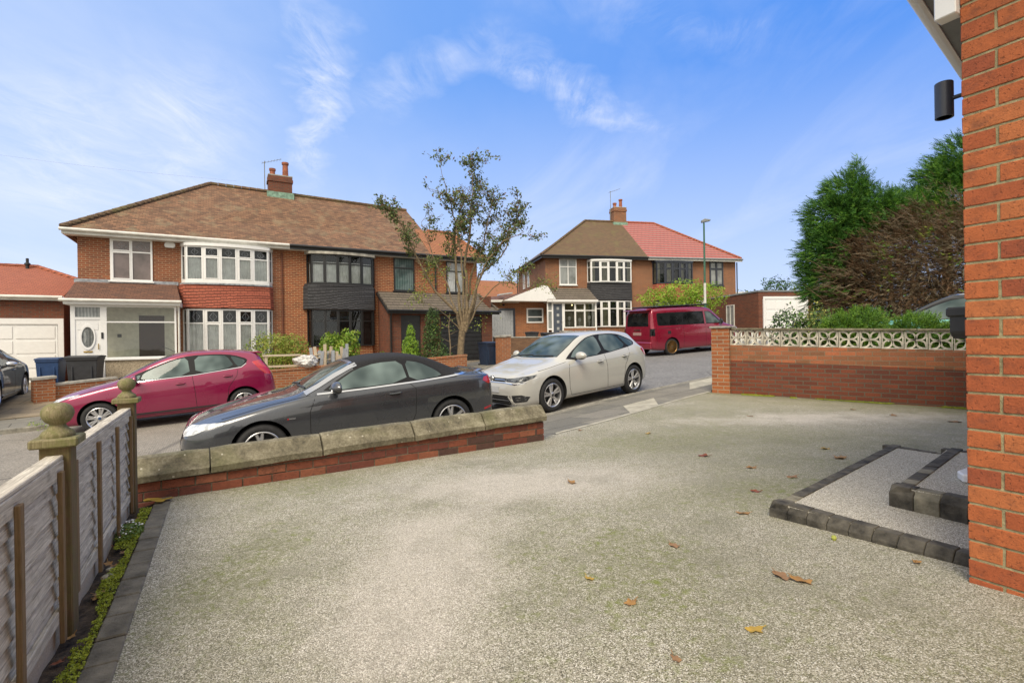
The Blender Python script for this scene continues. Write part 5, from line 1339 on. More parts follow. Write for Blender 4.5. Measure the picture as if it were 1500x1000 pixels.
mb = MB(); mb.box(-.52, .52, -.30, .30, .62, .66); mb.build('top_rail', 'woodPale', tb); mb = MB(); mb.box(-.48, .48, -.31, -.27, .3, .36); mb.build('cross_rail', 'woodPale', tb)
bm = bmesh.new(); bmesh.ops.create_icosphere(bm, subdivisions=4, radius=.30)
for v in bm.verts:
    v.co *= 1 + .35 * noise.noise(v.co * 5) + .15 * noise.noise(v.co * 14); v.co.z *= .62; v.co.x *= 1.25
me = bpy.data.meshes.new('rubble_bag'); bm.to_mesh(me); bm.free(); me.materials.append(plain('crumpled_plastic', (.55, .54, .52), .3, var=.35, nscale=12, bump=.6, bscale=25))
o = bpy.data.objects.new('rubble_bag', me); col.objects.link(o); x, y = SU(2.2, 16.25); o.location = (x, y, gz(x, y) + .72); tag(o, 'crumpled translucent plastic rubble bag on the low wall', 'bag')

# lamp post
lp = thing('street_lamp', 'tall thin green street lamp post rising behind the red van', 'street lamp', (9.65, 25, .85), 0)
mb = MB(); mb.tube([(0, 0, -.2), (0, 0, 1.4)], .085, 12); mb.tube([(0, 0, 1.4), (0, 0, 6.0)], [.055, .042], 12); mb.build('post', 'green', lp, smooth=True)
mb = MB(); mb.tube([(0, 0, 2.0), (0, 0, 3.0)], .058, 12); mb.build('pale_band', 'whiteOld', lp, smooth=True)
mb = MB(); mb.prism([(-.12, 6.0), (.30, 6.08), (.32, 6.15), (.02, 6.20), (-.13, 6.12)], 'y', -.09, .09); mb.build('lamp_head', 'grey', lp, bevel=.02)
# telephone cable to the left gable
o = MB(); o.tube([Vector((-40, 16, 13.5)).lerp(Vector((-12.7, 23.3, 8.75)), k / 12) + Vector((0, 0, -1.2 * math.sin(math.pi * k / 12))) for k in range(13)], .0025, 4); tag(o.build('overhead_cable', 'grey'), 'thin overhead cable running to the peak of the left roof', 'cable')
# white spiked railing behind the boundary wall
rl = thing('railing', 'row of small white spiked rails beyond the pierced block wall', 'railing', (6.35, 15.35, .50), R(-4))
mb = MB(); mb.box(-.1, 2.6, -.02, .02, .55, .59); mb.box(-.1, 2.6, -.02, .02, .1, .14); mb.build('rail', 'whiteOld', rl)
for k in range(16):
    mb = MB(); x = k * .16; mb.prism([(x - .02, 0), (x + .02, 0), (x + .02, .84), (x, .92), (x - .02, .84)], 'y', -.025, -.008); mb.build('spike', 'whiteOld', rl)

# ------------------------------------------------------------------ vehicles
def pchip(xs, ys):
    xs = np.array(xs, float); ys = np.array(ys, float); h = np.diff(xs); d = np.diff(ys) / h
    m = np.zeros(len(xs)); m[0] = d[0]; m[-1] = d[-1]
    for i in range(1, len(xs) - 1):
        if d[i - 1] * d[i] > 0:
            w1 = 2 * h[i] + h[i - 1]; w2 = h[i] + 2 * h[i - 1]; m[i] = (w1 + w2) / (w1 / d[i - 1] + w2 / d[i])
    def f(x):
        i = int(np.clip(np.searchsorted(xs, x) - 1, 0, len(xs) - 2)); t = (x - xs[i]) / h[i]; t = min(max(t, 0), 1)
        return float((1 + 2 * t) * (1 - t) ** 2 * ys[i] + t * (1 - t) ** 2 * h[i] * m[i] + t * t * (3 - 2 * t) * ys[i + 1] + t * t * (t - 1) * h[i] * m[i + 1])
    return f
class Car: pass
def car_body(sp):
    L = sp['L']; top = pchip(*zip(*sp['top'])); bot = pchip(*zip(*sp['bot'])); sh = pchip(*zip(*sp['sh'])); hw = pchip(*zip(*sp['hw'])); wt = pchip(*zip(*sp['wt']))
    st = sorted(set([0, .02, .05, .09, .14, .2] + [round(x, 3) for x in np.arange(.28, L - .25, .085)] + [L - .2, L - .14, L - .09, L - .05, L - .02, L]))
    fm = sp['fm']; rows = []
    for f in st:
        zt, zb, zs, w_, t_ = top(f), bot(f), sh(f), hw(f), wt(f)
        zs = min(zs, zt - .012)
        te = min(t_, w_ * .93); ze = zt - sp.get('drop', .055) * min(1, (zt - zs) / .25) - .01
        hgt = zs - zb
        half = [(0, zb + .03), (w_ * .55, zb + .02), (w_ * .86, zb + .0), (w_ * .965, zb + .035), (w_ * .985, zb + .13 * hgt + .03), (w_ * .995, zb + .40 * hgt), (w_ * 1.0, zb + .62 * hgt), (w_ * .992, zb + .80 * hgt), (w_ * .972, zb + .93 * hgt), (w_ * .94, zs)]
        for k in (.2, .5, .8, 1.):
            half.append((w_ * .94 + (te - w_ * .94) * (k ** 1.12), zs + (ze - zs) * k))
        half += [(te * .93, ze + (zt - ze) * .45), (te * .75, ze + (zt - ze) * .75), (te * .45, ze + (zt - ze) * .94), (0, zt)]
        ring = [(fm - f, y, z) for y, z in half] + [(fm - f, -y, z) for y, z in half[-2:0:-1]]
        rows.append(ring)
    bm = bmesh.new(); VV = [[bm.verts.new(p) for p in r] for r in rows]; n = len(rows[0])
    for i in range(len(rows) - 1):
        for k in range(n): bm.faces.new((VV[i][k], VV[i][(k + 1) % n], VV[i + 1][(k + 1) % n], VV[i + 1][k]))
    for r, sgn in ((0, .02), (-1, -.02)):
        ctr = Vector((rows[r][0][0] + sgn * .6, 0, sum(p[2] for p in rows[r]) / n)); prev = VV[r]
        for s_ in (.75, .4):
            cur = [bm.verts.new(Vector(p.co).lerp(ctr, 1 - s_)) for p in VV[r]]
            for k in range(n): bm.faces.new((prev[k], prev[(k + 1) % n], cur[(k + 1) % n], cur[k]))
            prev = cur
        bm.faces.new(prev)
    bmesh.ops.recalc_face_normals(bm, faces=bm.faces)
    me = bpy.data.meshes.new('body'); bm.to_mesh(me); bm.free()
    return me
def eval_mod(o):
    dg = bpy.context.evaluated_depsgraph_get(); e = o.evaluated_get(dg); me = bpy.data.meshes.new_from_object(e); return me
def make_car(sp, name, label, cat, paint):
    t = thing(name, label, cat)
    me = car_body(sp); o = bpy.data.objects.new('body', me); col.objects.link(o)
    ss = o.modifiers.new('s', 'SUBSURF'); ss.levels = 1; ss.render_levels = 1
    me.materials.append(M[paint]); me.materials.append(M['well'])
    # bvh of the uncut shell for laying parts on it
    me2 = eval_mod(o); bmv = bmesh.new(); bmv.from_mesh(me2); c = Car(); c.bvh = BVHTree.FromBMesh(bmv); bmv.free()
    # wheel arches
    fm = sp['fm']; R_ = sp['R']; ar = sp.get('arch', R_ + .045); W = sp['W'] / 2
    cut = MB()
    for wx in (sp['wb'] / 2, -sp['wb'] / 2):
        for s_ in (1, -1):
            cut.lathe([(ar - .02, s_ * (W - .42)), (ar, s_ * (W - .15)), (ar, s_ * (W + .2))], 40, 'y', (wx, 0, R_ + .01))
    co = cut.build('cutter', 'well')
    b = o.modifiers.new('b', 'BOOLEAN'); b.object = co; b.operation = 'DIFFERENCE'; b.solver = 'EXACT'; b.material_mode = 'TRANSFER'
    me3 = eval_mod(o); o.modifiers.clear(); o.data = me3
    bpy.data.objects.remove(co, do_unlink=True)
    me3.polygons.foreach_set('use_smooth', [True] * len(me3.polygons)); me3.set_sharp_from_angle(angle=R(38)); me3.name = 'body'
    o.parent = t; c.root = t; c.body = o; c.sp = sp; c.t = t
    return c
def project(c, view, a_, b_, side=1):
    sp = c.sp; fm = sp['fm']
    if view == 'side': og, dr = Vector((fm - a_, side * 3, b_)), Vector((0, -side, 0))
    elif view == 'top': og, dr = Vector((fm - a_, b_, 5)), Vector((0, 0, -1))
    elif view == 'front': og, dr = Vector((6, a_, b_)), Vector((-1, 0, 0))
    else: og, dr = Vector((-6, a_, b_)), Vector((1, 0, 0))
    h = c.bvh.ray_cast(og, dr)
    if h[0] is None:
        # off the edge: nearest surface
        q = og + dr * (3 if view == 'side' else 5); h = c.bvh.find_nearest(q)
    return h[0], h[1]
def patch(c, name, poly, mat, view='side', side=1, off=.004, step=.06, parent=None, rnd=0, edge=True):
    for _ in range(rnd):
        q = []; n = len(poly)
        for i in range(n):
            a_, b_ = poly[i], poly[(i + 1) % n]
            q += [(a_[0] * .8 + b_[0] * .2, a_[1] * .8 + b_[1] * .2), (a_[0] * .2 + b_[0] * .8, a_[1] * .2 + b_[1] * .8)]
        poly = q
    bm = bmesh.new(); vs = [bm.verts.new((p[0], p[1], 0)) for p in poly]; f0 = bm.faces.new(vs)
    for ax in (0, 1):
        lo = min(p[ax] for p in poly); hi = max(p[ax] for p in poly); k = lo + step
        while k < hi:
            no = (1, 0, 0) if ax == 0 else (0, 1, 0); pt = (k, 0, 0) if ax == 0 else (0, k, 0)
            bmesh.ops.bisect_plane(bm, geom=bm.verts[:] + bm.edges[:] + bm.faces[:], plane_co=pt, plane_no=no); k += step
    border = set(v for e in bm.edges if len(e.link_faces) == 1 for v in e.verts)
    base = {}
    for v in bm.verts:
        p, nr = project(c, view, v.co.x, v.co.y, side); base[v] = (p, nr)
    bedges = [e for e in bm.edges if len(e.link_faces) == 1]
    if edge:
        low = {v: bm.verts.new(base[v][0] - base[v][1] * .004) for v in border}
    for v, (p, nr) in base.items(): v.co = p + nr * off
    if edge:
        for e in bedges:
            a_, b_ = e.verts; 
            try: bm.faces.new((a_, b_, low[b_], low[a_]))
            except ValueError: pass
    bmesh.ops.recalc_face_normals(bm, faces=bm.faces)
    me = bpy.data.meshes.new(name); bm.to_mesh(me); bm.free()
    # make sure the sheet faces outwards
    me.materials.append(M[mat]); me.polygons.foreach_set('use_smooth', [True] * len(me.polygons)); me.set_sharp_from_angle(angle=R(40))
    o = bpy.data.objects.new(name, me); col.objects.link(o); o.parent = parent or c.t
    return o
def line(c, name, pts, mat, view='side', side=1, w_=.006, off=.0025, step=.05, parent=None, raise_=False, closed=False):
    """narrow strip laid along a polyline on the shell (shut lines, chrome trims)"""
    P = []
    if closed: pts = list(pts) + [pts[0]]
    for a_, b_ in zip(pts[:-1], pts[1:]):
        L = math.hypot(b_[0] - a_[0], b_[1] - a_[1]); n = max(1, int(L / step))
        for k in range(n): P.append((a_[0] + (b_[0] - a_[0]) * k / n, a_[1] + (b_[1] - a_[1]) * k / n))
    P.append(pts[-1]); mb = MB(); rows = []
    for i, p in enumerate(P):
        a_ = P[max(0, i - 1)]; b_ = P[min(len(P) - 1, i + 1)]; tx, ty = b_[0] - a_[0], b_[1] - a_[1]; l = math.hypot(tx, ty) or 1
        nx, ny = -ty / l * w_ / 2, tx / l * w_ / 2; r = []
        for s_ in (-1, 1):
            q, nr = project(c, view, p[0] + nx * s_, p[1] + ny * s_, side); r.append((q, nr))
        (q0, n0), (q1, n1) = r
        rows.append([tuple(q0 - n0 * .003), tuple(q0 + n0 * off), tuple(q1 + n1 * off), tuple(q1 - n1 * .003)])
    mb.grid(rows); return mb.build(name, mat, parent or c.t, smooth=True)
def wheel(c, x, side, R_, rim_r, spokes, style, tw=.2, rimmat='alloy', steer=0):
    sp = c.sp; W = sp['W'] / 2; yo = side * (W - .025)
    wroot = empty('wheel', (x, yo, R_)); wroot.parent = c.t; wroot.rotation_euler = (0, 0, steer)
    s_ = side
    mb = MB(); mb.lathe([(rim_r, -s_ * tw), (R_ - .03, -s_ * (tw - .0)), (R_ - .006, -s_ * (tw - .025)), (R_, -s_ * (tw - .05)), (R_, -s_ * .05), (R_ - .006, -s_ * .028), (R_ - .022, -s_ * .008), (R_ - .05, s_ * .003), (rim_r + .012, -s_ * .004), (rim_r + .002, -s_ * .012), (rim_r, -s_ * .03)], 48, 'y', cap=False)
    mb.build('tyre', 'rubber', wroot, smooth=True, sharp=50)
    mb = MB(); mb.lathe([(rim_r + .003, -s_ * .006), (rim_r - .004, -s_ * .002), (rim_r - .016, -s_ * .012), (rim_r - .02, -s_ * .04), (rim_r - .03, -s_ * .12)], 48, 'y', cap=False)
    # spokes
    for k in range(spokes):
        a_ = 2 * math.pi * k / spokes + .2
        branches = [(-.10, .20), (.10, -.20)] if style == 'double' else ([(0, .0)] if style == 'single' else [(-.13, -.13), (.13, .13)])
        for (d0, d1) in branches:
            w0, w1 = (.020, .024) if style != 'single' else (.026, .036)
            if spokes > 9: w0, w1 = .010, .012
            if style == 'double': d0, d1 = d0 * .4, -d1 * .75 if False else d0 * 1.7
            if style == 'fine': d0, d1 = d0 * .5, d0 * .9
            r0, r1 = .045, rim_r - .012
            p0 = (r0 * math.cos(a_ + d0), r0 * math.sin(a_ + d0)); p1 = (r1 * math.cos(a_ + d1), r1 * math.sin(a_ + d1))
            tx, tz = p1[0] - p0[0], p1[1] - p0[1]; l = math.hypot(tx, tz); nx, nz = -tz / l, tx / l
            yA, yB = -s_ * .022, -s_ * .014
            V = []
            for (p, w_, y) in ((p0, w0, yA), (p1, w1, yB)):
                V += [(p[0] + nx * w_, y - s_ * .022, p[1] + nz * w_), (p[0] + nx * w_ * .6, y, p[1] + nz * w_ * .6), (p[0] - nx * w_ * .6, y, p[1] - nz * w_ * .6), (p[0] - nx * w_, y - s_ * .022, p[1] - nz * w_)]
            mb.add(V, [(0, 1, 5, 4), (1, 2, 6, 5), (2, 3, 7, 6)])
    mb.lathe([(0, -s_ * .010), (.03, -s_ * .012), (.055, -s_ * .022), (.06, -s_ * .06)], 24, 'y')
    mb.build('rim', rimmat, wroot, smooth=True, sharp=30)
    mb = MB(); mb.lathe([(rim_r - .02, -s_ * .09), (0, -s_ * .09)], 32, 'y'); mb.lathe([(.135, -s_ * .085), (.135, -s_ * .075), (0, -s_ * .075)], 32, 'y'); mb.build('brake_disc', 'alloyDark', wroot)
    mb = MB(); mb.lathe([(0, -s_ * .006), (.026, -s_ * .008), (.028, -s_ * .014)], 20, 'y'); mb.build('hub_cap', sp.get('hub', 'plastic'), wroot)
    return wroot
def mirror(c, f, z, side, capmat, w_=.19, h=.13, out=.16):
    sp = c.sp; p, nr = project(c, 'side', f, z, side)
    bm = bmesh.new(); bmesh.ops.create_icosphere(bm, subdivisions=3, radius=1)
    for v in bm.verts:
        x, y, zz = v.co
        v.co = Vector((x * .085 if x > 0 else x * .03, y * w_ / 2, zz * h / 2 * (1 - .15 * y * side)))
        v.co.x -= .02 * y * side
    me = bpy.data.meshes.new('mirror'); bm.to_mesh(me); bm.free(); me.materials.append(M[capmat]); me.polygons.foreach_set('use_smooth', [True] * len(me.polygons))
    o = bpy.data.objects.new('mirror', me); col.objects.link(o); o.parent = c.t; o.location = (p.x - .02, p.y + side * (out - .03), p.z + .075)
    mb = MB(); mb.tube([(p.x - .0, p.y - side * .03, p.z + .01), (p.x - .01, p.y + side * .07, p.z + .035)], [.04, .028], 8); mb.box(p.x - .05, p.x + .04, p.y + side * (out - .03) - .06, p.y + side * (out - .03) + .06, p.z + .005, p.z + .03, .01)
    f_ = mb.build('mirror_foot', 'plastic', c.t, smooth=True)
    mb = MB(); mb.lathe([(0, 0), (1, 0)], 20, 'x'); mb.v = [(p.x - .052, p.y + side * (out - .03) + y * w_ * .42, p.z + .075 + z_ * h * .4) for x, y, z_ in mb.v]; mb.build('mirror_glass', 'carglass', o.parent)
def handle(c, f, z, side, mat, w_=.17):
    p0, n0 = project(c, 'side', f - w_ / 2, z, side); p1, n1 = project(c, 'side', f + w_ / 2, z + .004, side)
    patch(c, 'handle_recess', [(f - w_ * .42, z - .028), (f + w_ * .42, z - .028), (f + w_ * .42, z + .02), (f - w_ * .42, z + .02)], 'well', side=side, off=.002, rnd=2, step=.2)
    mb = MB(); o_ = Vector((0, side * .032, 0))
    mb.tube([p0 + n0 * .004, p0.lerp(p1, .12) + o_, p0.lerp(p1, .88) + o_, p1 + n1 * .004], [.010, .013, .013, .010], 8); mb.build('door_handle', mat, c.t, smooth=True)
def place_car(c, Fp, Rp, side):
    """Fp, Rp: where the near front and rear tyres stand (x, y); side=+1 when the left side is nearest"""
    fx, fy = Fp; rx, ry = Rp; d_ = Vector((fx - rx, fy - ry)).normalized(); left = Vector((-d_.y, d_.x))
    W = c.sp['W'] / 2 - .1; mid = Vector(((fx + rx) / 2, (fy + ry) / 2)) - left * side * W
    gx = c.sp.get('grad', (.038, .041)); z = c.sp.get('z', None)
    if z is None: z = roadz(mid.x, mid.y)
    fw = Vector((d_.x, d_.y, gx[0] * d_.x + gx[1] * d_.y)).normalized(); up = Vector((-gx[0], -gx[1], 1)).normalized(); lf = up.cross(fw).normalized(); up = fw.cross(lf)
    c.t.matrix_world = Matrix.Translation((mid.x, mid.y, z)) @ Matrix((fw, lf, up)).transposed().to_4x4()

M['pMagenta'] = carpaint('paint_magenta', (.25, .004, .055), metal=.35, rough=.3)
M['pRed'] = carpaint('paint_red', (.25, .006, .028), metal=.25, rough=.3)
M['pGrey'] = carpaint('paint_dark_grey', (.075, .08, .09), metal=.65, rough=.27)
M['pPale'] = carpaint('paint_pale_grey', (.47, .465, .43), metal=.0, flake=.06, rough=.38, dirt=.18)
M['pSlate'] = carpaint('paint_slate', (.12, .15, .17), metal=.6)
M['pTeal'] = carpaint('paint_teal', (.13, .42, .42), metal=.2)
M['fabric'] = plain('roof_fabric', (.014, .014, .016), .95, var=.3, nscale=60, bump=.3, bscale=300)
M['silver'] = plain('silver_trim', (.55, .56, .58), .25, metal=.9, var=.04)
M['plate'] = plain('number_plate_blank', (.42, .43, .44), .45, var=.08, nscale=12)
M['plateY'] = plain('rear_plate_blank', (.36, .22, .2), .45, var=.08, nscale=12)
M['nearBlack'] = plain('near_black', (.012, .014, .015), .8)  # near-black for bonnet seams, the crease strip, slide rail and fuel flap

def sides(c): return (1, -1)
def seams(c, lists, mat='well', w_=.008):
    for s_ in sides(c):
        for pts in lists: line(c, 'seam_crease_line', pts, mat, 'side', s_, w_=w_, off=.0015)
def glasshouse(c, surround, panes, glass='carglass', surmat='trim'):
    for s_ in sides(c):
        if surround: patch(c, 'window_surround', surround, surmat, side=s_, off=.002, step=.08, rnd=1)
        for p in panes: patch(c, 'side_window', p, glass, side=s_, off=.005, step=.08, edge=False, rnd=1)
def windscreen(c, poly, name='windscreen', glass='carglass', border=True, view='top'):
    cx = sum(p[0] for p in poly) / len(poly); cy = sum(p[1] for p in poly) / len(poly)
    if border: patch(c, name + '_seal', poly, 'gplastic', view, off=.0015, step=.08)
    q = [(cx + (p[0] - cx) * .97, cy + (p[1] - cy) * .97) for p in poly]
    patch(c, name, q, glass, view, off=.004, step=.08, edge=False)
def wheels(c, rim, spokes, style, rimmat='alloy', front_steer=0):
    sp = c.sp
    for wx, st_ in ((sp['wb'] / 2, front_steer), (-sp['wb'] / 2, 0)):
        for s_ in (1, -1): wheel(c, wx, s_, sp['R'], rim, spokes, style, rimmat=rimmat, steer=st_)
def wipers(c, f0, f1, y):
    for (a_, b_) in (((f0, y), (f1, y - .55)), ((f0, -y * .1), (f1, -y - .25))):
        line(c, 'wiper', [a_, b_], 'plastic', 'top', w_=.022, off=.018)

# ---- magenta hatchback (left)
fi = dict(L=3.95, W=1.72, wb=2.489, fm=2.055, R=.30, drop=.06, hub='binblue',
  top=[(0, .50), (.06, .66), (.2, .76), (.5, .86), (.85, .94), (1.05, .985), (1.2, 1.065), (1.5, 1.225), (1.8, 1.36), (2.05, 1.435), (2.4, 1.48), (2.8, 1.475), (3.2, 1.44), (3.5, 1.39), (3.63, 1.35), (3.74, 1.15), (3.86, .97), (3.92, .80), (3.95, .58)],
  sh=[(0, .47), (.06, .60), (.3, .72), (.7, .82), (1.05, .885), (1.5, .92), (2.2, .97), (3.0, 1.035), (3.5, 1.08), (3.8, 1.02), (3.92, .74), (3.95, .53)],
  bot=[(0, .30), (.08, .2), (.5, .18), (2, .19), (3.4, .2), (3.8, .27), (3.95, .36)],
  hw=[(0, .50), (.05, .64), (.15, .75), (.35, .815), (.8, .855), (2, .86), (3.2, .855), (3.6, .82), (3.8, .765), (3.9, .70), (3.95, .58)],
  wt=[(0, .5), (1.0, .67), (1.4, .64), (2.0, .585), (3.0, .57), (3.6, .53), (3.95, .5)])
c = make_car(fi, 'parked_car', 'magenta five-door hatchback parked facing left in front of the white-windowed house', 'car', 'pMagenta')
glasshouse(c, [(1.17, .925), (1.38, 1.07), (1.75, 1.225), (2.05, 1.335), (2.35, 1.385), (2.85, 1.38), (3.15, 1.335), (3.42, 1.23), (3.38, 1.14), (3.28, 1.07), (2.4, .985)],
  [[(1.24, .94), (1.44, 1.055), (1.50, 1.06), (1.44, .955)], [(1.49, .957), (1.53, 1.085), (1.76, 1.195), (2.05, 1.305), (2.30, 1.353), (2.34, .99)], [(2.44, 1.0), (2.42, 1.358), (2.83, 1.352), (3.02, 1.325), (3.16, 1.08)], [(3.21, 1.085), (3.08, 1.315), (3.20, 1.285), (3.37, 1.2), (3.33, 1.13), (3.28, 1.09)]], 'paleglass')
for s_ in (1, -1): line(c, 'chrome_strip', [(1.17, .918), (1.6, .944), (2.4, .978), (3.28, 1.063), (3.38, 1.135)], 'chrome', 'side', s_, .014, .008)
windscreen(c, [(1.13, -.60), (1.06, -.35), (1.04, 0), (1.06, .35), (1.13, .60), (1.6, .555), (2.03, .49), (1.99, .25), (1.975, 0), (1.99, -.25), (2.03, -.49), (1.6, -.555)])
windscreen(c, [(-.50, 1.1), (.50, 1.1), (.44, 1.33), (-.44, 1.33)], 'rear_window', 'tint', view='rear')
seams(c, [[(1.30, .90), (1.24, .70), (1.26, .40), (1.30, .27), (3.0, .27)], [(2.37, .98), (2.40, .7), (2.42, .27)], [(3.22, 1.06), (3.19, .90), (3.02, .66), (2.97, .30)]])
seams(c, [[(.38, .755), (.7, .835), (1.16, .915)]], 'nearBlack', .004)
patch(c, 'headlight', [(.40, .665), (.42, .70), (.60, .73), (.72, .775), (.785, .785), (.785, .755), (.71, .66), (.6, .63), (.5, .63)], 'lampglass', 'front', step=.04, off=.006); patch(c, 'headlight', [(-.40, .665), (-.42, .70), (-.60, .73), (-.72, .775), (-.785, .785), (-.785, .755), (-.71, .66), (-.6, .63), (-.5, .63)], 'lampglass', 'front', step=.04, off=.006)
patch(c, 'grille', [(-.5, .30), (.5, .30), (.42, .52), (-.42, .52)], 'well', 'front', off=.004)
for s_ in (1, -1): patch(c, 'tail_light', [(3.50, 1.16), (3.66, 1.19), (3.80, 1.0), (3.92, .84), (3.74, .88), (3.62, 1.0)], 'tail', 'side', s_, .006, .05)
for s_ in (1, -1): line(c, 'side_moulding', [(1.3, .30), (3.0, .31)], 'plastic', 'side', s_, .03, .006); mirror(c, 1.40, .93, s_, 'pMagenta', w_=.24, h=.15, out=.18); handle(c, 2.16, .83, s_, 'pMagenta'); handle(c, 3.02, .90, s_, 'pMagenta')
mb = MB(); mb.prism([(-1.30, 1.37), (-1.60, 1.375), (-1.69, 1.335), (-1.62, 1.325)], 'y', -.46, .46); mb.build('spoiler', 'pMagenta', c.t, bevel=.012)
mb = MB(); mb.tube([(-.0, 0, 1.47), (.25, 0, 1.62)], .006, 5); mb.build('roof_aerial', 'plastic', c.t)
for s_ in (1, -1): patch(c, 'rear_reflector', [(3.80, .44), (3.92, .44), (3.92, .50), (3.80, .49)], 'tail', 'side', s_, .004, .05)
wipers(c, 1.12, 1.09, .52); wheels(c, .205, 8, 'fork')
place_car(c, (-8.04, 9.78), (-5.86, 11.02), 1)

# ---- dark grey convertible
au = dict(L=4.42, W=1.79, wb=2.595, fm=2.18, R=.318, drop=.06,
  top=[(0, .50), (.05, .64), (.2, .73), (.6, .835), (1.0, .905), (1.36, .955), (1.52, 1.04), (1.8, 1.18), (2.08, 1.305), (2.3, 1.352), (2.6, 1.372), (2.95, 1.355), (3.3, 1.27), (3.6, 1.125), (3.8, 1.03), (3.92, 1.005), (4.2, .995), (4.33, .985), (4.40, .84), (4.42, .64)],
  sh=[(0, .46), (.05, .58), (.3, .68), (.8, .79), (1.4, .885), (2.2, .925), (3, .945), (3.6, .965), (3.9, .96), (4.3, .93), (4.38, .78), (4.42, .58)],
  bot=[(0, .27), (.08, .18), (.5, .16), (2, .17), (3.6, .18), (4.2, .25), (4.42, .34)],
  hw=[(0, .55), (.05, .68), (.15, .78), (.35, .85), (.85, .89), (2.2, .895), (3.5, .89), (4.0, .86), (4.25, .80), (4.37, .72), (4.42, .62)],
  wt=[(0, .5), (1.3, .70), (1.6, .67), (2.1, .60), (2.9, .58), (3.5, .60), (3.8, .66), (4.42, .5)])
K = lambda f: f if f < 3.6 else 3.6 + (f - 3.6) * .84
au['L'] = K(4.42)
for q_ in ('top', 'sh', 'bot', 'hw', 'wt'): au[q_] = [(K(f), v) for f, v in au[q_]]
c = make_car(au, 'parked_car', 'dark grey convertible with a black fabric roof parked right behind the low front wall', 'car', 'pGrey')
me = c.body.data; me.materials.append(M['fabric']); idx = len(me.materials) - 1
for p in me.polygons:
    f = 2.18 - p.center.x
    if 2.10 < f < K(3.86) and p.center.z > .965 + (.0 if f < 3.6 else .045) and p.normal.z > -.2: p.material_index = idx
glasshouse(c, [(1.62, .94), (1.86, 1.08), (2.12, 1.215), (2.42, 1.285), (2.85, 1.285), (3.1, 1.235), (3.34, 1.095), (3.42, .985), (2.6, .955)],
  [[(1.70, .955), (1.90, 1.075), (2.14, 1.20), (2.42, 1.263), (2.80, 1.265), (2.83, .968)], [(2.87, .97), (2.85, 1.263), (3.08, 1.215), (3.30, 1.085), (3.38, .995)]], 'paleglass')
for s_ in (1, -1):
    line(c, 'windscreen_pillar', [(1.44, .945), (1.62, 1.025), (1.86, 1.145), (2.06, 1.235), (2.16, 1.268)], 'silver', 'side', s_, .045, .008)
    line(c, 'chrome_strip', [(1.58, .928), (2.2, .935), (3.0, .955), (3.45, .975), (3.77, .995)], 'chrome', 'side', s_, .02, .008)
windscreen(c, [(1.45, -.62), (1.40, -.35), (1.38, 0), (1.40, .35), (1.45, .62), (1.8, .60), (2.06, .545), (2.06, 0), (2.06, -.545), (1.8, -.60)])
line(c, 'windscreen_header', [(2.10, -.50), (2.09, 0), (2.10, .50)], 'silver', 'top', 1, .05, .008)
seams(c, [[(1.56, .92), (1.47, .72), (1.46, .45), (1.52, .26), (2.78, .26)], [(2.84, .955), (2.93, .86), (2.90, .5), (2.78, .26)]])
seams(c, [[(.46, .745), (1.0, .855), (1.5, .925)]], 'nearBlack', .004)
seams(c, [[(1.35, .79), (2.2, .815), (3.2, .835), (3.9, .848)]], 'nearBlack', .003)  # body crease: dark strip painted in for its shade, not a seam
for s_ in (1, -1): patch(c, 'headlight', [(s_ * .47, .60), (s_ * .47, .685), (s_ * .62, .695), (s_ * .78, .712), (s_ * .835, .712), (s_ * .835, .685), (s_ * .76, .60), (s_ * .62, .575)], 'lampglass', 'front', step=.03, off=.006)
patch(c, 'grille', [(-.36, .36), (.36, .36), (.44, .46), (.42, .66), (-.42, .66), (-.44, .46)], 'well', 'front', off=.005); line(c, 'grille_frame', [(-.36, .36), (.36, .36), (.44, .46), (.42, .66), (-.42, .66), (-.44, .46)], 'chrome', 'front', 1, .02, .009, closed=True)
for s_ in (1, -1):
    patch(c, 'bumper_vent', [(s_ * .52, .27), (s_ * .80, .30), (s_ * .82, .42), (s_ * .56, .42)], 'well', 'front', off=.004)
    patch(c, 'tail_light', [(K(a_), b_) for a_, b_ in [(4.12, .86), (4.16, .91), (4.34, .93), (4.40, .86), (4.38, .80), (4.24, .80)]], 'tail', 'side', s_, .006, .04)
    patch(c, 'rear_reflector', [(K(a_), b_) for a_, b_ in [(4.12, .40), (4.30, .42), (4.30, .45), (4.12, .43)]], 'tail', 'side', s_, .004, .04)
    mirror(c, 1.80, .93, s_, 'pGrey', w_=.27, h=.17, out=.19); handle(c, 2.62, .83, s_, 'pGrey')
mb = MB(); mb.prism([(-1.88, .97), (-2.03, .985), (-2.055, 1.003), (-2.01, 1.004)], 'y', -.50, .50); mb.build('boot_lip', 'pGrey', c.t, bevel=.008)
o_ = MB(); p_, n_ = project(c, 'side', 1.25, .66, 1); o_.box(p_.x - .04, p_.x + .04, p_.y, p_.y + .006, .655, .672); o_.build('wing_badge', 'silver', c.t)
o_ = MB(); o_.cur = 0; o_.box(p_.x + .045, p_.x + .06, p_.y, p_.y + .006, .655, .672); o_.build('red_badge', 'tail', c.t)
# head restraints glimpsed behind the glass
wipers(c, 1.47, 1.44, .55); wheels(c, .225, 5, 'double')
place_car(c, (-3.20, 6.40), (-.93, 7.69), 1)

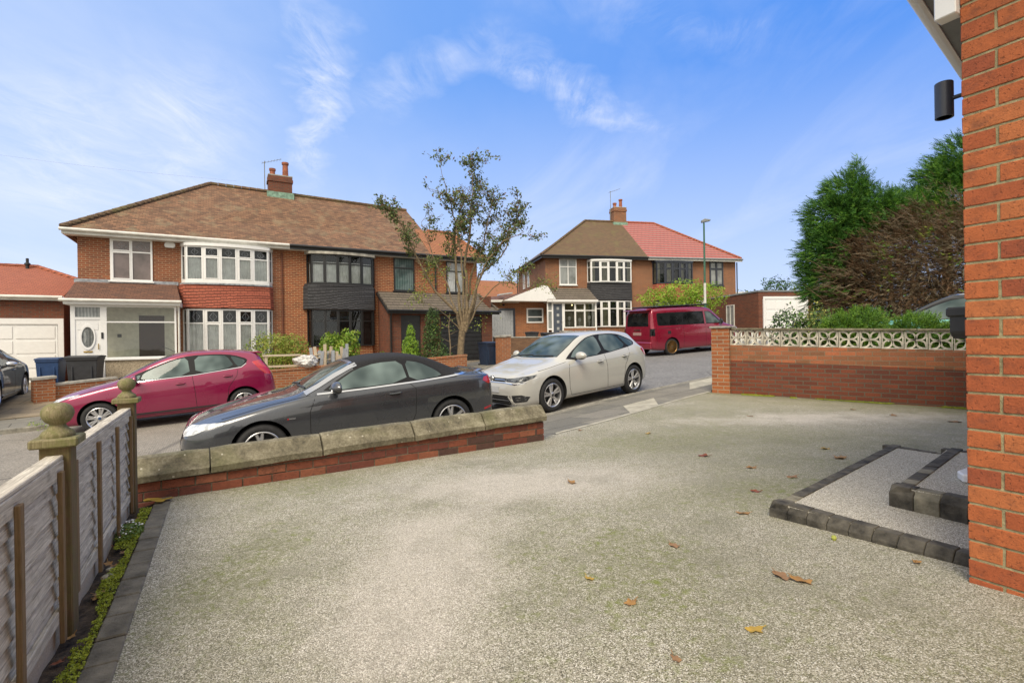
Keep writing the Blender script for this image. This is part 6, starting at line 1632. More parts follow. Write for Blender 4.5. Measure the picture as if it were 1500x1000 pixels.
# ---- pale grey hatchback
po = dict(L=4.07, W=1.75, wb=2.55, fm=2.095, R=.322, drop=.06,
  top=[(0, .52), (.04, .66), (.14, .755), (.3, .81), (.7, .90), (1.0, .955), (1.12, .985), (1.3, 1.085), (1.6, 1.245), (1.9, 1.375), (2.1, 1.42), (2.5, 1.45), (3.0, 1.44), (3.4, 1.405), (3.66, 1.36), (3.77, 1.25), (3.9, 1.05), (4.0, .92), (4.05, .76), (4.07, .55)],
  sh=[(0, .48), (.04, .62), (.2, .735), (.5, .79), (1.0, .87), (1.4, .905), (2.2, .945), (3.0, .985), (3.5, 1.02), (3.85, 1.0), (4, .86), (4.07, .52)],
  bot=[(0, .27), (.08, .18), (.5, .17), (2, .18), (3.5, .19), (3.95, .26), (4.07, .36)],
  hw=[(0, .58), (.04, .70), (.14, .79), (.32, .845), (.8, .87), (2, .875), (3.3, .87), (3.7, .84), (3.92, .78), (4.03, .70), (4.07, .6)],
  wt=[(0, .5), (1.0, .68), (1.4, .65), (2.0, .60), (3.0, .58), (3.6, .54), (4.07, .5)])
c = make_car(po, 'parked_car', 'pale grey five-door hatchback parked facing the camera beyond the driveway opening', 'car', 'pPale')
glasshouse(c, [(1.24, .92), (1.55, 1.09), (1.88, 1.255), (2.1, 1.335), (2.4, 1.375), (2.9, 1.368), (3.2, 1.33), (3.52, 1.20), (3.58, 1.13), (3.46, 1.07), (2.42, .965)],
  [[(1.40, .945), (1.62, 1.105), (1.90, 1.245), (2.12, 1.322), (2.36, 1.35), (2.36, .972)], [(2.47, .982), (2.44, 1.352), (2.8, 1.348), (3.03, 1.325), (3.20, 1.055)], [(3.27, 1.065), (3.11, 1.31), (3.25, 1.28), (3.49, 1.165), (3.50, 1.12), (3.43, 1.08)]])
windscreen(c, [(1.20, -.62), (1.13, -.35), (1.11, 0), (1.13, .35), (1.20, .62), (1.6, .585), (2.0, .52), (1.97, .25), (1.96, 0), (1.97, -.25), (2.0, -.52), (1.6, -.585)], glass='screenpale' if 'screenpale' in M else 'carglass')
windscreen(c, [(-.50, 1.08), (.50, 1.08), (.44, 1.32), (-.44, 1.32)], 'rear_window', 'tint', view='rear')
seams(c, [[(1.33, .90), (1.27, .70), (1.28, .40), (1.33, .26), (3.0, .26)], [(2.40, .96), (2.44, .7), (2.44, .26)], [(3.26, 1.05), (3.24, .92), (3.06, .68), (2.98, .30)]])
seams(c, [[(.52, .80), (1.0, .87), (1.25, .905)]], 'nearBlack', .005)
for s_ in (1, -1):
    line(c, 'character_line', [(1.1, .80), (2.2, .835), (3.2, .875), (3.95, .90)], 'pPaleDark' if 'pPaleDark' in M else 'plate', 'side', s_, .008, .0022)
    patch(c, 'headlight', [(s_ * .38, .64), (s_ * .40, .695), (s_ * .55, .705), (s_ * .76, .735), (s_ * .825, .745), (s_ * .83, .70), (s_ * .78, .63), (s_ * .66, .61), (s_ * .5, .62)], 'lampdark', 'front', step=.03, off=.006)
    line(c, 'light_strip', [(s_ * .42, .632), (s_ * .66, .62), (s_ * .79, .64), (s_ * .84, .70)], 'white', 'front', 1, .012, .010)
    patch(c, 'tail_light', [(3.70, .97), (3.80, 1.02), (3.95, .98), (4.02, .88), (4.0, .80), (3.86, .82)], 'tail', 'side', s_, .006, .04)
    mirror(c, 1.52, .93, s_, 'pPale', w_=.24, h=.16, out=.18); handle(c, 2.22, .83, s_, 'pPale'); handle(c, 3.05, .87, s_, 'pPale')
patch(c, 'grille', [(-.38, .64), (.38, .64), (.39, .70), (-.39, .70)], 'well', 'front', off=.005); line(c, 'grille_strip', [(-.80, .622), (-.66, .60), (-.4, .625), (.4, .625), (.66, .60), (.80, .622)], 'chrome', 'front', 1, .012, .009)
line(c, 'grille_strip', [(-.38, .672), (.38, .672)], 'chrome', 'front', 1, .01, .009)
patch(c, 'lower_grille', [(-.55, .23), (.55, .23), (.60, .30), (.56, .395), (-.56, .395), (-.60, .30)], 'well', 'front', off=.005)
for z_ in (.27, .31, .35): line(c, 'grille_bar', [(-.54, z_), (.54, z_)], 'silver' if z_ == .31 else 'plastic', 'front', 1, .012, .012)
for s_ in (1, -1):
    patch(c, 'bumper_vent', [(s_ * .63, .27), (s_ * .80, .29), (s_ * .825, .37), (s_ * .76, .415), (s_ * .60, .405)], 'plastic', 'front', off=.005, step=.03)
    line(c, 'fang_trim', [(s_ * .66, .235), (s_ * .585, .31), (s_ * .52, .385)], 'pPale', 'front', 1, .035, .014)
    for z_ in (.32, .36): line(c, 'vent_trim', [(s_ * .66, z_), (s_ * .80, z_ + .01)], 'chrome', 'front', 1, .008, .010)
line(c, 'splitter', [(-.66, .215), (0, .205), (.66, .215)], 'plate', 'front', 1, .02, .012)
patch(c, 'number_plate', [(-.26, .44), (.26, .44), (.26, .55), (-.26, .55)], 'plate', 'front', off=.012, step=.1)
# round badge: ring with a V above a W
pb0, _n = project(c, 'front', 0, .675)
mb = MB(); X = pb0.x + .02
mb.lathe([(.062, X - .03), (.064, X), (.056, X + .004), (.055, X - .004)], 28, 'x', (0, 0, .675)); mb.lathe([(.055, X - .012), (0, X - .012)], 28, 'x', (0, 0, .675))
bd_ = mb.build('badge', 'plastic', c.t, smooth=True)
mb = MB(); mb.lathe([(.064, X + .001), (.060, X + .006), (.055, X + .001)], 28, 'x', (0, 0, .675))
for pts in ([(-.022, .052), (0, .004), (.022, .052)], [(-.046, .030), (-.022, -.046), (0, -.006), (.022, -.046), (.046, .030)]):
    for a_, b_ in zip(pts[:-1], pts[1:]): mb.tube([(X + .001, a_[0], .675 + a_[1]), (X + .001, b_[0], .675 + b_[1])], .0042, 6)
mb.build('badge_emblem', 'chrome', bd_, smooth=True)
wipers(c, 1.20, 1.17, .52); wheels(c, .222, 5, 'double', front_steer=0)
for s_ in (1, -1): line(c, 'sill_line', [(1.32, .235), (2.95, .245)], 'plate', 'side', s_, .008, .003)
place_car(c, (.72, 9.52), (2.66, 11.18), 1)

# ---- red van
va = dict(L=4.89, W=1.90, wb=3.0, fm=2.40, R=.335, drop=.10,
  top=[(0, .72), (.05, .90), (.2, 1.02), (.6, 1.13), (.85, 1.22), (1.1, 1.42), (1.45, 1.70), (1.7, 1.86), (2.1, 1.925), (3, 1.95), (4.2, 1.95), (4.66, 1.93), (4.78, 1.84), (4.84, 1.40), (4.88, 1.0), (4.89, .70)],
  sh=[(0, .66), (.2, .92), (.6, 1.03), (1.0, 1.12), (1.5, 1.17), (3, 1.18), (4.6, 1.18), (4.84, 1.15), (4.88, .8), (4.89, .62)],
  bot=[(0, .30), (.1, .2), (.5, .18), (2, .19), (4.2, .2), (4.7, .24), (4.89, .30)],
  hw=[(0, .60), (.06, .76), (.2, .87), (.6, .93), (1.5, .95), (4.5, .95), (4.74, .935), (4.84, .90), (4.89, .86)],
  wt=[(0, .6), (.8, .74), (1.7, .78), (3, .80), (4.7, .79), (4.89, .78)])
c = make_car(va, 'parked_van', 'deep red van with black windows and gold wheels parked beyond the white car', 'van', 'pRed')
glasshouse(c, [(1.02, 1.14), (1.35, 1.40), (1.66, 1.63), (1.85, 1.70), (4.50, 1.72), (4.56, 1.66), (4.56, 1.24), (4.50, 1.20), (1.9, 1.17)],
  [[(2.16, 1.20), (2.16, 1.69), (3.22, 1.70), (3.22, 1.21)], [(3.30, 1.21), (3.30, 1.70), (4.48, 1.70), (4.52, 1.64), (4.52, 1.26), (4.46, 1.22)]], 'tint')
for s_ in (1, -1):
    patch(c, 'front_window', [(1.18, 1.17), (1.42, 1.38), (1.70, 1.61), (1.86, 1.67), (2.02, 1.67), (2.02, 1.20)], 'carglass', 'side', s_, .007, .08, edge=False)
    line(c, 'b_pillar', [(2.08, 1.15), (2.08, 1.72)], 'pRed', 'side', s_, .085, .009); line(c, 'a_pillar', [(.95, 1.16), (1.3, 1.44), (1.6, 1.68), (1.85, 1.80)], 'pRed', 'side', s_, .05, .004)
windscreen(c, [(.92, -.74), (.80, 0), (.92, .74), (1.62, .68), (1.58, 0), (1.62, -.68)])
windscreen(c, [(-.68, 1.20), (.68, 1.20), (.64, 1.70), (.58, 1.74), (-.58, 1.74), (-.64, 1.70)], 'rear_window', 'tint', view='rear')
seams(c, [[(2.08, 1.15), (2.10, .7), (2.08, .28), (1.2, .28)], [(3.26, 1.74), (3.28, 1.0), (3.28, .28)], [(4.62, 1.70), (4.66, .5)]])
line(c, 'slide_rail', [(3.35, 1.10), (4.55, 1.10)], 'nearBlack', 'side', -1, .014, .004)
for s_ in (1, -1):
    patch(c, 'tail_light', [(s_ * .80, .82), (s_ * .915, .82), (s_ * .915, 1.10), (s_ * .80, 1.10)], 'tint', 'rear', off=.012, step=.06)
    patch(c, 'tail_light', [(4.74, .82), (4.86, .82), (4.84, 1.10), (4.74, 1.10)], 'tint', 'side', s_, .010, .06)
    patch(c, 'headlight', [(s_ * .5, .74), (s_ * .6, .86), (s_ * .86, .90), (s_ * .88, .78), (s_ * .7, .72)], 'lampglass', 'front', step=.05)
    mirror(c, 1.30, 1.16, s_, 'plastic', w_=.2, h=.24); handle(c, 1.92, 1.02, s_, 'pRed'); line(c, 'side_skirt', [(1.35, .235), (3.4, .235)], 'silver', 'side', s_, .02, .008)
for pts, m_ in (([(-.82, .62), (.82, .62)], 'well'), ([(-.75, 1.16), (-.76, .66), (.76, .66), (.75, 1.16)], 'well')): line(c, 'tailgate_seam', pts, m_, 'rear', 1, .01, .003)
patch(c, 'number_plate', [(-.26, .84), (.26, .84), (.26, .96), (-.26, .96)], 'plateY', 'rear', off=.012, step=.1); patch(c, 'tailgate_handle', [(-.2, 1.03), (.2, 1.03), (.2, 1.08), (-.2, 1.08)], 'chrome', 'rear', off=.012, step=.1)
mb = MB(); mb.prism([(-2.28, 1.90), (-2.56, 1.87), (-2.60, 1.84), (-2.50, 1.83), (-2.36, 1.84)], 'y', -.74, .74); mb.build('spoiler', 'pRed', c.t, bevel=.01)
mb = MB(); mb.box(-2.56, -2.47, -.90, .90, .30, .58, .03); mb.build('rear_bumper', 'pRed', c.t)
mb = MB(); mb.box(-2.2, .6, -.66, .66, 1.935, 2.0, .03); mb.build('roof_bed', 'plastic', c.t)
mb = MB(); [mb.tube([(-2.1, s_ * .74, 1.95), (-1.9, s_ * .74, 1.98), (.5, s_ * .74, 1.975), (.7, s_ * .74, 1.93)], .018, 6) for s_ in (1,)]; mb.build('roof_rail', 'plastic', c.t)
mb = MB(); mb.tube([(-2.1, -.74, 1.95), (-1.9, -.74, 1.98), (.5, -.74, 1.975), (.7, -.74, 1.93)], .018, 6); mb.build('roof_rail', 'plastic', c.t)
patch(c, 'fuel_flap', [(3.95, .86), (4.1, .86), (4.1, .98), (3.95, .98)], 'nearBlack', 'side', -1, .003, .1)
wheels(c, .255, 14, 'fine', rimmat='alloyGold')
th_ = R(66); place_car(c, (6.40 + 3 * math.sin(th_), 20.2 + 3 * math.cos(th_)), (6.40, 20.2), -1)

# ---- slate grey rounded coupe at the left edge
be = dict(L=4.28, W=1.81, wb=2.54, fm=2.15, R=.335, drop=.05, arch=.40, z=-.26, grad=(.0, .03),
  top=[(0, .48), (.08, .66), (.35, .84), (.9, .98), (1.25, 1.05), (1.5, 1.21), (1.8, 1.37), (2.1, 1.46), (2.4, 1.49), (2.8, 1.46), (3.2, 1.36), (3.6, 1.19), (3.9, 1.03), (4.15, .86), (4.26, .64), (4.28, .5)],
  sh=[(0, .44), (.08, .60), (.35, .78), (.9, .91), (1.4, .96), (2.2, .98), (3, .99), (3.5, .98), (3.9, .9), (4.15, .76), (4.28, .46)],
  bot=[(0, .28), (.08, .19), (.5, .17), (2, .17), (3.6, .19), (4.1, .26), (4.28, .36)],
  hw=[(0, .5), (.05, .66), (.2, .80), (.5, .89), (.9, .905), (1.5, .865), (2.15, .855), (2.8, .865), (3.4, .905), (3.8, .89), (4.1, .78), (4.24, .64), (4.28, .5)],
  wt=[(0, .5), (1.2, .66), (1.6, .63), (2.2, .56), (3, .54), (3.6, .56), (4.28, .5)])
c = make_car(be, 'parked_car', 'slate grey rounded coupe on the drive at the left edge, only partly in the photo', 'car', 'pSlate')
glasshouse(c, [(1.45, .955), (1.7, 1.16), (1.95, 1.30), (2.3, 1.395), (2.6, 1.39), (2.95, 1.31), (3.25, 1.17), (3.42, 1.02), (3.3, .985)],
  [[(1.56, .97), (1.76, 1.15), (1.98, 1.27), (2.3, 1.365), (2.46, 1.365), (2.50, .985)], [(2.56, .985), (2.52, 1.36), (2.92, 1.285), (3.20, 1.15), (3.34, 1.01)]])
for s_ in (1, -1): line(c, 'chrome_strip', [(1.42, .95), (2.4, .975), (3.4, 1.0)], 'chrome', 'side', s_, .014, .008); line(c, 'running_board', [(1.32, .24), (3.0, .24)], 'silver', 'side', s_, .09, .03); mirror(c, 1.72, .96, s_, 'silver', w_=.24, h=.14, out=.18); handle(c, 2.42, .86, s_, 'pSlate')
windscreen(c, [(1.30, -.58), (1.22, 0), (1.30, .58), (2.0, .49), (1.96, 0), (2.0, -.49)])
seams(c, [[(1.48, .95), (1.44, .6), (1.46, .30), (2.5, .30), (2.56, .98)]])
for s_ in (1, -1): patch(c, 'headlight', [(s_ * .52, .60), (s_ * .60, .76), (s_ * .76, .76), (s_ * .80, .62), (s_ * .66, .55)], 'lampglass', 'front', step=.05)
wheels(c, .235, 7, 'fork')
place_car(c, (-12.25, 11.85), (-13.65, 13.97), 1)

# ---- teal car with black roof beyond the boundary wall
te_ = dict(L=4.15, W=1.78, wb=2.6, fm=2.1, R=.32, drop=.06, z=.50, grad=(.0, .0),
  top=[(0, .60), (.06, .78), (.3, .90), (.7, .98), (.95, 1.02), (1.1, 1.10), (1.4, 1.28), (1.7, 1.44), (1.95, 1.53), (2.3, 1.565), (3.2, 1.55), (3.7, 1.50), (3.85, 1.40), (4.0, 1.05), (4.1, .85), (4.15, .6)],
  sh=[(0, .54), (.06, .72), (.3, .84), (.95, .94), (2, .98), (3.4, 1.03), (3.9, 1.02), (4.1, .8), (4.15, .55)],
  bot=[(0, .30), (.08, .22), (.5, .2), (3.6, .22), (4.15, .36)],
  hw=[(0, .58), (.05, .72), (.2, .82), (.8, .87), (2, .89), (3.4, .88), (3.9, .82), (4.15, .66)],
  wt=[(0, .5), (.9, .68), (1.4, .66), (2.0, .62), (3.0, .61), (4.15, .55)])
c = make_car(te_, 'parked_car', 'pale teal car with a black roof parked behind the pierced block wall', 'car', 'pTeal')
me = c.body.data; me.materials.append(M['gplastic']); idx = len(me.materials) - 1
for p in me.polygons:
    if p.center.z > 1.03 and (2.1 - p.center.x) > 1.0: p.material_index = idx
glasshouse(c, [(1.10, .955), (1.35, 1.14), (1.7, 1.33), (2.0, 1.44), (3.3, 1.45), (3.7, 1.3), (3.72, 1.06), (2.4, .99)],
  [[(1.2, .975), (1.40, 1.13), (1.72, 1.30), (2.0, 1.405), (2.36, 1.42), (2.36, 1.0)], [(2.44, 1.005), (2.44, 1.42), (3.25, 1.42), (3.58, 1.28), (3.62, 1.07)]])
for s_ in (1, -1): mirror(c, 1.45, .98, s_, 'plastic'); handle(c, 2.22, .88, s_, 'pTeal'); line(c, 'roof_rail', [(1.9, 1.50), (3.6, 1.50)], 'silver', 'side', s_, .02, .012)
windscreen(c, [(1.08, -.60), (1.0, 0), (1.08, .60), (1.86, .53), (1.82, 0), (1.86, -.53)])
for s_ in (1, -1): patch(c, 'headlight', [(s_ * .45, .70), (s_ * .5, .80), (s_ * .82, .84), (s_ * .84, .76), (s_ * .66, .68)], 'lampglass', 'front', step=.05)
wheels(c, .22, 7, 'fork')
d_ = Vector((-.72, .694)); f0 = Vector((8.5, 11.45)); place_car(c, tuple(f0), tuple(f0 - d_ * 2.6), 1)
M_neigh = MB(); rows = []
for i in range(9):
    rows.append([])
    for j in range(9):
        x = 4.25 + i * .766 * 1.4 + j * .643 * 1.6; y = 10.1 - i * .643 * 1.4 + j * .766 * 1.6
        rows[-1].append((x, y, .50 - .0 * j if j > 0 else .42))
M_neigh.grid(rows); struct(M_neigh.build('neighbour_drive', 'pavers', smooth=True))

# ------------------------------------------------------------------ vegetation
for nm, a_, b_ in (('lfTree', (.06, .095, .025), (.17, .21, .06)), ('lfYellow', (.16, .22, .03), (.36, .42, .06)), ('lfLaurel', (.09, .19, .02), (.27, .42, .05)), ('lfVar', (.07, .12, .02), (.48, .46, .10)),
                   ('lfDark', (.022, .05, .022), (.07, .12, .055)), ('lfGold', (.20, .36, .03), (.38, .55, .06)), ('lfConif', (.012, .050, .010), (.095, .25, .035)), ('lfConifB', (.08, .20, .02), (.19, .36, .045)),
                   ('lfBrown', (.08, .045, .024), (.25, .15, .08)), ('lfGreyB', (.11, .088, .055), (.29, .235, .155)), ('lfFar', (.05, .085, .03), (.13, .17, .06)), ('lfJun', (.06, .14, .03), (.18, .32, .07)), ('lfHedge', (.14, .26, .02), (.36, .55, .05))):
    M[nm] = leafmat(nm, a_, b_, .22, 2.2)
def nz(P, f, seed=0):
    return np.array([noise.noise(Vector((p[0] * f + seed, p[1] * f, p[2] * f))) for p in P])
def blob_points(n, c, r, shell=.45, lump=.3, f=1.3, seed=0, zmin=None):
    d_ = rng.normal(size=(n, 3)); d_ /= np.linalg.norm(d_, axis=1)[:, None]
    lm = 1 + lump * 1.6 * nz(d_ * 1.0, f * 1.5, seed) + lump * .6 * nz(d_, f * 4, seed + 9)
    rad = (1 - shell * rng.uniform(0, 1, n) ** 1.8) * lm
    P = d_ * rad[:, None] * np.array(r) + np.array(c)
    if zmin is not None: k = P[:, 2] > zmin; P, d_ = P[k], d_[k]
    k = nz(P, 3.2 / max(.5, min(r)), seed + 3) > -.28
    return P[k], d_[k]
def bush(name, label, cat, loc, blobs, mats, n, size, group=None, aspect=.5, stems=True, jitter=.8, lump=.3, kids='foliage', zmin=0.02):
    t = thing(name, label, cat, loc, 0, group)
    Ps, Ds = [], []
    tot = sum(b[1][0] * b[1][2] for b in blobs)
    for i, (c, r) in enumerate(blobs):
        P, d_ = blob_points(int(n * r[0] * r[2] / tot), c, r, seed=i * 7 + len(name) + loc[0], zmin=zmin, lump=lump); Ps.append(P); Ds.append(d_)
    P = np.concatenate(Ps); d_ = np.concatenate(Ds)
    scatter_quads(kids, P, rng.uniform(size * .6, size * 1.3, len(P)), d_, mats, jitter, aspect, t)
    if stems:
        mb = MB()
        for k in range(7):
            b = random.choice(blobs); q = Vector(b[0]) + Vector((random.uniform(-.5, .5) * b[1][0], random.uniform(-.5, .5) * b[1][1], random.uniform(0, .5) * b[1][2]))
            mb.tube([(random.uniform(-.1, .1), random.uniform(-.1, .1), -.1), tuple(q * .5 + Vector((.03, .02, .05))), tuple(q)], [.03, .02, .008], 5)
        mb.build('stems', 'barkdark', t)
    return t

# street tree: limbs traced in metres from the trunk foot, with depth added
def tree(loc):
    t = thing('street_tree', 'slender autumn tree with sparse leaves in front of the black garage', 'tree', loc)
    S = 1 / 39.7
    def px(L, d0, d1):
        n = len(L); return [Vector(((x - 672) * S, d0 + (d1 - d0) * (i / max(1, n - 1)) ** 1.2, (518 - y) * S)) for i, (x, y) in enumerate(L)]
    trunk = [Vector((0, 0, -.5)), Vector((.0, 0, .0)), Vector((.02, 0, .5)), Vector((.06, 0, .95)), Vector((.1, 0, 1.25))]
    wood = MB(); wood.tube(trunk, [.17, .14, .125, .125, .13], 14)
    limbs = [(px([(676, 470), (668, 440), (640, 410), (620, 370), (600, 320), (586, 294)], 0, -1.0), .10),
             (px([(676, 468), (664, 432), (655, 400), (632, 350), (622, 318), (612, 290)], 0, .9), .07),
             (px([(677, 468), (672, 420), (668, 375), (666, 320), (672, 285), (690, 240)], 0, .3), .11),
             (px([(680, 468), (684, 420), (682, 370), (690, 310), (694, 270), (697, 225)], 0, -.5), .12),
             (px([(678, 468), (680, 410), (676, 350), (672, 310), (660, 265), (652, 222)], 0, -.9), .08),
             (px([(680, 470), (690, 435), (700, 395), (716, 358), (738, 335), (768, 322)], 0, -.6), .11),
             (px([(681, 468), (694, 430), (700, 382), (735, 350), (752, 310), (760, 280)], 0, .8), .09),
             (px([(682, 465), (706, 420), (730, 395), (760, 392), (785, 400)], 0, .4), .05),
             (px([(676, 466), (684, 425), (690, 372), (708, 330), (716, 285), (724, 248)], 0, 1.0), .09),
             (px([(674, 470), (655, 446), (640, 434), (622, 426)], 0, -.8), .035)]
    tips = []
    def sub(path, r, lvl):
        wood_pts = []
        # wobble
        P = []
        for i in range(len(path) - 1):
            for k in range(3):
                q = path[i].lerp(path[i + 1], k / 3)
                if i or k: q = q + Vector((random.uniform(-1, 1), random.uniform(-1, 1), random.uniform(-1, 1))) * .035 * (1 if lvl == 0 else .8)
                P.append(q)
        P.append(path[-1]); n = len(P)
        wood.tube(P, [max(.006, r * (1 - .88 * i / (n - 1))) for i in range(n)], 7 if lvl == 0 else 5, cap=False)
        for i in range(7 if lvl == 0 else 1, n):
            for _ in range((2 if lvl == 0 else 2) if lvl < 2 else 0):
                if random.random() < (.62 if lvl == 0 else .6):
                    base = P[i]; dirn = (P[i] - P[i - 1]).normalized()
                    side = Vector((random.uniform(-1, 1), random.uniform(-1, 1), random.uniform(-.1, .75))).normalized()
                    dd = (dirn * .45 + side * .85).normalized(); L = random.uniform(.45, .95) if lvl == 0 else random.uniform(.22, .5)
                    q1 = base + dd * L * .5; q2 = base + (dd + Vector((0, 0, random.uniform(-.25, .15)))).normalized() * L
                    sub([base, q1, q2], max(.008, r * (1 - .88 * i / (n - 1)) * .45), lvl + 1)
            if lvl > 0: tips.append((P[i], (P[i] - P[i - 1]).normalized(), lvl))
        tips.append((P[-1], (P[-1] - P[-2]).normalized(), lvl))
    for p, r in limbs: sub([Vector((q.x, q.y, q.z if q.z < 1.4 else 1.4 + (q.z - 1.4) * .94)) for q in p], r * .62, 0)
    wood.build('trunk', 'bark', t, smooth=True)
    V, N_, S_ = [], [], []
    for (p, d_, lvl) in tips:
        if noise.noise(p * 1.1) < -.22: continue
        for k in range(random.choice([0, 1, 2, 2, 3, 4])):
            q = p + Vector((random.gauss(0, .07), random.gauss(0, .07), random.gauss(0, .07) - .02)); V.append(q); N_.append((random.uniform(-.6, .6), random.uniform(-1, 0), random.uniform(-.1, .8))); S_.append(random.uniform(.08, .15))
    V = np.array(V); N_ = np.array(N_); S_ = np.array(S_); low = V[:, 2] < 3.7 + rng.normal(size=len(V)) * .5
    scatter_quads('crown', V[~low], S_[~low], N_[~low], ['lfTree', 'lfTree', 'lfTree', 'lfFar', 'lfFar', 'lfBrown'], .7, .5, t)
    # fresh shoots low on the limbs
    n = 1500; k = rng.integers(0, len(V[low]), n); P = V[low][k] + rng.normal(size=(n, 3)) * .10
    P2 = np.stack([rng.normal(.15, .55, 700), rng.normal(0, .45, 700), rng.uniform(1.2, 3.4, 700)], 1); k2 = nz(P2, 1.7, 4) > .05
    P = np.concatenate([P, P2[k2]])
    scatter_quads('low_shoots', P, rng.uniform(.05, .10, len(P)), np.tile([0, -.6, .5], (len(P), 1)), ['lfYellow', 'lfTree'], .8, .45, t)
    return t
tree((-1.92, 18.5, .30))
gzz = lambda x, y: gz(x, y)
bush('shrub', 'rounded yellow and green variegated shrub beside the pallet pile', 'shrub', (-8.35, 17.7, gzz(-8.35, 18.)), [((0, 0, 1.05), (.95, .7, .58)), ((.55, .1, 1.0), (.5, .5, .5)), ((0, 0, .5), (.9, .6, .5))], ['lfVar', 'lfVar', 'lfYellow', 'lfLaurel'], 9500, .075)
bush('shrub', 'bright green laurel-like bush in front of the lower black bay window', 'shrub', (-6.05, 17.6, gzz(-6.05, 17.6)), [((-.28, 0, 1.05), (.42, .5, .5)), ((.25, 0, 1.1), (.48, .5, .55)), ((0, 0, .6), (.65, .5, .55))], ['lfLaurel', 'lfLaurel', 'lfYellow'], 4200, .115)
bush('dwarf_conifer', 'small cone-shaped lime green conifer left of the street tree', 'conifer', (-3.72, 18.4, .25), [((0, 0, .35), (.36, .36, .4)), ((0, 0, .75), (.30, .3, .42)), ((.0, 0, 1.15), (.17, .17, .42))], ['lfGold', 'lfGold', 'lfJun'], 6500, .065, aspect=.35, lump=.12)
bush('tall_shrub', 'tall grey-green columnar shrub between the lime conifer and the street tree', 'shrub', (-2.95, 18.7, .25), [((0, 0, .45), (.5, .4, .5)), ((-.02, 0, 1.1), (.36, .36, .5)), ((.0, 0, 1.65), (.28, .28, .55)), ((.42, 0, .25), (.35, .3, .3))], ['lfFar', 'lfDark', 'lfFar', 'lfJun'], 11000, .062, lump=.2)
sp_ = thing('sapling', 'thin bare staked sapling just left of the street tree trunk', 'sapling', (-2.28, 18.3, .2))
mb = MB(); mb.tube([(0, 0, 0), (.03, 0, .8), (-.02, 0, 1.5), (.03, 0, 2.0)], [.03, .025, .018, .008], 6)
for k in range(5): mb.tube([(0, 0, .7 + .25 * k), ((-1) ** k * .3, .05, .85 + .25 * k)], [.01, .004], 4)
mb.build('stem', 'bark', sp_)
bush('fern', 'small green fern-like plant at the base of the tall shrub', 'plant', (-4.75, 18.2, .15), [((0, 0, .35), (.35, .3, .35))], ['lfJun', 'lfLaurel'], 500, .08)
bush('clipped_tree', 'wide flat-topped bright lime green bush behind the red van', 'bush', (9.35, 27.6, .9), [((-1.3, 0, 2.35), (1.1, .9, .62)), ((0, 0, 2.65), (1.3, 1, .72)), ((1.3, 0, 2.5), (1.15, .9, .75)), ((.2, 0, 1.6), (1.6, .9, .8))], ['lfHedge', 'lfHedge', 'lfHedge', 'lfYellow'], 9000, .12)

# feathery conifer sprays
def sprays(name, P, Dn, S, mats, parent, k=11, spread=.62, width=.11):
    n = len(P); Dn = Dn / np.linalg.norm(Dn, axis=1)[:, None]
    h = rng.normal(size=(n, 3)) * .35 + np.array([0, 0, 1.]); sd = np.cross(Dn, h); sd /= np.linalg.norm(sd, axis=1)[:, None] + 1e-9
    Q = []
    for i in range(k):
        tt = (i // 2) / max(1, (k - 1) // 2); a_ = 0. if i == k - 1 else spread * (1 if i % 2 else -1)
        ln = S * (.34 if i < k - 1 else 1.05) * (1 - .55 * tt if i < k - 1 else 1) * rng.uniform(.75, 1.15, n)
        d2 = Dn * math.cos(a_) + sd * math.sin(a_); d2[:, 2] -= .12
        o_ = P + (Dn * (S * .78 * tt)[:, None] if i < k - 1 else 0)
        wv = np.cross(d2, rng.normal(size=(n, 3))); wv /= np.linalg.norm(wv, axis=1)[:, None] + 1e-9
        w_ = (ln * (width if i < k - 1 else .018))[:, None]
        Q.append(np.stack([o_, o_ + d2 * (ln * .45)[:, None] + wv * w_, o_ + d2 * ln[:, None], o_ + d2 * (ln * .45)[:, None] - wv * w_], 1))
    V = np.concatenate(Q).reshape(-1, 3); m = len(V) // 4
    me = bpy.data.meshes.new(name); me.vertices.add(len(V)); me.vertices.foreach_set('co', V.ravel()); me.loops.add(len(V)); me.loops.foreach_set('vertex_index', np.arange(len(V), dtype=np.int32))
    me.polygons.add(m); me.polygons.foreach_set('loop_start', np.arange(0, 4 * m, 4, dtype=np.int32)); me.polygons.foreach_set('loop_total', np.full(m, 4, dtype=np.int32)); me.update(calc_edges=True)
    for x in mats: me.materials.append(M[x])
    pick = np.tile(rng.integers(0, len(mats), n), k); me.polygons.foreach_set('material_index', pick.astype(np.int32))
    o = bpy.data.objects.new(name, me); col.objects.link(o); o.parent = parent; return o
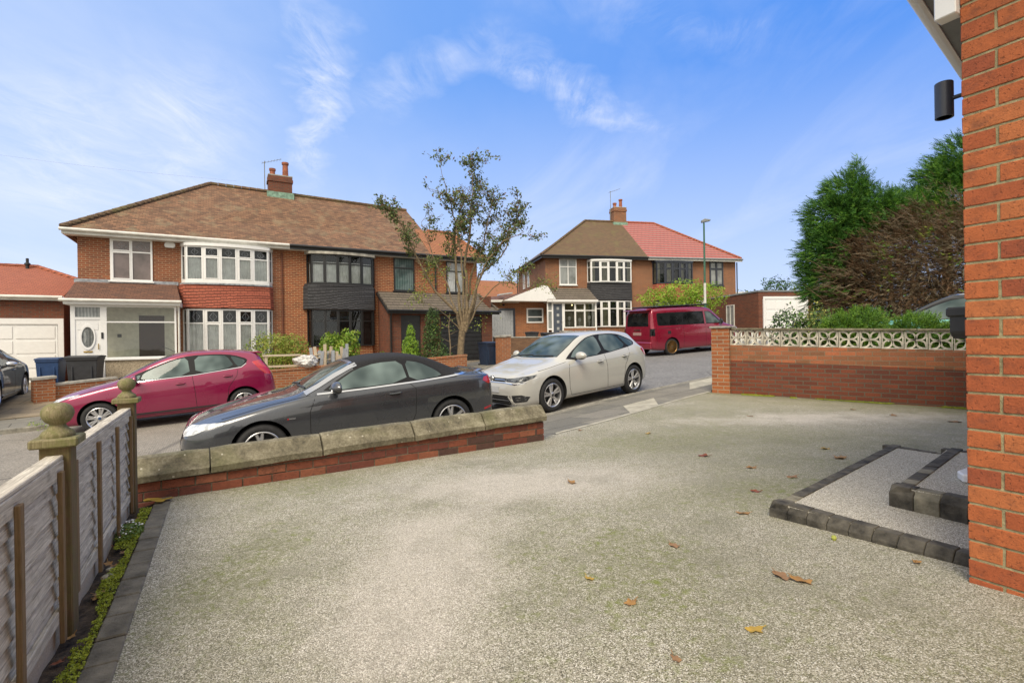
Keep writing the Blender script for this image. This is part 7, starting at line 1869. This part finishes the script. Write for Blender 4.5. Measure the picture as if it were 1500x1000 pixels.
def conifer(label, loc, blobs, n, size, mats, trunk_h, browns=None, out=.9, wind=(-.5, 0, .12), name='conifer'):
    t = thing(name, label, 'conifer', loc)
    mb = MB(); mb.tube([(0, 0, -.3), (.05, 0, trunk_h * .5), (0, 0, trunk_h)], [.2, .13, .04], 8)
    for k in range(14):
        z = trunk_h * random.uniform(.15, .9); a_ = random.uniform(0, 6.28); L = random.uniform(.8, 1.5)
        mb.tube([(0, 0, z), (math.cos(a_) * L * .5, math.sin(a_) * L * .5, z + .1), (math.cos(a_) * L, math.sin(a_) * L, z + .35)], [.04, .025, .01], 5)
    mb.build('trunk', 'barkdark', t)
    tot = sum(b[1][0] * b[1][2] for b in blobs)
    Ps, Ds = [], []
    for i, (c, r) in enumerate(blobs):
        P, d_ = blob_points(int(n * r[0] * r[2] / tot), c, r, .42, .34, 2.2, seed=i * 5 + loc[0]); Ps.append(P); Ds.append(d_)
    P = np.concatenate(Ps); d_ = np.concatenate(Ds)
    dn = d_ * out + np.array(wind) + rng.normal(size=d_.shape) * .28
    k = np.ones(len(P), bool) if browns is None else ~browns(P)
    sprays('foliage', P[k], dn[k], rng.uniform(size * .6, size * 1.25, k.sum()), mats, t)
    if browns is not None and (~k).any(): sprays('dead_foliage', P[~k], dn[~k] * np.array([1, 1, .5]), rng.uniform(size * .6, size * 1.2, (~k).sum()), ['lfBrown', 'lfGreyB', 'lfBrown'], t, width=.07)
    return t
def brown1(P): return (P[:, 0] > -.25 + .5 * nz(P, 1.1, 2)) & (P[:, 2] < 4.1 + .9 * nz(P, .9, 5)) & (P[:, 1] < .7)
conifer('tall green conifer with feathery wind-swept sprays and a browned side', (10.5, 16.2, .5), [((.3, 0, 1.3), (.75, 1.0, 1.0)), ((0, 0, 2.4), (.95, 1.1, .85)), ((-.15, 0, 3.4), (.9, 1.0, .75)), ((-.05, 0, 4.4), (.8, .9, .75)), ((.35, 0, 5.2), (.62, .7, .62)), ((1.1, 0, 4.7), (.8, .9, .6)), ((1.9, .1, 4.55), (.8, .8, .42)), ((.7, .4, 3.2), (1.0, 1.0, 1.5)), ((.75, 0, 5.75), (.16, .2, .5))], 30000, .30, ['lfConif', 'lfConif', 'lfConifB', 'lfConif'], 5.2, brown1)
conifer('dark green conifer partly hidden behind the brick corner at the right', (14.4, 16.6, .5), [((0, 0, 3.0), (1.6, 1.4, 2.2)), ((.3, 0, 5.2), (1.1, 1.1, 1.0)), ((-.8, 0, 4.7), (.75, .8, .6)), ((.7, 0, 6.3), (.9, .9, .85)), ((-.1, 0, 5.9), (.6, .6, .45)), ((-1.7, .1, 4.35), (1.0, .8, .55)), ((-1.2, .2, 4.9), (.7, .7, .5))], 22000, .34, ['lfConif', 'lfConif', 'lfConifB'], 6.2, lambda P: (P[:, 2] < 4.0 + .6 * nz(P, .9, 5)), wind=(-.4, 0, .2))
# dead brown hedge in front: mass of dry sprays and bare crossing twigs
hd = thing('dead_hedge', 'large browned dead conifer hedge full of bare twigs behind the wall', 'hedge', (12.3, 15.3, .45))
BL = [((-1.45, .1, 1.9), (1.15, .7, 1.8)), ((-.2, 0, 2.4), (1.5, .8, 2.1)), ((1.2, 0, 2.7), (1.6, .8, 2.3)), ((2.5, .1, 2.6), (1.3, .8, 2.4))]
Ps, Ds = [], []
for i, (c_, r_) in enumerate(BL):
    P, d_ = blob_points(4200, c_, r_, .5, .3, 2.4, seed=i * 3 + 50); Ps.append(P); Ds.append(d_)
P = np.concatenate(Ps); d_ = np.concatenate(Ds); dn = d_ * .5 + np.array([-.75, -.25, -.02]) + rng.normal(size=P.shape) * .3
sprays('dead_foliage', P, dn, rng.uniform(.22, .5, len(P)), ['lfBrown', 'lfGreyB', 'lfBrown', 'lfGreyB'], hd, k=9, spread=.45, width=.055)
mb = MB()
for k in range(420):
    i = random.randrange(len(P)); p = Vector(P[i]); L = random.uniform(.4, 1.1); a_ = Vector((random.choice([-1, -1, 1]) * random.uniform(.5, 1), random.uniform(-.4, .1), random.uniform(-.45, .55))).normalized()
    mb.tube([p, p + a_ * L * .5 + Vector((0, 0, random.uniform(-.08, .08))), p + a_ * L], [.011, .008, .003], 3, cap=False)
for k in range(12):
    x = random.uniform(-1.2, 2.8); mb.tube([(x, .1, 0), (x + random.uniform(-.3, .3), .05, 1.4), (x + random.uniform(-.6, .6), 0, 3.0)], [.07, .05, .015], 6)
mb.build('twigs', 'twig', hd)
k = (nz(P, 1.3, 8) > .30) & (rng.uniform(size=len(P)) < .18); sprays('green_regrowth', P[k] + np.array([0, -.1, 0]), dn[k], rng.uniform(.2, .34, k.sum()), ['lfYellow', 'lfConifB'], hd, k=9)
bush('laurel_shrub', 'dark glossy green shrub under the dead hedge right of the white garage door', 'shrub', (10.35, 14.6, .45), [((0, 0, .75), (.85, .6, .7)), ((.9, 0, .55), (.8, .5, .5)), ((1.9, 0, .4), (.9, .5, .4))], ['lfDark', 'lfDark', 'lfConif'], 5200, .085)
bush('shrub', 'small dark leafy shrub poking above the wall in front of the garage door', 'shrub', (6.25, 11.4, .45), [((0, 0, .85), (.42, .3, .50)), ((.5, 0, .75), (.4, .3, .45)), ((.2, 0, .4), (.5, .3, .4))], ['lfDark', 'lfJun'], 6500, .06)
bush('shrub', 'olive green shrub above the middle of the pierced wall', 'shrub', (6.85, 11.2, .45), [((0, 0, .9), (.5, .35, .46)), ((.5, 0, .8), (.4, .3, .4)), ((.2, 0, .4), (.6, .3, .4))], ['lfTree', 'lfJun', 'lfVar'], 7000, .06)
def juniper(label, loc, blobs, n):
    t = thing('juniper', label, 'shrub', loc); Ps, Ds = [], []
    for i, (c_, r_) in enumerate(blobs):
        P, d_ = blob_points(n, c_, r_, .4, .25, 2, seed=loc[0] + i); Ps.append(P); Ds.append(d_)
    P = np.concatenate(Ps); d_ = np.concatenate(Ds); sprays('foliage', P, d_ * .7 + np.array([-.1, -.1, .5]) + rng.normal(size=P.shape) * .2, rng.uniform(.08, .2, len(P)), ['lfJun', 'lfLaurel', 'lfConifB'], t, k=7, width=.22)
    mb = MB(); mb.tube([(0, 0, -.1), (0, 0, .4)], [.04, .02], 6); mb.build('stem', 'barkdark', t)
juniper('spreading bright green juniper above the pierced wall, left of the teal car', (7.3, 10.5, .45), [((0, 0, .88), (.55, .3, .36)), ((-.4, 0, .8), (.35, .3, .3)), ((.1, 0, .5), (.5, .3, .4))], 2600)
juniper('second spreading juniper, overlapping the nose of the teal car', (7.75, 9.5, .40), [((-.1, 0, .78), (.5, .3, .34)), ((.45, -.1, .66), (.4, .25, .28)), ((.1, 0, .4), (.5, .3, .4))], 2600)
# far trees
def roundtree(label, loc, blobs, n, size, mats, group='distant trees'):
    bush('distant_tree', label, 'tree', loc, blobs, mats, n, size, group, stems=True, kids='crown', zmin=None)
roundtree('distant round dark evergreen above the flat garage roof', (28.6, 54, 1.2), [((0, 0, 4.7), (1.7, 1.6, 1.7)), ((.3, 0, 3.2), (1.3, 1.3, 1.5))], 3600, .22, ['lfDark', 'lfDark', 'lfConif'])
roundtree('distant pale leafy tree between the extension and the dark evergreen', (30.5, 66, 1.2), [((0, 0, 4.4), (2.6, 2, 1.6)), ((2.5, 0, 3.8), (2, 2, 1.3))], 2600, .26, ['lfFar', 'lfYellow', 'lfFar'])
roundtree('distant light green tree just left of the tall conifer', (28.5, 48, 1.2), [((0, 0, 3.6), (2.0, 2, 1.7)), ((3.2, 0, 3.2), (2, 2, 1.8))], 3200, .22, ['lfFar', 'lfYellow'])
# weeds
def weed(x, y, z, r, label, n=70):
    t = tag(scatter_quads('weed', np.stack([rng.normal(0, r, n) , rng.normal(0, r * .6, n), np.abs(rng.normal(0, r * .5, n))], 1), rng.uniform(.02, .05, n), np.tile([0, -.3, .8], (n, 1)), ['lfLaurel', 'lfYellow'], .8, .4), label, 'weed')
    t.location = (x, y, z)
weed(-10.05, 10.55, roadz(-10, 10.5) + .10, .09, 'tuft of green weed in a pavement joint at the left kerb')
weed(-9.5, 10.3, roadz(-9.5, 10.3) + .03, .12, 'tuft of green weed in the gutter below the left kerb')
# moss film along the foot of the boundary wall
n = 16000; tx = rng.uniform(.0, 5.0, n); ty = -np.abs(rng.normal(0, .08, n)) ; M_ = dw.matrix_basis
a_ = R(-40.3); X = 3.98 + tx * math.cos(a_) - ty * math.sin(a_); Y = 9.97 + tx * math.sin(a_) + ty * math.cos(a_)
P = np.stack([X, Y, np.array([drivez(x, y) for x, y in zip(X, Y)]) + .004 + rng.uniform(0, .012, n)], 1); k = nz(P, 2.2, 1) > -.05 + 1.5 * -ty - .1
tag(scatter_quads('moss', P[k], rng.uniform(.01, .022, k.sum()), np.tile([0, 0, 1.], (k.sum(), 1)), 'moss', .6, .5), 'yellow-green moss line along the foot of the boundary wall', 'moss', kind='stuff')
# ground of the plot beyond the fence
mb = MB(); rows = []
for s in np.linspace(-14, -.97, 14):
    rows.append([(*SU(s, u), -.03 - .03 * max(0, -s - 1)) for u in np.linspace(-6, 5.0, 8)])
mb.grid(rows); struct(mb.build('neighbour_ground', 'pavers', smooth=True))
